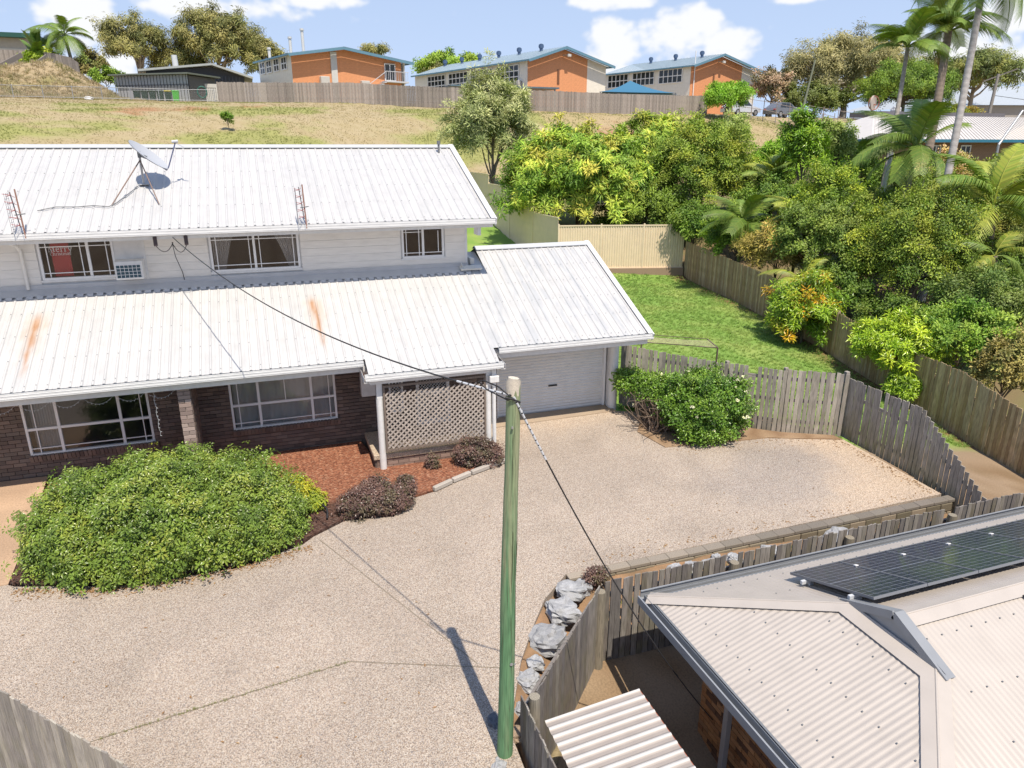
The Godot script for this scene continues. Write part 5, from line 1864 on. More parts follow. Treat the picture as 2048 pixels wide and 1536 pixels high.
func make_yard() -> void:
	# soil bank between driveway edge and the lower fence
	var bank := [Vector2(13.0, -9.5), Vector2(4.5, -9.5), Vector2(4.3, -9.6), Vector2(3.7, -9.12), Vector2(2.85, -7.9), Vector2(2.28, -6.8), Vector2(2.28, -4.5), Vector2(2.46, -4.5), Vector2(2.46, -6.66), Vector2(4.3, -8.45), Vector2(13.0, -8.45)]
	var by := func(x: float, z: float) -> float:
		var t := clampf((z + 9.5) / 1.05, 0, 1) if x > 4.3 else clampf((x - 2.3 - (-6.8 - z) * 0.62) / 0.5, 0, 1)
		var top := lerpf(-0.17, -0.38, smoothstep(7.0, 12.5, x)) if x > 4.3 else dh(z) - 0.06
		return top - 0.3 * t + 0.04 * fn.get_noise_2d(x * 1.7, z * 1.7)
	var bt := func(x: float, z: float) -> Color: return Color(0.36, 0.22, 0.125).lerp(Color(0.22, 0.145, 0.085), smoothstep(-0.25, 0.3, fn.get_noise_2d(x * 2.0, z * 2.0)))
	structure("soil_bank", sheet(bank, 0.25, by, bt, 0.6), M.soil, "narrow reddish soil bank between the block wall and the lower fence")
	var rocks := [[4.27, -0.12, -9.22, 0.24, "large pale grey boulder at the corner of the driveway, touching the purple weed"], [4.55, -0.16, -9.3, 0.17, "smaller boulder wedged right of the corner boulder by the fence post"], [3.93, -0.15, -8.80, 0.29, "biggest whitish boulder beside the diagonal fence"], [3.46, -0.20, -8.28, 0.29, "long flat grey boulder below the biggest whitish one"], [3.12, -0.20, -7.88, 0.13, "small grey rock in the middle of the boulder row"], [2.89, -0.22, -7.6, 0.17, "medium grey rock near the lower end of the boulder row"], [2.66, -0.25, -7.15, 0.12, "small pale rock next to the fence, just above the pole foot"], [2.23, -0.2, -7.0, 0.14, "dark blue-grey rock at the left of the pole foot"], [2.06, -0.24, -6.3, 0.15, "pale broken rock in front of the pole foot"], [2.42, -0.2, -6.72, 0.11, "brownish rock squeezed between pole and fence"], [6.32, -0.2, -9.3, 0.15, "leftmost small grey rock on the soil bank below the capping"], [6.62, -0.2, -9.28, 0.14, "second small grey rock on the soil bank"], [6.98, -0.22, -9.22, 0.18, "rounded grey rock in the middle of the soil bank group"], [7.2, -0.16, -9.36, 0.08, "smallest pale stone on the soil bank"], [7.52, -0.2, -9.24, 0.15, "flat grey stone set apart to the right of the bank group"], [8.3, -0.22, -9.3, 0.15, "lone whitish stone half way along the soil bank"], [9.85, -0.3, -9.2, 0.33, "broad flat grey slab of rock at the far end of the bank"]]
	for k in rocks.size():
		var q: Array = rocks[k]
		var tone := Color(0.44, 0.45, 0.465) if k != 9 else Color(0.34, 0.25, 0.17)
		if k == 7:
			tone = Color(0.17, 0.18, 0.20)
		var s: float = q[3]
		var o := part(self, "boulder", rock_mesh(Vector3(s * rnd(0.85, 1.1), s * rnd(0.5, 0.65), s * rnd(0.75, 0.95)), 100 + k, tone * rnd(0.9, 1.1)).mesh(), M.rock, Transform3D(Basis(Vector3.UP, rnd(0, TAU)) * Basis(Vector3.RIGHT, rnd(-0.2, 0.2)), Vector3(q[0], q[1] + s * 0.02, q[2])))
		tag(o, q[4], "boulder", "boulders along the driveway edge")
	# small striped skillion roof at the bottom edge
	var sh := thing("lean_to", "small lean-to with a rusty-edged striped corrugated roof at the bottom edge", "lean-to", Vector3(3.2, -1.4, -5.4))
	var stripe := mat(WHITE, 0.5, 0.1, M.mottle_t, Vector3(0.5, 0.5, 0.5), true)
	var rows := 40
	var b := MB.new()
	var zz0 := -6.24
	for k in rows * 6 + 1:
		var z := zz0 + 0.0155 * k
		var ph := TAU * (k % 8) / 8.0
		var w := 0.016 * maxf(-0.3, cos(ph))
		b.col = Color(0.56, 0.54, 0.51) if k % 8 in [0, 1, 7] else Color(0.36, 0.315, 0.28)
		var nn := Vector3(0.06, 1, 0.9 * sin(ph) if cos(ph) > -0.3 else 0.0).normalized()
		b.p(Vector3(2.60, 0.40 + w, z), nn)
		b.p(Vector3(3.86, 0.50 + w, z), nn)
	for k in rows * 6:
		var a := k * 2
		b.t3(a, a + 3, a + 1)
		b.t3(a, a + 2, a + 3)
	put(sh, "roof_sheet", b, stripe)
	var ed := MB.new()
	ed.bar(Vector3(3.865, 0.475, zz0), Vector3(3.865, 0.475, -2.6), 0.012, 0.03)
	put(sh, "rusty_edge", ed, mat(Color(0.36, 0.11, 0.06), 0.8))
	var fr := MB.new()
	fr.bar(Vector3(2.62, 0.36, zz0 + 0.03), Vector3(3.84, 0.45, zz0 + 0.03), 0.03, 0.05)
	fr.bx(Vector3(3.78, -1.5, -6.2), Vector3(3.83, 0.44, -6.15))
	put(sh, "frame", fr, M.grey_steel)
	# pavers in the neighbour's yard
	var pv := thing("paving", "pinkish paver path in the shade of the cream-roofed house", "paving", Vector3(4.9, -1.44, -7))
	var soilb := MB.new()
	soilb.col = Color(0.5, 0.5, 0.5)
	for i in 2:
		for j in 8:
			var p := MB.new()
			p.col = Color(0.34, 0.21, 0.165) * rnd(0.85, 1.1)
			p.cbox(at(4.62 + 0.41 * i, -1.44, -7.95 + 0.41 * j), Vector3(0.395, 0.06, 0.395), 0.008)
			put(pv, "paver", p, M.concrete)
	var kb := MB.new()
	kb.col = Color(0.36, 0.30, 0.25)
	kb.cbox(at(4.36, -1.43, -6.5), Vector3(0.1, 0.1, 3.4), 0.02)
	put(pv, "kerb", kb, M.concrete)
	# fold-down clothes line behind the fence
	var cl := thing("clothes_line", "fold-out clothes line with cream cords behind the grey fence", "clothes line", Vector3(10.5, 0.3, -16))
	var A := Vector3(9.75, 1.72, -16.9)
	var B := Vector3(11.45, 1.70, -15.75)
	var off := Vector3(-0.28, 0.0, -0.42)
	var cf := MB.new()
	cf.bar(A, B, 0.02, 0.02)
	cf.bar(A + off * 1.0 + Vector3(0.55, 0.02, -0.4), B + off + Vector3(0.5, 0.02, -0.4), 0.016, 0.016)
	cf.bar(B, B + off + Vector3(0.5, 0.02, -0.4), 0.025, 0.025)
	cf.bar(A, A + off + Vector3(0.55, 0.02, -0.4), 0.025, 0.025)
	for q in [A, B]:
		cf.bx(Vector3(q.x - 0.016, 0.2, q.z - 0.016), Vector3(q.x + 0.016, q.y, q.z + 0.016))
	put(cl, "frame", cf, mat(Color(0.13, 0.09, 0.075), 0.6))
	for k in 6:
		var t := (k + 1) / 8.0
		var o := (off + Vector3(0.52, 0.02, -0.4)) * t
		var c := MB.new()
		var pts := sag(A + o, B + o, 0.03, 6)
		c.tube(pts, same(0.007, pts.size()), 4)
		put(cl, "cord", c, mat(Color(0.62, 0.56, 0.36), 0.8))
	# garden hose end by the hedge
	var ho := MB.new()
	var hp := []
	for k in 9:
		var a := -0.6 + 2.6 * k / 8.0
		hp.append(Vector3(0.32 + 0.36 * sin(a), 0.13 + 0.12 * sin(PI * k / 8.0), -12.75 - 0.38 * cos(a)))
	ho.tube(hp, same(0.02, hp.size()), 8)
	tag(part(self, "garden_hose", ho.mesh(), M.black), "loop of black irrigation pipe on the mulch right of the hedge", "hose")
	# string of icicle lights under the left eave
	var st := thing("fairy_lights", "unlit white fairy lights looped under the left eave", "fairy lights", Vector3(-3.8, 2.2, -14.95))
	var wl := MB.new()
	var x := -5.2
	while x < -2.4:
		var pts := sag(Vector3(x, 2.28, -14.92), Vector3(x + 0.52, 2.28, -14.92), 0.14, 8)
		wl.tube(pts, same(0.0025, pts.size()), 4)
		for q in pts:
			wl.rod(q, q - Vector3(0, 0.022, 0), 0.005, 5)
		x += 0.55
	var dp := []
	for k in 12:
		dp.append(Vector3(-2.32 + 0.012 * sin(k * 2.0), 2.28 - 0.085 * k, -14.92))
	wl.tube(dp, same(0.004, 12), 4)
	for q in dp:
		wl.rod(q, q + Vector3(0.025, -0.01, 0), 0.005, 5)
	put(st, "light_string", wl, M.line)


# ---------------------------------------------------------------- school and other far things
func local(o: Node3D, called: String, b: MB, m: Material) -> MeshInstance3D:
	return part(o, called, b.mesh(), m)


func far_window(o: Node3D, p: Vector3, u: Vector3, out: Vector3, w: float, h: float, nx: int, ny: int) -> void:
	# window at lower corner p in plane (u, up): white frame, dark panes one by one
	var f := MB.new()
	var t := Transform3D(Basis(u, Vector3.UP, u.cross(Vector3.UP)), p)
	var s := 1.0 if t.basis.z.dot(out) > 0 else -1.0
	for i in nx + 1:
		f.box(t * at(w * i / nx, h * 0.5, s * 0.05), Vector3(0.10, h + 0.1, 0.06))
	for j in ny + 1:
		f.box(t * at(w * 0.5, h * j / ny, s * 0.047), Vector3(w, 0.10, 0.06))
	var wo := local(o, "window", f, M.frame)
	var pm := MB.new()
	pm.box(Transform3D(t.basis, Vector3.ZERO), Vector3(w / nx - 0.1, h / ny - 0.1, 0.02))
	var mesh := pm.mesh()
	for i in nx:
		for j in ny:
			part(wo, "pane", mesh, M.far_glass, at(0, 0, 0).translated(t * Vector3(w * (i + 0.5) / nx, h * (j + 0.5) / ny, s * 0.03)))


func school(label: String, corner: Vector3, w: float, brick_w: float, len_: float, eave: float, ridge: float, apex: float, wins: Array) -> Node3D:
	# local frame: x along the gable to the right, z towards the viewer, -z along the building
	var o := thing("school_building", label, "school", Vector3(corner.x, 10.6, corner.z), "brick school buildings on the hill")
	o.rotation.y = deg_to_rad(18.8)
	var e := eave - 10.6
	var r := ridge - 10.6
	var br := MB.new()
	br.col = Color(0.80, 0.36, 0.17)
	var yb := e + (r - e) * (1.0 - absf(brick_w - apex) / maxf(w - apex, 0.1))
	# gable wall as a fan, then cream extension
	br.face(Transform3D(Basis(), Vector3(apex, 2, -3)), [Vector3(-apex, -2, 3), Vector3(brick_w - apex, -2, 3), Vector3(brick_w - apex, yb - 2 - 0.1, 3), Vector3(0, r - 2 - 0.1, 3), Vector3(-apex, e - 2 - 0.1, 3)])
	local(o, "brick_gable", br, M.far_brick)
	var cr := MB.new()
	cr.col = Color(0.80, 0.76, 0.67)
	if brick_w < w - 0.5:
		cr.face(Transform3D(Basis(), Vector3(apex, 2, -3)), [Vector3(brick_w - apex, -2, 3), Vector3(w - apex, -2, 3), Vector3(w - apex, e - 2 - 0.1, 3), Vector3(brick_w - apex, yb - 2 - 0.1, 3)])
	cr.bx(Vector3(0, 0, -len_), Vector3(0.15, e - 0.05, -0.02))
	cr.bx(Vector3(w - 0.15, 0, -len_), Vector3(w, e - 0.05, -0.02))
	cr.bx(Vector3(0.15, 0, -len_), Vector3(w - 0.15, e, -len_ + 0.15))
	local(o, "side_wall", cr, M.paint)
	for wn in wins:
		far_window(o, Vector3(-0.02, wn[1], -wn[0]), Vector3(0, 0, -1), Vector3(-1, 0, 0), wn[2], wn[3], wn[4], wn[5])
	# roof: ribbed pale blue sheets, blue barge boards
	var ov := 1.0
	var side_ov := 0.6
	var sl := (r - e) / apex
	var sr := (r - e) / (w - apex)
	for s in 2:
		var rf := MB.new()
		rf.col = Color(0.30, 0.39, 0.45)
		var x0 := -side_ov if s == 0 else w + side_ov
		var y0 := e - side_ov * (sl if s == 0 else sr)
		var n := int(len_ / 0.5)
		for k in n:
			var za := ov - (len_ + ov) * k / n
			var zb := ov - (len_ + ov) * (k + 1) / n
			var zm := za + (zb - za) * 0.2
			for q in [[za, zm, 0.05], [zm, zb, 0.0]]:
				if s == 0:
					rf.quad(Vector3(x0, y0 + q[2], q[0]), Vector3(apex, r + q[2], q[0]), Vector3(apex, r + q[2], q[1]), Vector3(x0, y0 + q[2], q[1]))
				else:
					rf.quad(Vector3(apex, r + q[2], q[0]), Vector3(x0, y0 + q[2], q[0]), Vector3(x0, y0 + q[2], q[1]), Vector3(apex, r + q[2], q[1]))
		local(o, "roof", rf, M.paint)
		var bb := MB.new()
		bb.col = Color(0.13, 0.27, 0.36)
		bb.bar(Vector3(x0, y0 - 0.12, ov), Vector3(apex, r - 0.12, ov), 0.06, 0.28)
		bb.bar(Vector3(x0, y0 - 0.06, ov), Vector3(x0, y0 - 0.06, -len_), 0.14, 0.16)
		local(o, "barge", bb, M.paint)
	return o


func ventilator(o: Node3D, p: Vector3) -> void:
	var b := MB.new()
	b.col = Color(0.07, 0.12, 0.22)
	b.tube([p, p + Vector3(0, 0.35, 0)], [0.2, 0.2], 10)
	b.tube([p + Vector3(0, 0.35, 0), p + Vector3(0, 0.5, 0), p + Vector3(0, 0.75, 0), p + Vector3(0, 0.85, 0)], [0.24, 0.33, 0.3, 0.14], 12)
	local(o, "roof_ventilator", b, M.paint)


func car(label: String, p: Vector3, turn: float, c: Color) -> void:
	var o := thing("parked_car", label, "car", p, "cars parked behind the wire fence")
	o.rotation.y = turn
	var b := MB.new()
	b.col = c
	var prof := [Vector2(-2.1, 0.35), Vector2(-2.15, 0.75), Vector2(-1.2, 0.95), Vector2(1.95, 0.98), Vector2(2.15, 0.7), Vector2(2.12, 0.35)]
	loft(b, prof, 0.88, 0.82)
	local(o, "body", b, M.car)
	var cab := MB.new()
	cab.col = c
	loft(cab, [Vector2(-1.15, 0.94), Vector2(-0.35, 1.48), Vector2(1.1, 1.5), Vector2(1.85, 0.97)], 0.8, 0.62)
	local(o, "cabin", cab, M.car)
	var gl := MB.new()
	for s in [-1.0, 1.0]:
		for q in [[-0.75, -0.35, 0.35, 0.33], [0.43, 0.43, 1.05, 1.4]]:
			var z0: float = s * 0.81
			var z1: float = s * 0.67
			gl.quad(Vector3(q[0], 1.0, z0), Vector3(q[3], 1.0, z0), Vector3(q[2], 1.42, z1), Vector3(q[1], 1.42, z1))
	gl.quad(Vector3(-1.15, 0.99, -0.72), Vector3(-1.15, 0.99, 0.72), Vector3(-0.42, 1.46, 0.6), Vector3(-0.42, 1.46, -0.6))
	local(o, "window", gl, M.far_glass)
	for q in [[-1.35, 0.8], [1.35, 0.8], [-1.35, -0.8], [1.35, -0.8]]:
		var w := MB.new()
		w.tube([Vector3(q[0], 0.32, q[1] - 0.1), Vector3(q[0], 0.32, q[1] + 0.1)], [0.32, 0.32], 16)
		var wo := local(o, "wheel", w, M.tyre)
		var hb := MB.new()
		hb.tube([Vector3(q[0], 0.32, q[1] - 0.105), Vector3(q[0], 0.32, q[1] + 0.105)], [0.2, 0.2], 12)
		local(wo, "rim", hb, M.galv)
	for s in [-0.65, 0.65]:
		var lt := MB.new()
		lt.cbox(at(2.12, 0.78, s), Vector3(0.1, 0.14, 0.3), 0.02)
		local(o, "tail_light", lt, M.red)


func loft(b: MB, prof: Array, wl: float, wh: float) -> void:
	var n := prof.size()
	var ymin := 99.0
	var ymax := -99.0
	for p in prof:
		ymin = minf(ymin, p.y)
		ymax = maxf(ymax, p.y)
	var rings := []
	for s in [-1.0, 1.0]:
		var ring := []
		for p in prof:
			ring.append(Vector3(p.x, p.y, s * lerpf(wl, wh, (p.y - ymin) / (ymax - ymin))))
		rings.append(ring)
	for k in n:
		var e := (k + 1) % n
		b.quad(rings[1][k], rings[0][k], rings[0][e], rings[1][e])
	for k in range(1, n - 1):
		b.tri(rings[1][0], rings[1][k + 1], rings[1][k])
		b.tri(rings[0][0], rings[0][k], rings[0][k + 1])


func make_far() -> void:
	M.far_glass = mat(Color(0.025, 0.03, 0.035), 0.08)
	# school fence: grey palings too fine to pick apart at this distance
	var sf := thing("school_fence", "long weathered grey paling fence on the crest of the field below the school", "fence", Vector3(20, 10.6, -68))
	var pts := [Vector2(-2.3, -75.9), Vector2(9.0, -71.0), Vector2(21.3, -64.6), Vector2(33.2, -63.6), Vector2(44.0, -66.0)]
	var pm := MB.new()
	for i in pts.size() - 1:
		var a: Vector2 = pts[i]
		var b: Vector2 = pts[i + 1]
		var n := int(a.distance_to(b) / 0.15)
		var d := (b - a).normalized()
		var panel := 0.0
		for k in n:
			var q := a.lerp(b, (k + 0.5) / n)
			if k % 16 == 0:
				panel = rnd(0.8, 1.15)
			pm.col = Color(0.40, 0.35, 0.31) * panel * rnd(0.75, 1.2)
			var h := 1.82 + rnd(-0.03, 0.03)
			pm.box(Transform3D(Basis(Vector3(d.x, 0, d.y), Vector3.UP, Vector3(d.x, 0, d.y).cross(Vector3.UP)), Vector3(q.x, gh(q.x, q.y) + h * 0.5 - 0.08, q.y)), Vector3(0.138, h, 0.02))
	stuff(put(sf, "palings", pm, M.wood))
	for i in pts.size() - 1:
		var rl := MB.new()
		rl.col = Color(0.24, 0.21, 0.18)
		for y in [0.4, 1.4]:
			rl.bar(Vector3(pts[i].x, gh(pts[i].x, pts[i].y) + y, pts[i].y - 0.06), Vector3(pts[i + 1].x, gh(pts[i + 1].x, pts[i + 1].y) + y, pts[i + 1].y - 0.06), 0.05, 0.08)
		put(sf, "rails", rl, M.wood_flat)
	# school buildings
	var b1 := school("low orange brick school building with stair landing and flues, left of the others", Vector3(5.04, 0, -84.39), 13.6, 13.1, 9.6, 16.1, 17.05, 5.6, [[1.2, 4.1, 1.4, 1.2, 2, 2], [3.4, 4.1, 1.4, 1.2, 2, 2], [5.6, 4.1, 1.4, 1.2, 2, 2], [7.6, 4.1, 1.4, 1.2, 2, 2]])
	var pp := MB.new()
	pp.col = Color(0.60, 0.60, 0.58)
	pp.bx(Vector3(4.4, 0, 0.0), Vector3(5.1, 6.0, 0.14))
	local(b1, "white_duct", pp, M.paint)
	far_window(b1, Vector3(10.95, 3.45, 0.02), Vector3.RIGHT, Vector3(0, 0, 1), 1.3, 1.75, 2, 1)
	var ld := MB.new()
	ld.bx(Vector3(10.5, 3.2, 0), Vector3(13.4, 3.35, 1.2))
	for k in 12:
		ld.bx(Vector3(10.5 + 0.25 * k, 3.35, 1.16), Vector3(10.53 + 0.25 * k, 4.3, 1.19))
	ld.bx(Vector3(10.5, 4.3, 1.13), Vector3(13.4, 4.36, 1.2))
	for k in 9:
		ld.bx(Vector3(10.2 - 0.3 * k, 3.1 - 0.2 * k, 0.1), Vector3(10.5 - 0.3 * k, 3.2 - 0.2 * k, 1.2))
	ld.bar(Vector3(10.5, 4.3, 1.16), Vector3(7.8, 2.5, 1.16), 0.06, 0.06)
	local(b1, "stair_landing", ld, M.line)
	for q in [[1.9, -4.5, 2.0], [2.9, -3.4, 2.6], [0.4, -7.0, 1.3]]:
		var fl := MB.new()
		fl.col = Color(0.62, 0.62, 0.60)
		var y0: float = 5.2 + 0.17 * q[0]
		fl.tube([Vector3(q[0], y0, q[1]), Vector3(q[0], y0 + q[2], q[1])], [0.16, 0.16], 10)
		fl.tube([Vector3(q[0], y0 + q[2], q[1]), Vector3(q[0], y0 + q[2] + 0.2, q[1])], [0.24, 0.2], 10)
		local(b1, "flue", fl, M.paint)
	for q in [[3.4, 3.0], [8.2, 2.8]]:
		var ac := MB.new()
		ac.col = Color(0.55, 0.54, 0.50)
		ac.cbox(at(q[0], q[1], 0.4), Vector3(1.0, 0.9, 0.5), 0.04)
		local(b1, "air_unit", ac, M.paint)
	var wins := []
	for k in 4:
		wins.append([1.6 + 5.2 * k, 3.4, 4.3, 1.9, 5, 3])
	var b2 := school("orange brick school building with long window wall and blue roof ventilators, in the middle", Vector3(30.96, 0, -83.0), 12.6, 9.4, 25.0, 16.4, 17.95, 5.05, wins)
	for k in 6:
		ventilator(b2, Vector3(4.2, 7.05, -2.6 - 4.2 * k))
	for k in 5:
		var ac := MB.new()
		ac.col = Color(0.50, 0.48, 0.44)
		ac.cbox(at(-0.35, 2.9, -1.4 - 5.2 * k), Vector3(0.5, 1.3, 0.9), 0.04)
		local(b2, "air_unit", ac, M.paint)
	wins = []
	for k in 3:
		wins.append([1.4 + 4.9 * k, 4.5, 4.0, 1.7, 5, 2])
	var b3 := school("orange brick school building with white end wall and blue shade sail, rightmost of the three", Vector3(56.15, 0, -88.68), 14.6, 11.2, 16.0, 17.15, 18.75, 5.65, wins)
	for k in 3:
		ventilator(b3, Vector3(4.6, 7.85, -2.0 - 4.6 * k))
	for q in [[b2, 5.4, 6.5], [b3, 5.6, 7.2]]:
		var lt := MB.new()
		lt.col = Color(0.6, 0.6, 0.58)
		lt.tube([Vector3(q[1], q[2], 0.0), Vector3(q[1], q[2], 0.7)], [0.05, 0.05], 6)
		lt.cbox(at(q[1] + 0.3, q[2] - 0.05, 0.75), Vector3(0.5, 0.3, 0.25), 0.03)
		local(q[0], "flood_light", lt, M.paint)
		var dk := MB.new()
		dk.col = Color(0.20, 0.09, 0.04)
		dk.bx(Vector3(q[1] - 0.9, q[2] - 3.2, 0.0), Vector3(q[1] - 0.55, q[2] - 1.6, 0.05))
		local(q[0], "brick_vent", dk, M.paint)
	var dp := MB.new()
	dp.tube([Vector3(0.6, 0, 0.12), Vector3(0.6, 8.2, 0.12)], [0.07, 0.07], 8)
	local(b3, "downpipe", dp, M.frame)
	# walkway roof beside the middle block
	var wk := thing("covered_walkway", "flat dark covered walkway roof in front of the middle school building", "walkway", Vector3(24, 13.0, -78))
	var wb := MB.new()
	wb.col = Color(0.10, 0.16, 0.20)
	wb.bx(Vector3(20.0, 12.75, -79.5), Vector3(32.0, 12.9, -76.0))
	put(wk, "roof", wb, M.paint)
	for x in [20.5, 26.0, 31.5]:
		var ps := MB.new()
		ps.col = Color(0.3, 0.3, 0.3)
		ps.bx(Vector3(x, 10.5, -76.4), Vector3(x + 0.15, 12.75, -76.2))
		put(wk, "post", ps, M.paint)
	# blue shade sail
	var sl := thing("shade_sail", "blue peaked shade sail in front of the rightmost school building", "shade sail", Vector3(40, 10.6, -75))
	var sb := MB.new()
	var ap := Vector3(40.2, 13.75, -75.5)
	var cs := [Vector3(35.6, 12.4, -73.4), Vector3(43.4, 12.3, -71.2), Vector3(47.5, 12.5, -77.0), Vector3(38.0, 12.6, -79.5)]
	for k in 4:
		var a: Vector3 = cs[k]
		var b: Vector3 = cs[(k + 1) % 4]
		var m := 8
		for j in m:
			for i in m - j:
				var g := func(ii: int, jj: int) -> Vector3:
					var s := float(ii) / m
					var t := float(jj) / m
					var p: Vector3 = a * (1 - s - t) + b * s + ap * t
					var edge := 4.0 * s * (1.0 - s - t) if t < 0.99 else 0.0
					return p + (ap - p) * Vector3(0.12, 0.0, 0.12) * edge - Vector3(0, 0.9 * t * (1.0 - t), 0)
				sb.tri(g.call(i, j), g.call(i + 1, j), g.call(i, j + 1))
				if i + j < m - 1:
					sb.tri(g.call(i + 1, j), g.call(i + 1, j + 1), g.call(i, j + 1))
	put(sl, "canopy", sb, M.sail)
	for c in cs:
		var ps := MB.new()
		ps.tube([Vector3(c.x, 10.4, c.z), c], [0.08, 0.08], 8)
		put(sl, "post", ps, M.grey_steel)
	make_far_left()
	make_far_right()


func make_far_left() -> void:
	# metal shed with lean-to and bins
	var sh := thing("tin_shed", "grey corrugated tin shed with dark gable building behind it, left of the school fence", "shed", Vector3(-8, 11, -86))
	var b := MB.new()
	b.col = Color(0.33, 0.35, 0.37)
	var A := Vector3(-12.5, 11.0, -88.6)
	var B := Vector3(-5.2, 11.0, -83.9)
	var n := 46
	var d := (B - A) / n
	var nn := d.cross(Vector3.UP).normalized() * -0.05
	for k in n:
		var o0 := nn if k % 2 else Vector3.ZERO
		var a := A + d * k + o0
		var e := A + d * (k + 0.85) + o0
		for q in [[0.0, 1.35, Color(0.40, 0.41, 0.42)], [1.35, 1.9, Color(0.17, 0.18, 0.19)], [1.9, 2.75, Color(0.38, 0.40, 0.41)]]:
			b.col = q[2]
			b.quad(a + Vector3(0, q[0], 0), e + Vector3(0, q[0], 0), e + Vector3(0, q[1], 0), a + Vector3(0, q[1], 0))
	put(sh, "tin_wall", b, M.paint)
	var rf := MB.new()
	rf.col = Color(0.15, 0.17, 0.14)
	rf.box(Transform3D(Basis(d.normalized(), Vector3.UP, d.normalized().cross(Vector3.UP)), (A + B) * 0.5 + -d.normalized().cross(Vector3.UP) * 0.0 + Vector3(0, 2.85, 0) + d.cross(Vector3.UP).normalized() * -2.3), Vector3(9.4, 0.14, 5.4))
	put(sh, "flat_roof", rf, M.paint)
	var core := MB.new()
	core.col = Color(0.1, 0.1, 0.1)
	core.box(Transform3D(Basis(d.normalized(), Vector3.UP, d.normalized().cross(Vector3.UP)), (A + B) * 0.5 + Vector3(0, 1.35, 0) + d.cross(Vector3.UP).normalized() * -2.5), Vector3(8.5, 2.7, 4.4))
	put(sh, "core", core, M.paint)
	# dark gabled building
	var g := thing("dark_building", "dark blue-grey clad building with a shallow pale gable roof behind the tin shed", "building", Vector3(-3, 11, -88))
	var gb := MB.new()
	gb.col = Color(0.055, 0.062, 0.08)
	var L := Vector3(-9.6, 11.0, -90.4)
	var R := Vector3(0.2, 11.0, -91.0)
	var X := Vector3(-2.95, 15.1, -90.7)
	gb.quad(L, R, R + Vector3(0, 3.3, 0), L + Vector3(0, 3.5, 0))
	gb.tri(L + Vector3(0, 3.5, 0), R + Vector3(0, 3.3, 0), X)
	gb.bx(Vector3(-9.6, 11.0, -99), Vector3(0.2, 14.2, -91.2))
	put(g, "clad_wall", gb, M.paint)
	var bd := MB.new()
	bd.col = Color(0.11, 0.12, 0.145)
	for k in 26:
		var x := -9.3 + 0.36 * k
		bd.bx(Vector3(x, 11.0, -90.42), Vector3(x + 0.05, 14.2 - 0.0 * k, -90.36))
	stuff(put(g, "cover_strips", bd, M.paint))
	var gl := MB.new()
	gl.col = Color(0.58, 0.56, 0.52)
	gl.bx(Vector3(-5.6, 11.0, -86.6), Vector3(-2.6, 13.1, -86.3))
	put(g, "pale_wall", gl, M.paint)
	var gr := MB.new()
	gr.col = Color(0.40, 0.42, 0.40)
	gr.bar(L + Vector3(-0.6, 3.45, 1.0), X + Vector3(0, 0.2, 1.0), 0.8, 0.2)
	gr.bar(X + Vector3(0, 0.2, 1.0), R + Vector3(0.9, 3.05, 1.0), 0.8, 0.2)
	gr.quad(L + Vector3(-0.6, 3.5, 0.8), X + Vector3(0, 0.28, 0.8), X + Vector3(0, 0.28, -9), L + Vector3(-0.6, 3.5, -9))
	gr.quad(X + Vector3(0, 0.28, 0.8), R + Vector3(0.9, 3.1, 0.8), R + Vector3(0.9, 3.1, -9), X + Vector3(0, 0.28, -9))
	put(g, "gable_roof", gr, M.paint)
	var ch := MB.new()
	ch.col = Color(0.58, 0.60, 0.60)
	ch.tube([Vector3(-6.9, 14.2, -94.8), Vector3(-6.95, 16.6, -94.8)], [0.32, 0.3], 12)
	put(g, "flue", ch, M.paint)
	# wheelie bins
	for k in 6:
		var o := thing("wheelie_bin", ["dark green wheelie bin at the left end of the row by the tin shed", "second dark wheelie bin from the left by the tin shed", "third dark wheelie bin from the left by the tin shed", "fourth dark wheelie bin from the left by the tin shed", "dark wheelie bin next to the bright green one", "bright green wheelie bin at the right end of the row"][k], "bin", Vector3(-9.9 + 0.72 * k, 10.98, -83.1 + 0.3 * k), "wheelie bins by the tin shed")
		var bb := MB.new()
		bb.col = Color(0.03, 0.055, 0.04) if k < 5 else Color(0.09, 0.42, 0.06)
		loft(bb, [Vector2(-0.24, 0.08), Vector2(0.24, 0.08), Vector2(0.3, 1.0), Vector2(-0.3, 1.0)], 0.24, 0.32)
		local(o, "body", bb, M.paint)
		var ll := MB.new()
		ll.col = Color(0.05, 0.08, 0.05) if k < 4 else Color(0.5, 0.42, 0.02) if k == 4 else Color(0.12, 0.5, 0.08)
		ll.cbox(at(0, 1.04, 0), Vector3(0.66, 0.09, 0.7), 0.03)
		local(o, "lid", ll, M.paint)
	# wire fence with pipe rail
	var wf := thing("chain_fence", "low galvanised wire fence with pipe rails below the grassy mound", "fence", Vector3(-12, 11, -77))
	var A2 := Vector3(-21.5, 10.95, -78.2)
	var B2 := Vector3(-2.6, 10.8, -76.0)
	for k in 9:
		var p := A2.lerp(B2, k / 8.0)
		var ps := MB.new()
		ps.tube([Vector3(p.x, gh(p.x, p.z) - 0.1, p.z), Vector3(p.x, gh(p.x, p.z) + 1.12, p.z)], [0.032, 0.032], 6)
		put(wf, "post", ps, M.galv)
	for y in [0.14, 1.05]:
		var rl := MB.new()
		var pl := []
		for k in 17:
			var p := A2.lerp(B2, k / 16.0)
			pl.append(Vector3(p.x, gh(p.x, p.z) + y, p.z))
		rl.tube(pl, same(0.026, 17), 6)
		put(wf, "rail", rl, M.galv)
	var ms := MB.new()
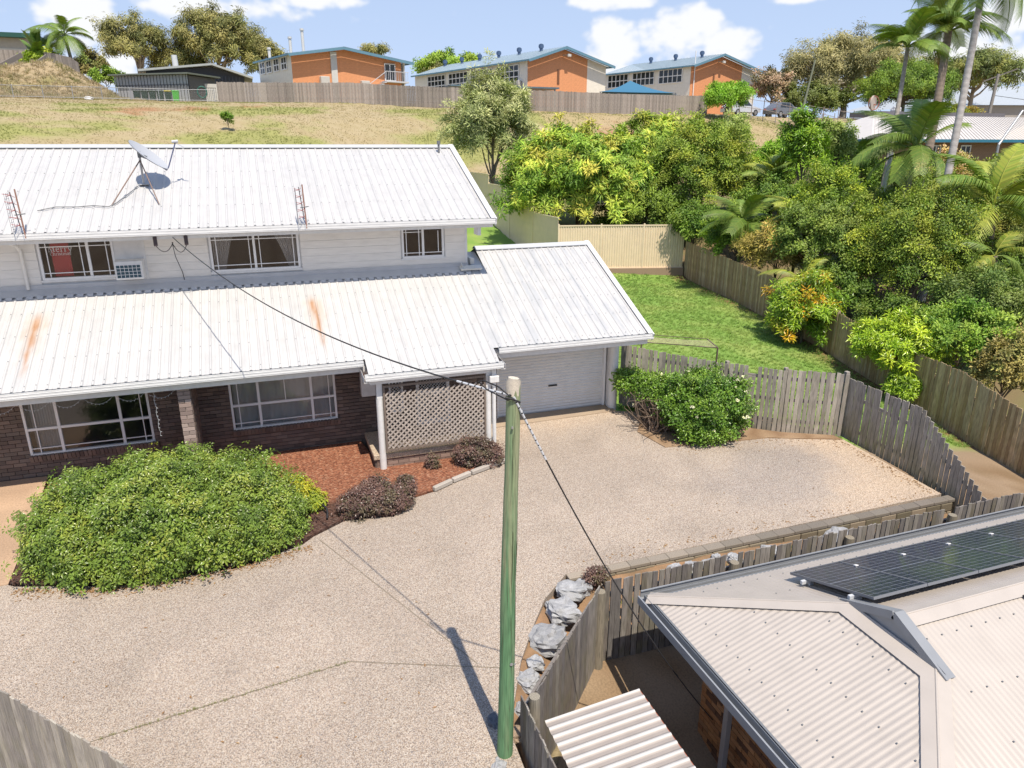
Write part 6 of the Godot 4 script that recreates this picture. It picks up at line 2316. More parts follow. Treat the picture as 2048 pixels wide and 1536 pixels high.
	for k in 150:
		var p := A2.lerp(B2, k / 150.0)
		var q := A2.lerp(B2, (k + 5.0) / 150.0)
		var g0 := gh(p.x, p.z)
		ms.rod(Vector3(p.x, g0 + 0.1, p.z), Vector3(q.x, g0 + 1.05, q.z), 0.004, 3)
		ms.rod(Vector3(q.x, g0 + 0.1, q.z), Vector3(p.x, g0 + 1.05, p.z), 0.004, 3)
	stuff(put(wf, "wire_mesh", ms, M.galv))
	var hz := MB.new()
	var ring := []
	for k in 25:
		ring.append(Vector3(-3.9 + 0.42 * cos(TAU * k / 24), 12.0 + 0.52 * sin(TAU * k / 24), -82.0))
	hz.tube(ring, same(0.07, 25), 8, false)
	tag(part(self, "coiled_hose", hz.mesh(), mat(Color(0.02, 0.12, 0.09), 0.5)), "coil of dark green hose hanging on the pale wall behind the wire fence", "hose")
	var gt := thing("steel_gate", "dark steel bar gate between the wire fence and the paling fence", "gate", Vector3(-3, 10.9, -76.5))
	for k in 14:
		var br := MB.new()
		var x := -4.4 + 0.15 * k
		br.rod(Vector3(x, 10.85, -76.6), Vector3(x, 12.05, -76.6), 0.014, 5)
		put(gt, "bar", br, M.black)
	var gf := MB.new()
	gf.bar(Vector3(-4.45, 12.05, -76.6), Vector3(-2.4, 12.05, -76.6), 0.04, 0.04)
	gf.bar(Vector3(-4.45, 10.95, -76.6), Vector3(-2.4, 10.95, -76.6), 0.04, 0.04)
	put(gt, "frame", gf, M.black)
	# hilltop house and its stepping fence
	var th := thing("hilltop_house", "cream-walled house with a dark green eave at the upper left edge", "house", Vector3(-30, 16, -121))
	var tb := MB.new()
	tb.col = Color(0.46, 0.42, 0.34)
	tb.bx(Vector3(-44, 14, -126), Vector3(-26.2, 20.6, -120.4))
	put(th, "wall", tb, M.paint)
	var te := MB.new()
	te.col = Color(0.02, 0.09, 0.07)
	te.bx(Vector3(-44.5, 20.6, -126.5), Vector3(-25.4, 21.15, -119.4))
	put(th, "eave", te, M.paint)
	var tw := MB.new()
	tw.col = Color(0.6, 0.57, 0.48)
	tw.bx(Vector3(-43, 18.6, -120.38), Vector3(-26.6, 19.3, -120.3))
	put(th, "pale_band", tw, M.paint)
	var hf := thing("hilltop_fence", "weathered grey fence stepping down the mound at the upper left", "fence", Vector3(-22, 15, -100))
	var hp := MB.new()
	var steps := [[-30.0, -108.0, 17.9], [-26.0, -106.5, 17.7], [-22.4, -105.0, 17.5], [-20.6, -103.0, 17.2], [-18.4, -101.0, 16.6], [-17.4, -99.5, 15.9]]
	for i in steps.size() - 1:
		var a := Vector2(steps[i][0], steps[i][1])
		var e := Vector2(steps[i + 1][0], steps[i + 1][1])
		var m := int(a.distance_to(e) / 0.2)
		var dd := (e - a).normalized()
		for k in m:
			var q := a.lerp(e, (k + 0.5) / m)
			var top: float = lerpf(steps[i][2], steps[i + 1][2], (k + 0.5) / m)
			hp.col = Color(0.38, 0.335, 0.295) * rnd(0.75, 1.2)
			hp.box(Transform3D(Basis(Vector3(dd.x, 0, dd.y), Vector3.UP, Vector3(dd.x, 0, dd.y).cross(Vector3.UP)), Vector3(q.x, top - 1.3, q.y)), Vector3(0.19, 2.6, 0.03))
	stuff(put(hf, "palings", hp, M.wood))
	var rc := MB.new()
	for k in 2:
		rc.bar(Vector3(-27.0 + 3.5 * k, 12.6 + 0.4 * k, -92.0 - 2 * k), Vector3(-22.5 + 2.0 * k, 16.4 + 0.1 * k, -98.0 - 2 * k), 0.16, 0.5)
	put(hf, "stair_rail", rc, mat(Color(0.20, 0.175, 0.155), 0.9))
	var bag := rock_mesh(Vector3(0.35, 0.16, 0.25), 77, Color(0.7, 0.7, 0.7))
	tag(part(self, "white_bag", bag.mesh(), M.paint, at(-13.0, gh(-13.0, -76.4) + 0.1, -76.4)), "small white bag of rubbish on the grass at the wire fence", "bag")


func make_far_right() -> void:
	# neighbour's long house behind the palms
	var h := thing("long_house", "low brick house with a broad white roof and blue gutter behind the palms", "house", Vector3(50, 5, -45))
	var b := MB.new()
	b.col = Color(0.36, 0.22, 0.15)
	b.bx(Vector3(44.3, 4.0, -52), Vector3(66.0, 7.35, -44.6))
	put(h, "brick_wall", b, M.far_brick)
	for q in [[50.5, 6.05, 0.9], [53.6, 6.05, 1.0], [57.5, 5.0, 0.9]]:
		far_window(h, Vector3(q[0] - 50, q[1] - 5, 0.4), Vector3.RIGHT, Vector3(0, 0, 1), q[2], 0.9, 2, 1)
	var r := MB.new()
	r.col = Color(0.56, 0.535, 0.51)
	var e0 := Vector3(43.4, 7.4, -43.6)
	var e1 := Vector3(67.0, 7.4, -43.6)
	var t0 := Vector3(47.8, 9.3, -48.2)
	var t1 := Vector3(67.0, 9.3, -48.2)
	var nr := 60
	for k in nr:
		var s := float(k) / nr
		var s2 := (k + 0.7) / nr
		var s3 := (k + 1.0) / nr
		r.quad(e0.lerp(e1, s), e0.lerp(e1, s2), t0.lerp(t1, s2), t0.lerp(t1, s))
		r.quad(e0.lerp(e1, s2) + Vector3(0, 0.03, 0), e0.lerp(e1, s3) + Vector3(0, 0.03, 0), t0.lerp(t1, s3) + Vector3(0, 0.03, 0), t0.lerp(t1, s2) + Vector3(0, 0.03, 0))
	r.tri(Vector3(43.4, 7.4, -53.0), e0, t0)
	r.quad(t0, t1, Vector3(67, 7.4, -53), Vector3(43.4, 7.4, -53))
	put(h, "roof", r, M.paint)
	var g := MB.new()
	g.col = Color(0.03, 0.17, 0.26)
	g.bx(Vector3(43.3, 7.2, -43.6), Vector3(67, 7.42, -43.45))
	g.bx(Vector3(43.3, 7.2, -53.0), Vector3(43.45, 7.42, -43.6))
	put(h, "gutter", g, M.paint)
	var so := MB.new()
	so.col = Color(0.40, 0.33, 0.26)
	so.bx(Vector3(43.5, 7.17, -52.9), Vector3(66.9, 7.2, -43.62))
	put(h, "soffit", so, M.paint)
	var pk := thing("flat_canopy", "dark flat canopy roof with two white domes behind the long white roof", "canopy", Vector3(62, 9, -56))
	var cb := MB.new()
	cb.col = Color(0.16, 0.15, 0.17)
	cb.bx(Vector3(56.5, 9.6, -60), Vector3(72.5, 10.05, -56))
	put(pk, "roof", cb, M.paint)
	for x in [59.4, 62.6]:
		var dm := rock_mesh(Vector3(0.42, 0.3, 0.42), 5, Color(0.66, 0.66, 0.66))
		part(pk, "dome", dm.mesh(), M.paint, at(x - 62, 1.2, -1.2))
	for x in [57.0, 72.0]:
		var cp := MB.new()
		cp.col = Color(0.3, 0.3, 0.3)
		cp.bx(Vector3(x, 5.5, -56.4), Vector3(x + 0.2, 9.6, -56.2))
		put(pk, "post", cp, M.paint)
	var wr := thing("warehouse", "large pale grey metal-roofed building at the far right edge", "building", Vector3(110, 10, -85))
	var wb := MB.new()
	wb.col = Color(0.42, 0.46, 0.49)
	wb.quad(Vector3(92, 12.2, -76), Vector3(150, 12.2, -60), Vector3(150, 16.0, -80), Vector3(101, 15.6, -88))
	wb.tri(Vector3(92, 12.2, -76), Vector3(101, 15.6, -88), Vector3(92, 12.2, -100))
	put(wr, "roof", wb, M.paint)
	var wl := MB.new()
	wl.col = Color(0.36, 0.34, 0.32)
	wl.quad(Vector3(92.5, 9, -76.5), Vector3(150, 9, -60.5), Vector3(150, 12.2, -60.5), Vector3(92.5, 12.2, -76.5))
	put(wr, "wall", wl, M.paint)
	# car park: two cars, wire panels, light pole, round sign, power pole
	car("silver sedan parked behind the wire fence beside the bright green tree", Vector3(49.9, gh(49.9, -68.6) + 0.02, -68.6), deg_to_rad(192), Color(0.52, 0.54, 0.57))
	car("dark grey hatchback parked right of the silver sedan", Vector3(54.4, gh(54.4, -67.4) + 0.02, -67.4), deg_to_rad(192), Color(0.13, 0.14, 0.16))
	var lanes := [[Vector2(46.0, -65.4), Vector2(49.0, -63.6)], [Vector2(49.0, -63.6), Vector2(51.6, -61.0)], [Vector2(51.6, -61.0), Vector2(53.4, -58.6)], [Vector2(53.4, -58.6), Vector2(55.0, -56.0)], [Vector2(54.0, -63.0), Vector2(57.5, -60.5)], [Vector2(57.5, -60.5), Vector2(61.0, -58.5)]]
	var lab := ["temporary wire fence panel beside the bright green tree", "temporary wire fence panel in front of the dark hatchback", "wire fence panel left of the leaning one", "leaning wire fence panel at the road end", "rear wire fence panel by the light pole", "rear wire fence panel below the round sign"]
	for i in lanes.size():
		var a: Vector2 = lanes[i][0]
		var e: Vector2 = lanes[i][1]
		var o := thing("wire_fence_panel", lab[i], "fence", Vector3(a.x, gh(a.x, a.y), a.y), "wire fence panels round the car park")
		var lean := 0.5 if i == 3 else 0.0
		var pa := Vector3(a.x, gh(a.x, a.y), a.y)
		var pe := Vector3(e.x, gh(e.x, e.y), e.y)
		var fr := MB.new()
		for k in 4:
			var p := pa.lerp(pe, k / 3.0)
			fr.tube([p, p + Vector3(lean, 1.95 + rnd(-0.15, 0.3), 0)], [0.035, 0.035], 6)
		for y in [0.25, 1.1, 1.9]:
			fr.tube([pa + Vector3(lean * y * 0.5, y, 0), pe + Vector3(lean * y * 0.5, y, 0)], [0.024, 0.024], 5)
		put(o, "frame", fr, mat(Color(0.30, 0.255, 0.225), 0.7))
		var ms := MB.new()
		var m := 26
		for k in m:
			var p := pa.lerp(pe, float(k) / m)
			ms.rod(p + Vector3(0, 0.1, 0), p + Vector3(lean, 1.9, 0), 0.005, 3)
		stuff(put(o, "wire_mesh", ms, M.galv))
	var lp := thing("light_pole", "tall green-grey light pole standing among the wire fence panels", "pole", Vector3(53.4, gh(53.4, -63.4), -63.4))
	var lb := MB.new()
	lb.col = Color(0.24, 0.27, 0.19)
	lb.tube([Vector3(53.4, 9.2, -63.4), Vector3(54.4, 15.1, -63.4)], [0.13, 0.08], 10)
	put(lp, "shaft", lb, M.pole)
	var sg := thing("round_sign", "round pale sign on a rusty post beside the wire fences", "sign", Vector3(60, gh(60, -60.8), -60.8))
	var sb := MB.new()
	sb.col = Color(0.5, 0.42, 0.35)
	sb.tube([Vector3(59.97, 11.05, -60.82), Vector3(60.03, 11.05, -60.7)], [0.72, 0.72], 22)
	put(sg, "disc", sb, M.paint)
	var sr := MB.new()
	sr.col = Color(0.36, 0.13, 0.08)
	var rg := []
	for k in 25:
		rg.append(Vector3(60.02 + 0.66 * cos(TAU * k / 24), 11.05 + 0.66 * sin(TAU * k / 24), -60.69))
	sr.tube(rg, same(0.05, 25), 6, false)
	sr.bx(Vector3(59.75, 11.1, -60.71), Vector3(59.9, 11.35, -60.68))
	sr.bx(Vector3(60.0, 10.85, -60.71), Vector3(60.35, 10.95, -60.68))
	put(sg, "faded_print", sr, M.paint)
	var st := MB.new()
	st.col = Color(0.25, 0.16, 0.12)
	st.tube([Vector3(60, 7.5, -60.85), Vector3(60, 10.5, -60.85)], [0.06, 0.06], 8)
	put(sg, "post", st, M.paint)
	var pp := thing("power_pole", "grey timber power pole at the far right carrying thin wires", "pole", Vector3(73.9, 5.6, -58.9))
	var pb := MB.new()
	pb.col = Color(0.30, 0.275, 0.25)
	pb.tube([Vector3(73.6, 5.0, -58.9), Vector3(75.0, 14.1, -59.6)], [0.2, 0.14], 10)
	put(pp, "shaft", pb, M.wood)
	var ar := MB.new()
	ar.col = Color(0.22, 0.2, 0.18)
	ar.bar(Vector3(73.8, 13.4, -60.2), Vector3(76.6, 14.6, -58.8), 0.1, 0.12)
	put(pp, "crossarm", ar, M.wood)
	for q in [[Vector3(75.6, 14.1, -59.4), Vector3(130, 15.5, -50)], [Vector3(74.9, 12.0, -59.5), Vector3(130, 10.5, -48)]]:
		var w := MB.new()
		var pl := sag(q[0], q[1], 1.2, 14)
		w.tube(pl, same(0.025, pl.size()), 5)
		put(pp, "wire", w, M.black)
	var p2 := thing("steel_pole", "slim grey pole leaning above the long white roof at the right edge", "pole", Vector3(55.8, 5, -42))
	var q2 := MB.new()
	q2.tube([Vector3(52.0, 7.0, -40.2), Vector3(54.0, 9.4, -40.4)], [0.09, 0.08], 8)
	q2.tube([Vector3(52.0, 3.6, -40.2), Vector3(52.0, 7.0, -40.2)], [0.09, 0.09], 8)
	put(p2, "shaft", q2, M.galv)
	var rd := sheet([Vector2(55, -56), Vector2(62, -58), Vector2(70, -58), Vector2(70, -55), Vector2(60, -53.5), Vector2(55.2, -53.8)], 1.0, func(x: float, z: float) -> float: return gh(x, z) + 0.12, func(_x: float, _z: float) -> Color: return Color(0.42, 0.35, 0.29), 0.3)
	structure("gravel_road", rd, M.soil, "pale gravel road end beyond the wire fences")


# ---------------------------------------------------------------- plants
const LEAF := Color(1.62, 1.6, 1.25)


func leaf_cluster(seed_: int, count: int, ln: float, wd: float, reach: float, droop: float, fold := 0.25) -> ArrayMesh:
	# a sprig: leaves set round a point, each a folded blade of four triangles with its own tone
	var r := RandomNumberGenerator.new()
	r.seed = seed_
	var b := MB.new()
	for k in count:
		var az := TAU * (k + r.randf() * 0.8) / count
		var el := r.randf_range(-0.35, 1.1)
		var d := Vector3(cos(el) * cos(az), sin(el), cos(el) * sin(az))
		var o := d * reach * r.randf_range(0.1, 1.0)
		var f := (d + Vector3(r.randf_range(-0.4, 0.4), -droop * r.randf_range(0.5, 1.2), r.randf_range(-0.4, 0.4))).normalized()
		var s := f.cross(Vector3.UP + Vector3(r.randf_range(-0.6, 0.6), 0, r.randf_range(-0.6, 0.6))).normalized()
		var u := s.cross(f).normalized()
		var l := ln * r.randf_range(0.7, 1.2)
		var w := wd * r.randf_range(0.8, 1.15)
		var t := r.randf_range(0.78, 1.2)
		b.col = Color(t, t, t * 0.95)
		var a := o
		var m := o + f * l * 0.5
		var tip := o + f * l - u * l * 0.12 * (1.0 + droop)
		var lf := m + s * w * 0.5 + u * w * fold
		var rt := m - s * w * 0.5 + u * w * fold
		b.tri(a, m, lf)
		b.tri(m, tip, lf)
		b.tri(a, rt, m)
		b.tri(m, rt, tip)
	return b.mesh()


func lobes_of(c: Vector3, r: Vector3, count: int, f: float, flat := 0.75) -> Array:
	var out := [[c, r * 0.5]]
	for k in int(count * 1.9):
		var d := rand_dir()
		d.y = d.y * 0.92 + 0.1
		out.append([c + d * r * rnd(0.4, 0.98), Vector3(r.x * f, r.y * f * flat, r.z * f) * rnd(0.38, 0.95)])
	return out


func crown(parent: Node3D, lobes: Array, n: int, mesh: Mesh, pal: Array, smin: float, smax: float, m: Material, called := "crown", inside := 0.35) -> MultiMeshInstance3D:
	var tot := 0.0
	var w := []
	for l in lobes:
		var r: Vector3 = l[1]
		var a := r.x * r.y + r.y * r.z + r.x * r.z
		tot += a
		w.append(tot)
	var mm := MultiMesh.new()
	mm.transform_format = MultiMesh.TRANSFORM_3D
	mm.use_colors = true
	mm.mesh = mesh
	mm.instance_count = n
	var base := world_of(parent)
	for k in n:
		var pick := rng.randf() * tot
		var i := 0
		while w[i] < pick:
			i += 1
		var l: Array = lobes[i]
		var d := rand_dir()
		if d.y < -0.3 and rng.randf() < 0.5:
			d.y = -d.y
		var q: float = 1.0 - inside * pow(rng.randf(), 2.0) + rnd(-0.06, 0.10)
		q *= 1.0 + 0.34 * fn.get_noise_3d(d.x * 1.7 + i * 7.0, d.y * 1.7, d.z * 1.7)
		if rng.randf() < 0.07:  # shoots standing out of the mass
			q += rnd(0.03, 0.22)
		var p: Vector3 = l[0] + d * l[1] * q
		var up := (d * 0.7 + Vector3(0, 1.0, 0.25) + rand_dir() * 0.6).normalized()
		var x := up.cross(rand_dir()).normalized()
		var s := rnd(smin, smax)
		mm.set_instance_transform(k, Transform3D(Basis(x * s, up * s, x.cross(up) * s), p - base))
		var g := 0.5 + 0.9 * fn.get_noise_3d(p.x * 1.3 + i * 3.0, p.y * 1.3, p.z * 1.3) + rnd(-0.28, 0.28)
		var z := clampf(g, 0, 0.999) * (pal.size() - 1)
		var c: Color = pal[int(z)].lerp(pal[int(z) + 1], z - int(z)).lerp(pal[pal.size() - 2], 0.3) * rnd(0.8, 1.25) * LEAF
		c.a = 1.0
		mm.set_instance_color(k, c)
	var o := MultiMeshInstance3D.new()
	o.name = called
	o.multimesh = mm
	o.material_override = m
	parent.add_child(o, true)
	stuff(o)
	return o


func limbs(parent: Node3D, base: Vector3, lobes: Array, r0: float, col: Color, fork := 0.45, most := 7, m: Material = null) -> void:
	var b := MB.new()
	b.col = col
	var c: Vector3 = lobes[0][0]
	var mid := base.lerp(c, fork) + Vector3(rnd(-0.1, 0.1), 0, rnd(-0.1, 0.1))
	b.tube([base - Vector3(0, 0.15, 0), base.lerp(mid, 0.5) + Vector3(rnd(-0.04, 0.04), 0, 0), mid, mid.lerp(c, 0.6)], [r0 * 1.15, r0, r0 * 0.85, r0 * 0.45], 8)
	for k in mini(most, lobes.size() - 1):
		var e: Vector3 = lobes[k + 1][0]
		var s := base.lerp(c, fork + 0.08 * (k % 4))
		var j := s.lerp(e, 0.5) + Vector3(rnd(-0.1, 0.1), -0.06 * s.distance_to(e), rnd(-0.1, 0.1))
		b.tube([s, j, e, e + (e - j) * 0.35], [r0 * 0.5, r0 * 0.36, r0 * 0.18, r0 * 0.07], 6)
	put(parent, "trunk", b, m if m else M.bark)


func tree(called: String, label: String, c: Vector3, r: Vector3, mesh: Mesh, n: int, pal: Array, smin: float, smax: float, group := "", opt := {}) -> Node3D:
	# trunk, limbs and twigs; the leaf sprigs sit along the outer part of each twig, so that the crown has tufts, gaps and a ragged outline
	var base := Vector3(c.x + opt.get("dx", 0.0), gh(c.x, c.z) - 0.05, c.z + opt.get("dz", 0.0))
	var o := thing(called, label, opt.get("cat", "tree"), base, group)
	var r0: float = opt.get("r0", 0.12)
	var bark: Color = opt.get("bark", Color(0.20, 0.165, 0.13))
	var wood := MB.new()
	wood.col = bark
	var fork := base.lerp(c, opt.get("fork", 0.45))
	var top := c + Vector3(0, r.y * 0.35, 0)
	wood.tube([base - Vector3(0, 0.15, 0), base.lerp(fork, 0.5) + Vector3(rnd(-0.05, 0.05), 0, 0), fork, fork.lerp(top, 0.6), top], [r0 * 1.15, r0, r0 * 0.85, r0 * 0.5, r0 * 0.15], 8)
	var starts := []
	for k in int(opt.get("most", 7)) + 3:  # limbs
		var d := rand_dir()
		d.y = absf(d.y) * 0.6 - 0.1
		var e := c + d * r * 0.55
		var s := fork.lerp(top, rnd(0.0, 0.6))
		var j := s.lerp(e, 0.5) - Vector3(0, 0.08 * s.distance_to(e), 0) + rand_dir() * r.x * 0.06
		wood.tube([s, j, e], [r0 * 0.5, r0 * 0.36, r0 * 0.16], 6)
		starts.append(e)
		starts.append(j)
	starts.append(top)
	starts.append(c)
	var per := 13
	var twigs := maxi(6, n / per)
	var ts := []
	var cs := []
	var droop: float = opt.get("droop", 0.0)
	var off := rnd(0, 50)
	for k in twigs:
		var d := rand_dir()
		if d.y < -0.35:
			d.y = -d.y * rnd(0.2, 1.0)
			d = d.normalized()
		var q := (0.72 + 0.40 * pow(rng.randf(), 0.7)) * (1.0 + 0.42 * fn.get_noise_3d(d.x * 1.5 + off, d.y * 1.5, d.z * 1.5))
		if rng.randf() < 0.14:
			q *= rnd(0.45, 0.8)
		if rng.randf() < 0.08:
			q *= rnd(1.05, 1.22)
		var e := c + d * r * q
		var s: Vector3 = starts[0]
		for p in starts:
			if p.distance_squared_to(e) < s.distance_squared_to(e):
				s = p
		var j := s.lerp(e, 0.55) + Vector3(0, 0.12 * s.distance_to(e), 0) + rand_dir() * 0.08 * s.distance_to(e)
		e.y -= droop * s.distance_to(e)
		wood.tube([s, j, e], [r0 * 0.13 + 0.004, r0 * 0.08 + 0.003, 0.003], 4, false)
		var tone := clampf(0.5 + 0.75 * fn.get_noise_3d(e.x * 0.9 + off, e.y * 0.9, e.z * 0.9) + rnd(-0.3, 0.3), 0, 0.999)
		var light := rnd(0.78, 1.28)
		var tuft := (0.10 + 0.045 * r.length()) * rnd(0.7, 1.3)
		for i in per:
			var t := 0.45 + 0.6 * pow(rng.randf(), 0.75)
			var p := (s.lerp(j, t * 2.0) if t < 0.5 else j.lerp(e, t * 2.0 - 1.0)) + rand_dir() * tuft * rng.randf()
			var up := ((e - j).normalized() * 0.5 + d * 0.3 + Vector3(0, 0.9, 0.22) + rand_dir() * 0.55).normalized()
			var x := up.cross(rand_dir()).normalized()
			var sc := rnd(smin, smax)
			ts.append(Transform3D(Basis(x * sc, up * sc, x.cross(up) * sc), p - base))
			var z := clampf(tone + rnd(-0.22, 0.22), 0, 0.999) * (pal.size() - 1)
			var col: Color = pal[int(z)].lerp(pal[int(z) + 1], z - int(z)) * LEAF * light * rnd(0.85, 1.18)
			col.a = 1.0
			cs.append(col)
	put(o, "trunk", wood, M.bark)
	var mm := MultiMesh.new()
	mm.transform_format = MultiMesh.TRANSFORM_3D
	mm.use_colors = true
	mm.mesh = mesh
	mm.instance_count = ts.size()
	for k in ts.size():
		mm.set_instance_transform(k, ts[k])
		mm.set_instance_color(k, cs[k])
	var cr := MultiMeshInstance3D.new()
	cr.name = "crown"
	cr.multimesh = mm
	cr.material_override = opt.get("mat", M.leaf)
	o.add_child(cr, true)
	stuff(cr)
	return o


func frond(ln: float, rise: float, drop: float, leaf: float, pairs: int, hang: float, col: Color, tipc: Color) -> ArrayMesh:
	var b := MB.new()
	var pts := []
	var rad := []
	for k in 9:
		var t := k / 8.0
		pts.append(Vector3(ln * (t - 0.18 * t * t), rise * t - drop * t * t, 0))
		rad.append(lerpf(0.03, 0.006, t) * ln / 2.0)
	b.col = col.lerp(tipc, 0.5)
	b.tube(pts, rad, 5, false)
	for k in pairs:
		var t := 0.14 + 0.86 * (k + 0.5) / pairs
		var p := Vector3(ln * (t - 0.18 * t * t), rise * t - drop * t * t, 0)
		var f := Vector3(ln * (1 - 0.36 * t), rise - 2 * drop * t, 0).normalized()
		for s in [-1.0, 1.0]:
			var l := leaf * (0.45 + 0.55 * sin(PI * minf(0.12 + t * 0.85, 1.0))) * rng.randf_range(0.85, 1.12)
			var d: Vector3 = (f * 0.65 + Vector3(0, 0.15 - hang * 0.5, s)).normalized()
			var w := f * 0.017
			var a: Vector3 = p
			var m: Vector3 = p + d * l * 0.5
			var e: Vector3 = p + d * l * 0.95 + Vector3(0, -hang * l * 0.6, 0)
			b.col = col.lerp(tipc, rng.randf() * 0.7) * rng.randf_range(0.8, 1.25)
			b.tri(a - w, a + w, m + w)
			b.tri(a - w, m + w, m - w)
			b.tri(m - w, m + w, e)
	return b.mesh()


func palm(label: String, base: Vector3, top: Vector3, r0: float, r1: float, fronds: Array, count: int, size: float, tilt: float, bark: Color, group: String, ring := true, wind := 0.0, from_el := -0.5) -> Node3D:
	var o := thing("palm_tree", label, "palm", base, group)
	if r0 > 0:
		var b := MB.new()
		var pts := []
		var rad := []
		var m := maxi(4, int(base.distance_to(top) / (0.14 if ring else 0.3)))
		for k in m + 1:
			var t := float(k) / m
			pts.append(base.lerp(top, t) + Vector3(0, 0, 0.12 * sin(PI * t)))
			rad.append(lerpf(r0, r1, t) * (1.0 + (0.05 if k % 2 and ring else 0.0)))
		b.tube(pts, rad, 12)
		for k in b.v.size():
			b.c[k] = bark * (1.0 if (k / 13) % 2 else 0.8)
		put(o, "trunk", b, M.palm_bark)
	for k in count:
		var az := TAU * k * 0.382 + rnd(-0.25, 0.25)
		var el := lerpf(1.25, from_el, pow((k + 0.5) / count, 0.8)) + rnd(-0.1, 0.1)
		# the breeze pushes the fronds round to the left
		if wind > 0:
			az = lerp_angle(az, PI * 0.98, wind * 0.55)
		var bs := Basis(Vector3.UP, az) * Basis(Vector3(0, 0, 1), el + tilt) * Basis(Vector3.RIGHT, rnd(-0.5, 0.5))
		part(o, "frond", fronds[k % fronds.size()], M.leaf, Transform3D(bs.scaled(Vector3.ONE * size * rnd(0.85, 1.1)), top - base))
	return o


func grass() -> void:
	var b := MB.new()
	for k in 9:
		var a := TAU * k / 9.0 + rnd(-0.3, 0.3)
		var d := Vector3(cos(a), 0, sin(a))
		var o := d * rnd(0.0, 0.05)
		var s := d.cross(Vector3.UP) * 0.007
		var t := rnd(0.8, 1.2)
		b.col = Color(t, t, t)
		b.tri(o - s, o + s, o + d * rnd(0.02, 0.07) + Vector3(0, rnd(0.04, 0.09), 0))
	var mesh := b.mesh()
	# mown lawn
	scatter_grass("lawn_grass", "short green lawn grass behind the garage and fence", mesh, 26000, func() -> Array:
		var z := rnd(-34.0, -12.8)
		var x := rnd(5.0, 20.4 - (z + 31.7) * 0.13)
		if (x < 8.8 and z > -22.5) or (z > -16.2 and x < 8.8 - (z + 16.2) * 1.35 + 0.3) or x < 5.2:
			return []
		return [x, z, rnd(0.7, 1.3), Color(0.20, 0.34, 0.055).lerp(Color(0.32, 0.41, 0.10), clampf(0.5 + fn.get_noise_2d(x * 0.45, z * 0.45) + rnd(-0.3, 0.3), 0, 1))])
	# rough dry grass of the paddock
	scatter_grass("field_grass", "dry straw-coloured and green tufts of the hillside paddock", mesh, 60000, func() -> Array:
		var z := rnd(-77.0, -46.0)
		var x := rnd(-24.0, 52.0)
		var a := fn.get_noise_2d(x * 0.09, z * 0.16)
		var c := Color(0.41, 0.335, 0.18).lerp(Color(0.28, 0.305, 0.085), smoothstep(-0.04, 0.34, a + rnd(-0.15, 0.25) + smoothstep(-62.0, -50.0, z) * 0.2))
		return [x, z, rnd(0.5, 1.1) * (1.0 + 0.5 * smoothstep(0.1, 0.4, a)), c])
	scatter_grass("mound_grass", "long dry grass covering the mound behind the wire fence", mesh, 9000, func() -> Array:
		var z := rnd(-99.0, -78.5)
		var x := rnd(-32.0, -9.0)
		return [x, z, rnd(2.0, 4.5), Color(0.52, 0.42, 0.27).lerp(Color(0.32, 0.31, 0.12), clampf(fn.get_noise_2d(x * 0.3, z * 0.3) * 1.6 + rnd(-0.2, 0.3), 0, 1))])
	scatter_grass("bank_weed", "sparse green weeds on the soil bank and along the joints", mesh, 260, func() -> Array:
		if rng.randf() < 0.5:
			var x := rnd(4.6, 12.9)
			return [x, rnd(-9.45, -8.6), rnd(0.8, 1.8), Color(0.20, 0.22, 0.06)]
		var t := rng.randf()
		var px := lerpf(-2.54, 0.58, t) + rnd(-0.02, 0.02)
		return [px, lerpf(-8.3, -8.67, t) + rnd(-0.02, 0.02), rnd(0.15, 0.4), Color(0.22, 0.24, 0.07)])


func litter() -> void:  # fallen brown leaves along the hedge foot, the dirt strip and the kerb
	var b := MB.new()
	b.tri(Vector3(-0.03, 0.004, 0), Vector3(0, 0.012, 0.012), Vector3(0.03, 0.006, 0))
	b.tri(Vector3(-0.03, 0.004, 0), Vector3(0.03, 0.006, 0), Vector3(0, 0.012, -0.012))
	var mesh := b.mesh()
	var pts := []
	for k in 1500:
		var t := rng.randf()
		var x := 0.0
		var z := 0.0
		if t < 0.55:
			x = rnd(-4.4, 0.3)
			z = -11.55 - 0.55 * pow(absf(x + 1.8) / 2.6, 2.0) + absf(rng.randfn(0.0, 0.12))
		elif t < 0.7:
			x = rnd(8.6, 12.6)
			z = lerpf(-13.5, -12.9, (x - 8.6) / 4.0) + rng.randfn(0.0, 0.25)
		elif t < 0.8:
			x = 12.95 - absf(rng.randfn(0.0, 0.15))
			z = rnd(-12.6, -9.8)
		elif t < 0.9:
			x = rnd(4.5, 12.9)
			z = -9.75 - absf(rng.randfn(0.0, 0.12))
		else:
			x = rnd(-4.0, 12.0)
			z = rnd(-12.0, -7.0)
			if x > 2.2 and z > -9.8:
				continue
		pts.append(Vector3(x, dh(z) + 0.004, z))
	var mm := MultiMesh.new()
	mm.transform_format = MultiMesh.TRANSFORM_3D
	mm.use_colors = true
	mm.mesh = mesh
	mm.instance_count = pts.size()
	for k in pts.size():
		mm.set_instance_transform(k, Transform3D((Basis(Vector3.UP, rnd(0, TAU)) * Basis(Vector3.RIGHT, rnd(-0.3, 0.3))).scaled(Vector3.ONE * rnd(0.5, 1.15)), pts[k]))
		mm.set_instance_color(k, Color(0.30, 0.17, 0.08).lerp(Color(0.42, 0.27, 0.13), rng.randf()))
	var o := MultiMeshInstance3D.new()
	o.name = "leaf_litter"
	o.multimesh = mm
	o.material_override = M.leaf
	add_child(o)
	tag(o, "brown fallen leaves scattered along the hedge foot and driveway edges", "leaf litter", "", "stuff")


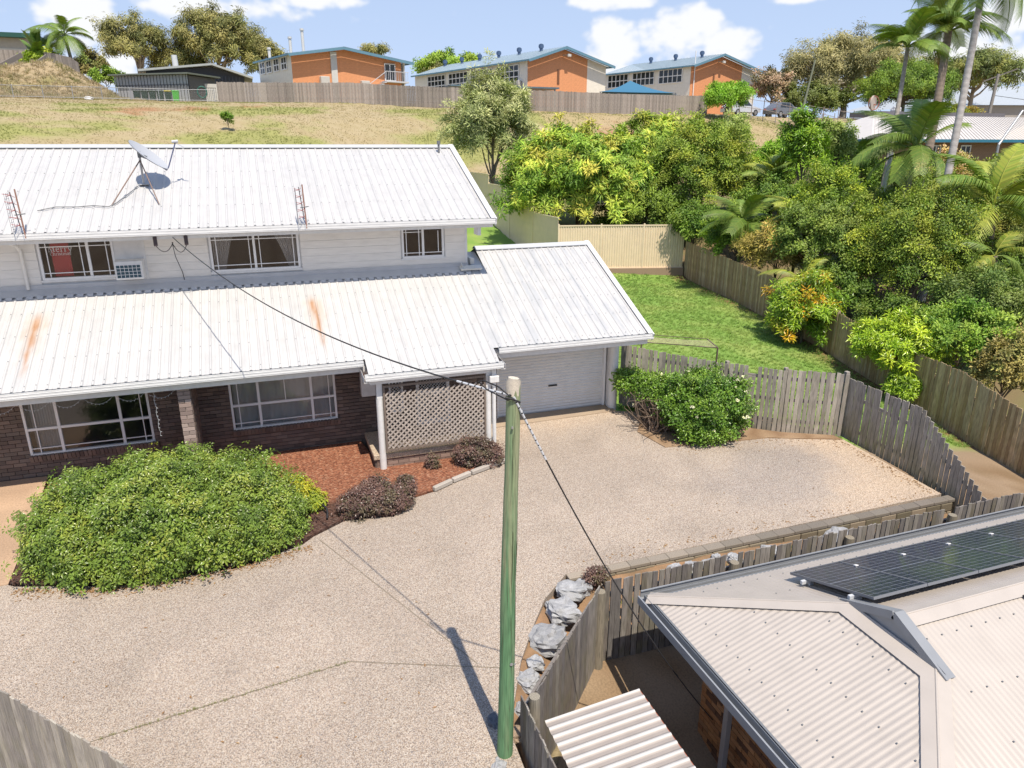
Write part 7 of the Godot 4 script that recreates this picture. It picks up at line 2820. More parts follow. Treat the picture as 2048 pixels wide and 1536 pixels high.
func scatter_grass(called: String, label: String, mesh: Mesh, n: int, pick: Callable) -> void:
	var ts := []
	var cs := []
	for k in n:
		var q: Array = pick.call()
		if q.is_empty():
			continue
		var y := gh(q[0], q[1])
		if called == "bank_weed":
			y = -0.32 if q[0] > 4.4 else dh(q[1])
		ts.append(Transform3D(Basis(Vector3.UP, rnd(0, TAU)).scaled(Vector3.ONE * q[2]), Vector3(q[0], y, q[1])))
		cs.append(q[3])
	var mm := MultiMesh.new()
	mm.transform_format = MultiMesh.TRANSFORM_3D
	mm.use_colors = true
	mm.mesh = mesh
	mm.instance_count = ts.size()
	for k in ts.size():
		mm.set_instance_transform(k, ts[k])
		var c: Color = cs[k] * rnd(0.85, 1.15)
		c.a = 1.0
		mm.set_instance_color(k, c)
	var o := MultiMeshInstance3D.new()
	o.name = called
	o.multimesh = mm
	o.material_override = M.leaf
	add_child(o)
	tag(o, label, "grass", "", "stuff")


func make_plants() -> void:
	var hedge_leaf := leaf_cluster(1, 7, 0.095, 0.036, 0.05, 0.3)
	var small_leaf := leaf_cluster(2, 9, 0.10, 0.05, 0.12, 0.2)
	var mango_leaf := leaf_cluster(3, 11, 0.26, 0.055, 0.10, 0.75)
	var fine_leaf := leaf_cluster(4, 14, 0.10, 0.045, 0.20, 0.1)
	var silver_leaf := leaf_cluster(5, 12, 0.17, 0.035, 0.16, 0.1)
	var long_leaf := leaf_cluster(6, 10, 0.20, 0.05, 0.10, 0.5)
	var far_leaf := leaf_cluster(7, 14, 0.34, 0.13, 0.42, 0.35)
	var euc_leaf := leaf_cluster(8, 14, 0.34, 0.09, 0.45, 0.6)
	# --- front garden
	var o := thing("hedge", "big rounded green hedge mass in front of the left windows", "hedge", Vector3(-2, 0, -13))
	var lb := [[Vector3(-3.25, 0.42, -13.1), Vector3(1.1, 0.92, 1.3)], [Vector3(-2.2, 0.50, -13.05), Vector3(1.45, 1.0, 1.5)], [Vector3(-1.05, 0.42, -13.0), Vector3(1.25, 0.85, 1.4)], [Vector3(-0.35, 0.25, -12.8), Vector3(0.6, 0.55, 0.75)], [Vector3(-2.2, 0.3, -12.2), Vector3(1.6, 0.6, 0.75)], [Vector3(-3.6, 0.3, -12.65), Vector3(0.68, 0.66, 0.65)], [Vector3(-1.0, 0.3, -12.15), Vector3(0.95, 0.48, 0.6)]]
	var stems := MB.new()
	stems.col = Color(0.13, 0.10, 0.075)
	for k in 22:
		var p := Vector3(rnd(-4.0, 0.1), 0.05, rnd(-13.6, -12.1))
		stems.tube([p, p + Vector3(rnd(-0.15, 0.15), 0.4, rnd(-0.15, 0.15)), p + Vector3(rnd(-0.4, 0.4), 0.9, rnd(-0.4, 0.4))], [0.02, 0.015, 0.006], 5)
	put(o, "stems", stems, M.bark)
	crown(o, lb, 22000, hedge_leaf, [Color(0.03, 0.065, 0.012), Color(0.06, 0.11, 0.018), Color(0.095, 0.15, 0.026), Color(0.13, 0.18, 0.034), Color(0.20, 0.22, 0.045)], 0.65, 1.05, M.gloss_leaf, "foliage", 0.35)
	o = thing("yellow_shrub", "small yellow-green shrub at the right end of the hedge", "shrub", Vector3(0.15, 0.05, -13.3))
	lb = [[Vector3(0.1, 0.35, -13.3), Vector3(0.38, 0.38, 0.35)], [Vector3(0.42, 0.22, -13.2), Vector3(0.26, 0.25, 0.26)]]
	limbs(o, Vector3(0.15, 0.05, -13.3), lb, 0.02, Color(0.2, 0.15, 0.1), 0.4)
	crown(o, lb, 1200, hedge_leaf, [Color(0.10, 0.17, 0.02), Color(0.17, 0.22, 0.025), Color(0.22, 0.24, 0.02), Color(0.36, 0.31, 0.02)], 0.6, 1.0, M.leaf, "foliage", 0.7)
	for q in [["dark purple-leaved shrub spreading at the edge of the mulch bed", Vector3(1.6, 0.0, -12.8), [[Vector3(1.35, 0.22, -12.75), Vector3(0.45, 0.3, 0.35)], [Vector3(1.9, 0.2, -12.75), Vector3(0.45, 0.28, 0.32)], [Vector3(1.65, 0.3, -12.95), Vector3(0.4, 0.3, 0.35)], [Vector3(2.3, 0.25, -13.2), Vector3(0.2, 0.22, 0.2)]], 2600], ["dark purple-leaved shrub beside the porch post and edging blocks", Vector3(4.1, 0.0, -14.15), [[Vector3(4.05, 0.32, -14.15), Vector3(0.42, 0.36, 0.32)], [Vector3(4.4, 0.25, -14.05), Vector3(0.28, 0.28, 0.28)]], 1700], ["small sparse purple seedling in the mulch in front of the porch", Vector3(3.1, 0.0, -14.2), [[Vector3(3.1, 0.22, -14.2), Vector3(0.14, 0.2, 0.12)]], 130], ["tiny purple weed among the corner boulders", Vector3(4.75, -0.15, -9.3), [[Vector3(4.78, 0.0, -9.32), Vector3(0.2, 0.14, 0.14)]], 160]]:
		o = thing("purple_shrub", q[0], "shrub", q[1], "purple-leaved shrubs")
		limbs(o, q[1], q[2], 0.016, Color(0.12, 0.07, 0.06), 0.4)
		crown(o, q[2], q[3], hedge_leaf, [Color(0.035, 0.02, 0.025), Color(0.07, 0.07, 0.04), Color(0.075, 0.042, 0.05), Color(0.10, 0.06, 0.062), Color(0.14, 0.085, 0.085)], 0.55, 0.95, M.gloss_leaf, "foliage", 0.6)
	# gardenia by the garage: leafy dome on the right, bare branches on the left
	var gard := [Color(0.035, 0.08, 0.012), Color(0.065, 0.135, 0.02), Color(0.105, 0.185, 0.028), Color(0.15, 0.23, 0.04)]
	o = tree("flowering_bush", "large glossy green bush with white flowers between garage column and fence", Vector3(9.95, 0.72, -14.0), Vector3(0.95, 0.92, 0.95), small_leaf, 5200, gard, 0.65, 1.05, "", {"cat": "bush", "r0": 0.045, "fork": 0.3, "most": 9, "bark": Color(0.30, 0.225, 0.17), "mat": M.gloss_leaf})
	lb = [[Vector3(9.5, 0.75, -14.3), Vector3(0.6, 0.6, 0.6)], [Vector3(9.05, 1.05, -14.95), Vector3(0.5, 0.32, 0.5)], [Vector3(8.62, 1.15, -15.4), Vector3(0.4, 0.3, 0.35)], [Vector3(9.8, 0.35, -13.6), Vector3(0.75, 0.4, 0.45)]]
	crown(o, lb, 2300, small_leaf, gard, 0.65, 1.05, M.gloss_leaf, "foliage", 0.7)
	var bare := MB.new()
	bare.col = Color(0.30, 0.225, 0.17)
	for k in 80:
		var s := Vector3(rnd(8.7, 9.4), 0.1, rnd(-15.1, -14.2))
		var e := s + Vector3(rnd(-0.75, 0.5), rnd(0.45, 0.95), rnd(-0.4, 0.55))
		var j := s.lerp(e, 0.5) + rand_dir() * 0.12
		bare.tube([s, j, e, e + rand_dir() * 0.18], [0.018, 0.013, 0.008, 0.004], 5)
	put(o, "branches", bare, M.bark)
	var fl := leaf_cluster(31, 8, 0.05, 0.045, 0.01, 0.0)
	crown(o, [[Vector3(9.95, 0.75, -14.0), Vector3(0.98, 0.95, 0.98)], [Vector3(9.1, 0.95, -14.8), Vector3(0.7, 0.5, 0.6)]], 40, fl, [Color(0.5, 0.5, 0.46), Color(0.52, 0.52, 0.5)], 0.7, 1.1, M.leaf, "flowers", 0.02)
	grass()
	litter()
	# --- back garden trees
	var mango := [Color(0.075, 0.15, 0.016), Color(0.13, 0.225, 0.026), Color(0.20, 0.29, 0.04), Color(0.32, 0.36, 0.06), Color(0.36, 0.33, 0.07)]
	tree("mango_tree", "broad mango tree with drooping light-tipped leaves behind the cream fence", Vector3(17.3, 4.7, -37.9), Vector3(4.0, 3.2, 3.4), mango_leaf, 7500, mango, 1.0, 1.7, "trees in the palm garden", {"droop": 0.12, "r0": 0.22, "most": 12})
	tree("mango_tree", "smaller mango tree behind and right of the broad one", Vector3(24.84, 5.9, -42.4), Vector3(3.2, 2.7, 2.7), mango_leaf, 3600, mango, 1.0, 1.8, "trees in the palm garden", {"droop": 0.12, "r0": 0.2, "most": 10})
	tree("garden_tree", "dense olive-green fine-leaved tree right of the mango trees", Vector3(24.5, 5.3, -36.7), Vector3(2.9, 2.8, 2.5), fine_leaf, 6200, [Color(0.07, 0.125, 0.016), Color(0.13, 0.195, 0.024), Color(0.20, 0.255, 0.036), Color(0.27, 0.29, 0.042)], 1.0, 1.7, "trees in the palm garden", {"lobes": 14, "f": 0.4, "r0": 0.18})
	tree("silver_tree", "open grey-green tree with silvery leaves standing above the steel fence", Vector3(14.62, 7.7, -45.5), Vector3(2.5, 3.1, 2.2), silver_leaf, 3600, [Color(0.13, 0.165, 0.075), Color(0.20, 0.235, 0.115), Color(0.30, 0.32, 0.185), Color(0.38, 0.395, 0.25)], 1.1, 2.0, "trees in the palm garden", {"lobes": 13, "f": 0.36, "r0": 0.13, "fork": 0.3, "bark": Color(0.30, 0.26, 0.22)})
	tree("pale_sapling", "soft pale green sapling at the top edge of the garden", Vector3(32.1, 7.4, -44.8), Vector3(1.1, 1.5, 0.9), silver_leaf, 700, [Color(0.16, 0.24, 0.06), Color(0.28, 0.35, 0.13), Color(0.36, 0.42, 0.19)], 1.0, 1.9, "trees in the palm garden", {"r0": 0.06, "lobes": 6})
	tree("garden_tree", "upright bright green tree with glossy leaves and bare thin trunk", Vector3(27.24, 6.5, -31.7), Vector3(1.15, 1.9, 1.0), long_leaf, 1800, [Color(0.07, 0.15, 0.012), Color(0.14, 0.25, 0.02), Color(0.22, 0.33, 0.03)], 0.9, 1.5, "trees in the palm garden", {"lobes": 9, "r0": 0.08, "bark": Color(0.33, 0.26, 0.2), "mat": M.gloss_leaf})
	tree("garden_tree", "dull green thin tree right of the upright bright one", Vector3(29.6, 6.8, -32.1), Vector3(1.1, 1.3, 0.9), fine_leaf, 800, [Color(0.08, 0.14, 0.03), Color(0.15, 0.21, 0.055), Color(0.22, 0.26, 0.08)], 1.0, 1.6, "trees in the palm garden", {"r0": 0.06, "lobes": 7})
	tree("garden_tree", "lime green leafy tree left of the upright bright one", Vector3(29.2, 5.6, -36.3), Vector3(1.6, 1.5, 1.3), long_leaf, 1700, [Color(0.09, 0.19, 0.015), Color(0.18, 0.31, 0.03), Color(0.27, 0.38, 0.05)], 0.9, 1.5, "trees in the palm garden", {"r0": 0.08, "lobes": 8})
	tree("garden_tree", "rounded green tree with yellow-green top in front of the upright one", Vector3(22.6, 3.6, -24.6), Vector3(1.35, 2.4, 1.25), fine_leaf, 3300, [Color(0.07, 0.13, 0.016), Color(0.13, 0.21, 0.022), Color(0.21, 0.285, 0.032), Color(0.30, 0.34, 0.036)], 0.8, 1.4, "trees in the palm garden", {"r0": 0.09, "lobes": 10, "bark": Color(0.36, 0.31, 0.27)})
	tree("garden_tree", "large round dense tree with thick grey trunk beyond the brown fence", Vector3(23.9, 2.75, -20.9), Vector3(2.4, 2.6, 2.1), fine_leaf, 6500, [Color(0.06, 0.115, 0.016), Color(0.115, 0.175, 0.022), Color(0.18, 0.235, 0.032), Color(0.26, 0.29, 0.036)], 0.75, 1.3, "trees in the palm garden", {"r0": 0.2, "lobes": 14, "f": 0.4, "bark": Color(0.34, 0.30, 0.26)})
	tree("garden_tree", "pale-trunked small tree with dull green leaves by the brown fence", Vector3(21.2, 3.3, -23.2), Vector3(1.6, 1.5, 1.4), small_leaf, 2600, [Color(0.07, 0.12, 0.02), Color(0.13, 0.185, 0.035), Color(0.20, 0.245, 0.055)], 1.0, 1.6, "trees in the palm garden", {"r0": 0.08, "lobes": 9, "bark": Color(0.50, 0.44, 0.38)})
	var sh := [
		["glossy shrub with yellow and orange leaves spilling over the brown fence", Vector3(18.7, 0.75, -20.7), Vector3(1.0, 1.4, 1.15), long_leaf, 1900, [Color(0.07, 0.14, 0.012), Color(0.12, 0.21, 0.018), Color(0.17, 0.25, 0.02), Color(0.22, 0.27, 0.02), Color(0.40, 0.22, 0.015)], 0.7, 1.1],
		["bright yellow-green shrub hanging over the fence in the middle", Vector3(18.75, 0.75, -16.5), Vector3(0.95, 0.85, 1.25), long_leaf, 2000, [Color(0.12, 0.21, 0.012), Color(0.23, 0.33, 0.025), Color(0.34, 0.40, 0.035)], 0.7, 1.1],
		["tuft of yellow-green leaves hanging below the bright shrub in front of the fence", Vector3(18.15, -0.1, -15.45), Vector3(0.3, 0.42, 0.45), long_leaf, 230, [Color(0.13, 0.22, 0.02), Color(0.25, 0.34, 0.04)], 0.7, 1.0],
		["mid green shrub right of the bright yellow-green one", Vector3(20.2, 1.2, -15.5), Vector3(1.3, 0.95, 1.1), small_leaf, 2000, [Color(0.06, 0.13, 0.014), Color(0.12, 0.21, 0.025), Color(0.22, 0.30, 0.045)], 0.9, 1.4],
		["reddish-brown leaved shrub at the right edge above the fence", Vector3(19.9, 0.75, -13.7), Vector3(0.75, 0.85, 0.7), small_leaf, 1000, [Color(0.12, 0.13, 0.04), Color(0.20, 0.17, 0.06), Color(0.26, 0.22, 0.09), Color(0.15, 0.20, 0.04)], 0.9, 1.4],
		["wide grey-green shrub behind the right-hand shrubs", Vector3(23.3, 1.45, -17.3), Vector3(1.6, 1.15, 1.4), fine_leaf, 2300, [Color(0.05, 0.09, 0.018), Color(0.10, 0.155, 0.035), Color(0.18, 0.23, 0.06)], 0.9, 1.4],
		["dark green shrub below the bare path at the right edge", Vector3(29.6, 1.5, -21.3), Vector3(1.1, 1.2, 1.0), small_leaf, 1300, [Color(0.05, 0.10, 0.015), Color(0.09, 0.15, 0.022), Color(0.15, 0.21, 0.035)], 1.0, 1.6],
		["low green filler shrub behind the start of the brown fence", Vector3(20.9, 3.0, -31.6), Vector3(1.2, 1.0, 1.0), fine_leaf, 1200, [Color(0.05, 0.11, 0.014), Color(0.09, 0.16, 0.02), Color(0.15, 0.22, 0.03)], 1.0, 1.6],
		["green shrub under the cane palms by the fence", Vector3(21.3, 2.6, -28.6), Vector3(1.4, 1.2, 1.2), small_leaf, 1500, [Color(0.05, 0.10, 0.012), Color(0.11, 0.19, 0.02), Color(0.22, 0.30, 0.03)], 1.0, 1.6],
		["golden dry-looking shrub between cane palms and pale-trunked tree", Vector3(21.6, 2.4, -26.0), Vector3(1.3, 1.2, 1.1), silver_leaf, 1100, [Color(0.14, 0.13, 0.03), Color(0.26, 0.22, 0.06), Color(0.36, 0.28, 0.10)], 0.9, 1.5],
		["dark shrub in the shade behind the orange-leaved one", Vector3(21.0, 1.4, -21.6), Vector3(1.1, 1.1, 1.1), small_leaf, 1300, [Color(0.05, 0.10, 0.015), Color(0.09, 0.15, 0.022), Color(0.15, 0.20, 0.035)], 1.0, 1.5],
		["shadowy shrub behind the bright yellow-green one", Vector3(20.9, 0.7, -18.6), Vector3(1.1, 0.9, 1.1), small_leaf, 1200, [Color(0.05, 0.10, 0.015), Color(0.10, 0.16, 0.022), Color(0.16, 0.21, 0.035)], 1.0, 1.5],
		["leafy shrub below the tall palms", Vector3(33.4, 5.2, -34.9), Vector3(1.6, 1.6, 1.4), small_leaf, 1500, [Color(0.05, 0.11, 0.014), Color(0.11, 0.20, 0.022), Color(0.20, 0.29, 0.04)], 1.2, 1.9],
		["dense green shrub left of the middle palm trunk", Vector3(27.6, 3.4, -27.4), Vector3(1.7, 1.4, 1.4), small_leaf, 1700, [Color(0.05, 0.10, 0.014), Color(0.12, 0.18, 0.025), Color(0.22, 0.27, 0.045)], 1.1, 1.7],
		["pink and white flowering frangipani in front of the long house", Vector3(37.0, 5.4, -31.6), Vector3(1.6, 1.0, 1.2), small_leaf, 1500, [Color(0.09, 0.15, 0.03), Color(0.17, 0.24, 0.05), Color(0.55, 0.36, 0.27), Color(0.22, 0.27, 0.07)], 1.2, 1.9],
		["yellowish bushy shrub beneath the right-hand palm", Vector3(29.6, 3.6, -24.2), Vector3(1.8, 1.3, 1.4), fine_leaf, 1700, [Color(0.08, 0.13, 0.018), Color(0.18, 0.22, 0.03), Color(0.33, 0.31, 0.045)], 1.1, 1.7],
		["tangled shrub at the right edge under the palm fronds", Vector3(30.6, 3.0, -22.2), Vector3(1.6, 1.3, 1.3), fine_leaf, 1400, [Color(0.05, 0.09, 0.016), Color(0.12, 0.15, 0.03), Color(0.24, 0.22, 0.06)], 1.1, 1.7],
		["green shrub in the gap between the upright tree and the mango", Vector3(25.6, 3.6, -31.6), Vector3(1.9, 1.6, 1.6), small_leaf, 2100, [Color(0.04, 0.09, 0.012), Color(0.09, 0.16, 0.02), Color(0.17, 0.24, 0.035)], 1.1, 1.7],
		["broad green shrub hiding the foot of the tallest palm", Vector3(27.6, 2.9, -23.4), Vector3(1.7, 1.6, 1.4), small_leaf, 1700, [Color(0.05, 0.10, 0.014), Color(0.11, 0.18, 0.022), Color(0.21, 0.27, 0.04)], 1.0, 1.6],
		["olive shrub between the middle palm and the frangipani", Vector3(32.6, 4.0, -28.6), Vector3(2.0, 1.3, 1.5), small_leaf, 1700, [Color(0.06, 0.11, 0.016), Color(0.14, 0.19, 0.03), Color(0.23, 0.28, 0.05)], 1.1, 1.8],
		["feathery shrub in front of the long house at the right edge", Vector3(40.5, 4.6, -30.5), Vector3(2.2, 1.4, 1.6), fine_leaf, 1900, [Color(0.07, 0.12, 0.02), Color(0.15, 0.21, 0.03), Color(0.26, 0.31, 0.05)], 1.3, 2.0],
		["light green shrub right of the big low palm", Vector3(35.0, 3.7, -25.5), Vector3(2.2, 1.3, 1.6), small_leaf, 1900, [Color(0.06, 0.12, 0.016), Color(0.14, 0.22, 0.028), Color(0.25, 0.31, 0.045)], 1.2, 1.9],
		["grey-green shrub behind the olive tree by the mango", Vector3(28.0, 4.6, -37.0), Vector3(2.4, 1.8, 1.8), small_leaf, 2000, [Color(0.05, 0.09, 0.016), Color(0.10, 0.15, 0.025), Color(0.18, 0.23, 0.04)], 1.2, 1.9],
		["low shrub filling the foot of the mango trees behind the steel fence", Vector3(20.6, 2.9, -35.6), Vector3(2.6, 1.4, 1.5), small_leaf, 2200, [Color(0.05, 0.09, 0.014), Color(0.10, 0.16, 0.02), Color(0.18, 0.24, 0.035)], 1.2, 1.9],
		["leafy shrub at the back below the long house wall", Vector3(38.5, 4.7, -36.0), Vector3(2.4, 1.1, 1.6), small_leaf, 1500, [Color(0.06, 0.11, 0.018), Color(0.13, 0.19, 0.03), Color(0.22, 0.28, 0.05)], 1.3, 2.0],
	]
	for q in sh:
		tree("garden_shrub", q[0], q[1], q[2] * Vector3(1.12, 1.15, 1.12), q[3], int(q[4] * 1.15), q[5], q[6], q[7], "shrubs of the palm garden", {"cat": "shrub", "r0": 0.045, "lobes": 8, "f": 0.48, "fork": 0.3, "mat": M.gloss_leaf if q[3] == long_leaf else M.leaf})
	# --- palms
	var g1 := Color(0.10, 0.20, 0.025)
	var fr := [frond(2.2, 0.9, 1.3, 0.70, 46, 0.5, g1, Color(0.27, 0.33, 0.05)), frond(2.3, 0.7, 1.7, 0.74, 46, 0.7, Color(0.085, 0.17, 0.022), Color(0.22, 0.28, 0.045)), frond(2.1, 1.0, 1.0, 0.66, 44, 0.35, Color(0.12, 0.22, 0.03), Color(0.30, 0.34, 0.06))]
	var yl_ := [frond(2.0, 0.9, 1.2, 0.58, 44, 0.4, Color(0.20, 0.29, 0.03), Color(0.42, 0.40, 0.06)), frond(2.1, 0.7, 1.6, 0.6, 44, 0.6, Color(0.16, 0.24, 0.025), Color(0.40, 0.36, 0.06))]
	var dead := [frond(1.7, 0.2, 1.6, 0.5, 26, 0.9, Color(0.30, 0.15, 0.04), Color(0.42, 0.24, 0.07))]
	var gp := "palms in the garden behind the brown fence"
	var P1 := Vector3(33.78, 11.9, -32.4)
	palm("slender tall palm, leftmost of the three with crowns at the top edge", Vector3(30.9, gh(31, -30), -30.0), P1, 0.15, 0.10, fr, 16, 1.15, 0.1, Color(0.44, 0.40, 0.36), gp, true, 0.3, -0.15)
	var P2 := Vector3(39.6, 13.3, -35.2)
	var pb := palm("stout brown-trunked tall palm with a hanging skirt of dead fronds", Vector3(37.2, gh(37, -33), -33.1), P2, 0.26, 0.20, fr, 22, 1.45, 0.1, Color(0.31, 0.25, 0.20), gp, true, 0.3, -0.2)
	for k in 7:
		part(pb, "dead_frond", dead[0], M.leaf, Transform3D(Basis(Vector3.UP, PI * 0.6 + rnd(-0.9, 0.9)) * Basis(Vector3(0, 0, 1), -0.75 + rnd(-0.25, 0.2)).scaled(Vector3.ONE * rnd(0.8, 1.1)), P2 - pb.position - Vector3(0, 0.35, 0)))
	palm("tallest pale ringed palm leaning right, its crown above the top edge", Vector3(26.55, gh(26.5, -22.6), -22.6), Vector3(30.15, 14.2, -25.5), 0.165, 0.125, fr, 14, 1.5, -0.1, Color(0.50, 0.475, 0.455), gp, true, 0.1, -0.7)
	palm("middle palm with wind-swept green crown in front of the white roof", Vector3(27.7, gh(27.7, -25.8), -25.8), Vector3(29.2, 6.75, -26.6), 0.13, 0.10, fr, 15, 1.5, 0.05, Color(0.42, 0.36, 0.29), gp, true, 0.45, -0.65)
	palm("big low palm with broad yellow-green fronds at the right edge", Vector3(25.7, gh(25.7, -19.6), -19.6), Vector3(26.5, 4.75, -20.2), 0.2, 0.17, [yl_[0], fr[0], yl_[1]], 14, 1.45, 0.1, Color(0.27, 0.22, 0.17), gp, true, 0.0, -0.55)
	palm("short palm with drooping pale fronds below the big low palm", Vector3(24.3, gh(24.3, -18), -18.0), Vector3(24.6, 3.2, -18.3), 0.12, 0.1, [yl_[1], fr[1]], 9, 0.85, 0.0, Color(0.30, 0.24, 0.18), gp, true, 0.0, -0.9)
	palm("cane palm with dark arching fronds at the back corner of the brown fence", Vector3(20.7, gh(20.7, -28), -27.8), Vector3(20.75, 3.55, -27.6), 0.07, 0.06, fr, 12, 1.0, 0.15, Color(0.26, 0.33, 0.08), gp, true, 0.0, -0.3)
	palm("young palm with upright light green fronds above the shrubs", Vector3(26.2, gh(26.2, -32.6), -32.6), Vector3(26.3, 5.1, -32.7), 0.07, 0.06, [yl_[0], fr[2]], 10, 1.05, 0.25, Color(0.28, 0.32, 0.1), gp, true, 0.0, 0.0)
	palm("cane palm with yellowish fronds in front of the rounded tree", Vector3(22.6, gh(22.6, -26), -26.2), Vector3(22.5, 4.0, -26.1), 0.07, 0.06, yl_, 11, 0.95, 0.1, Color(0.34, 0.32, 0.1), gp, true, 0.0, -0.4)
	palm("low golden palm leaning over the brown fence", Vector3(19.9, gh(19.9, -22.4), -22.4), Vector3(19.7, 1.9, -22.2), 0.06, 0.05, yl_, 9, 0.8, -0.1, Color(0.34, 0.32, 0.1), gp, true, 0.0, -0.5)
	var wp := MB.new()
	wp.col = Color(0.56, 0.55, 0.54)
	wp.tube([Vector3(29.0, gh(29, -28.2), -28.2), Vector3(30.7, 6.6, -29.4)], [0.12, 0.10], 10)
	tag(part(self, "bare_palm_trunk", wp.mesh(), M.palm_bark), "bare pale leaning trunk left of the middle palm", "trunk")
	# --- far trees
	var gum := [Color(0.085, 0.10, 0.035), Color(0.14, 0.145, 0.055), Color(0.21, 0.20, 0.085), Color(0.27, 0.245, 0.11)]
	var gg := "gum trees on the skyline"
	tree("gum_tree", "tall spreading gum tree on the skyline at the left", Vector3(-14.4, 20.9, -127.4), Vector3(4.3, 4.3, 3.8), euc_leaf, 1500, gum, 0.9, 1.7, gg, {"r0": 0.35, "lobes": 13, "f": 0.36, "most": 12, "bark": Color(0.44, 0.38, 0.32), "inside": 0.6})
	tree("gum_tree", "low gum tree left of the dark gabled building", Vector3(-9.0, 18.2, -128.0), Vector3(4.2, 3.0, 3.2), euc_leaf, 1000, gum, 0.9, 1.7, gg, {"r0": 0.3, "lobes": 9, "f": 0.4, "most": 9, "bark": Color(0.44, 0.38, 0.32), "inside": 0.6})
	tree("gum_tree", "largest gum tree with rounded crown behind the dark building", Vector3(-3.2, 20.9, -126.7), Vector3(6.0, 5.2, 5.2), euc_leaf, 2500, gum, 0.9, 1.8, gg, {"r0": 0.4, "lobes": 17, "f": 0.34, "most": 14, "bark": Color(0.44, 0.38, 0.32), "inside": 0.6})
	tree("gum_tree", "slim gum tree just left of the first school building", Vector3(3.4, 18.8, -120.0), Vector3(2.5, 3.5, 2.2), euc_leaf, 900, gum, 0.9, 1.6, gg, {"r0": 0.25, "lobes": 9, "f": 0.4, "most": 9, "bark": Color(0.44, 0.38, 0.32), "inside": 0.6})
	tree("gum_tree", "small gum crown peeping over the first school roof", Vector3(21.7, 22.2, -132.0), Vector3(2.1, 1.0, 1.8), euc_leaf, 260, gum, 0.9, 1.6, gg, {"r0": 0.2, "lobes": 5})
	tree("leafy_tree", "bright green leafy tree between the first two school buildings", Vector3(32.5, 18.9, -122.0), Vector3(5.0, 2.2, 4.0), far_leaf, 1100, [Color(0.09, 0.17, 0.02), Color(0.17, 0.27, 0.03), Color(0.27, 0.36, 0.05)], 1.0, 1.7, "leafy trees round the school", {"r0": 0.3, "lobes": 10})
	tree("leafy_tree", "dull olive tree left of the bright one between the school buildings", Vector3(28.8, 16.6, -118.0), Vector3(2.4, 2.3, 2.0), euc_leaf, 400, gum, 0.9, 1.5, "leafy trees round the school", {"r0": 0.2, "lobes": 6})
	tree("umbrella_tree", "bright green feathery tree at the right end of the school fence", Vector3(44.3, 11.2, -63.2), Vector3(2.3, 1.6, 2.0), fine_leaf, 1500, [Color(0.10, 0.22, 0.02), Color(0.17, 0.32, 0.03), Color(0.26, 0.40, 0.05)], 1.4, 2.3, "leafy trees round the school", {"r0": 0.1, "lobes": 10, "f": 0.42, "flat": 0.5})
	tree("spreading_tree", "huge grey-brown spreading tree with open branches behind the car park", Vector3(74.2, 15.4, -80.0), Vector3(8.4, 5.2, 6.6), euc_leaf, 3800, [Color(0.13, 0.13, 0.065), Color(0.20, 0.19, 0.10), Color(0.28, 0.255, 0.145), Color(0.33, 0.30, 0.19)], 0.8, 1.5, "leafy trees round the school", {"r0": 0.42, "lobes": 24, "f": 0.34, "fork": 0.3, "most": 18, "bark": Color(0.46, 0.42, 0.36), "inside": 0.7})
	tree("pink_tree", "rounded tree covered in pale pink blossom beside the rightmost school building", Vector3(61.9, 13.3, -79.0), Vector3(2.7, 2.8, 2.3), far_leaf, 900, [Color(0.05, 0.06, 0.025), Color(0.12, 0.11, 0.06), Color(0.48, 0.33, 0.31), Color(0.14, 0.13, 0.06)], 0.7, 1.2, "leafy trees round the school", {"r0": 0.2, "lobes": 8})
	tree("leafy_tree", "dark low tree in the shade below the spreading tree", Vector3(66.0, 12.0, -76.0), Vector3(4.2, 1.9, 2.6), far_leaf, 900, [Color(0.06, 0.09, 0.02), Color(0.10, 0.13, 0.03), Color(0.15, 0.18, 0.05)], 0.8, 1.3, "leafy trees round the school", {"r0": 0.2, "lobes": 8})
	tree("leafy_tree", "deep green dome-shaped tree right of the spreading tree", Vector3(71.0, 12.6, -67.5), Vector3(5.2, 3.2, 4.2), fine_leaf, 4200, [Color(0.045, 0.09, 0.012), Color(0.09, 0.16, 0.02), Color(0.16, 0.24, 0.03), Color(0.20, 0.27, 0.035)], 1.5, 2.5, "leafy trees round the school", {"r0": 0.3, "lobes": 16, "f": 0.36, "flat": 0.6})
	tree("leafy_tree", "orange-flecked shrubby tree at the foot of the dome-shaped one", Vector3(73.5, 9.8, -63.5), Vector3(3.6, 1.6, 2.2), fine_leaf, 1200, [Color(0.09, 0.15, 0.02), Color(0.18, 0.23, 0.03), Color(0.36, 0.20, 0.04)], 1.4, 2.2, "leafy trees round the school", {"r0": 0.15, "lobes": 8})
	tree("gum_tree", "flat-topped gum tree beyond the palms at the right", Vector3(87.6, 15.0, -72.7), Vector3(5.2, 3.4, 4.3), euc_leaf, 1500, [Color(0.08, 0.11, 0.035), Color(0.14, 0.165, 0.05), Color(0.22, 0.225, 0.075)], 0.9, 1.6, gg, {"r0": 0.3, "lobes": 12, "f": 0.38, "flat": 0.55, "most": 12, "bark": Color(0.42, 0.37, 0.32), "inside": 0.6})
	tree("gum_tree", "dark narrow gum left of the flat-topped one", Vector3(84.4, 14.6, -77.0), Vector3(2.6, 3.6, 2.2), euc_leaf, 800, [Color(0.05, 0.075, 0.025), Color(0.09, 0.115, 0.04), Color(0.15, 0.165, 0.06)], 0.9, 1.6, gg, {"r0": 0.25, "lobes": 8})
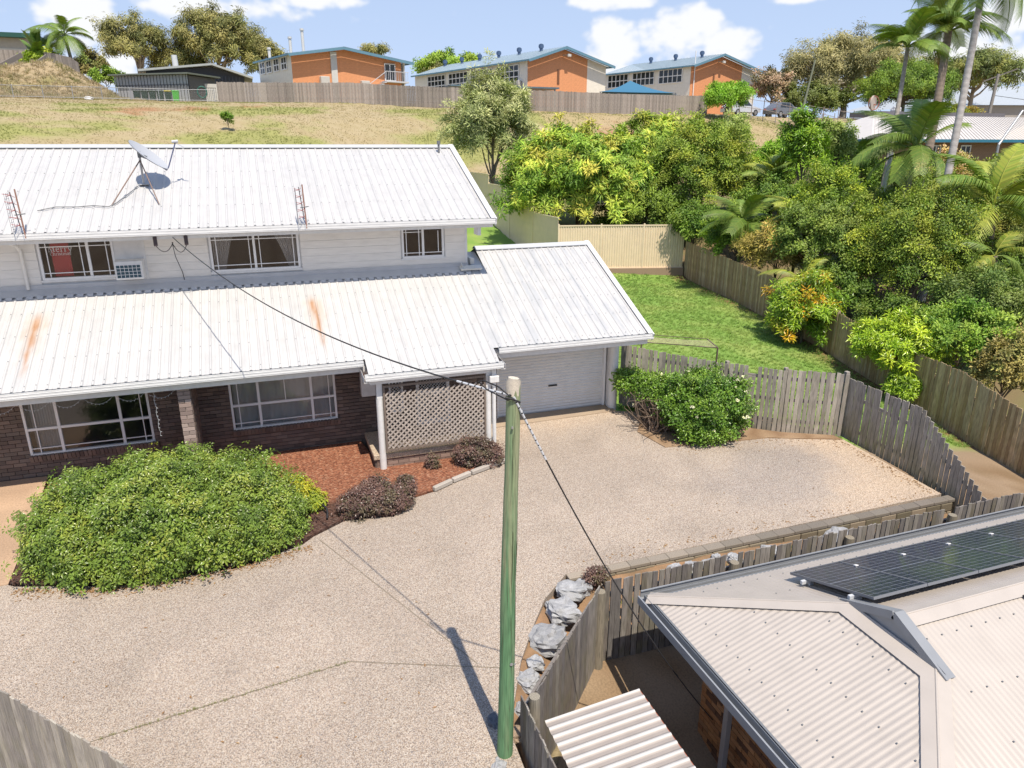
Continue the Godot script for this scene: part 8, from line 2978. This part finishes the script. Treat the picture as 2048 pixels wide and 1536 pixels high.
	tree("hill_shrub", "reddish-green shrub on the mound behind the hilltop fence", Vector3(-16.9, 15.6, -104.5), Vector3(1.9, 1.9, 1.6), far_leaf, 420, [Color(0.09, 0.09, 0.03), Color(0.17, 0.14, 0.06), Color(0.15, 0.19, 0.05)], 0.7, 1.2, "shrubs on the mound", {"cat": "shrub", "r0": 0.08, "lobes": 7})
	tree("hill_shrub", "low green shrub right of the mound top", Vector3(-15.2, 14.4, -101.5), Vector3(1.7, 1.1, 1.3), far_leaf, 340, [Color(0.07, 0.13, 0.02), Color(0.14, 0.22, 0.035), Color(0.22, 0.30, 0.05)], 0.7, 1.2, "shrubs on the mound", {"cat": "shrub", "r0": 0.06, "lobes": 6})
	tree("hill_shrub", "green shrub at the far left edge below the hilltop fence", Vector3(-25.2, 13.6, -96.0), Vector3(2.0, 1.2, 1.4), far_leaf, 420, [Color(0.10, 0.15, 0.02), Color(0.22, 0.27, 0.035), Color(0.30, 0.33, 0.05)], 0.7, 1.2, "shrubs on the mound", {"cat": "shrub", "r0": 0.06, "lobes": 6})
	tree("field_weed", "lone leafy green weed bush in the middle of the dry paddock", Vector3(-1.32, 8.75, -59.3), Vector3(0.42, 0.48, 0.36), small_leaf, 170, [Color(0.05, 0.11, 0.015), Color(0.10, 0.19, 0.025), Color(0.18, 0.27, 0.04)], 1.0, 1.5, "", {"cat": "weed", "r0": 0.02, "lobes": 4})
	var ban := [frond(3.4, 2.4, 1.5, 0.75, 130, 0.12, Color(0.10, 0.21, 0.025), Color(0.24, 0.32, 0.05)), frond(3.2, 2.6, 1.0, 0.75, 130, 0.1, Color(0.09, 0.18, 0.03), Color(0.20, 0.29, 0.06))]
	palm("clump of banana plants with upright broad leaves on the hilltop", Vector3(-22.5, 14.5, -105.4), Vector3(-22.5, 16.6, -105.4), 0.2, 0.16, ban, 11, 1.0, 0.15, Color(0.28, 0.3, 0.12), "plants on the hilltop", false, 0.0, 0.1)
	palm("feathery cocos palm with arching fronds beside the banana plants", Vector3(-18.6, 14.2, -104.0), Vector3(-19.3, 19.4, -105.0), 0.22, 0.16, fr, 16, 1.7, -0.1, Color(0.34, 0.30, 0.25), "plants on the hilltop", false, 0.0, -0.7)
	tree("hill_shrub", "yellow-green bush under the banana leaves", Vector3(-21.8, 16.4, -104.8), Vector3(2.2, 1.2, 1.2), far_leaf, 420, [Color(0.10, 0.17, 0.02), Color(0.22, 0.30, 0.03), Color(0.34, 0.38, 0.05)], 0.7, 1.2, "shrubs on the mound", {"cat": "shrub", "r0": 0.06, "lobes": 6})
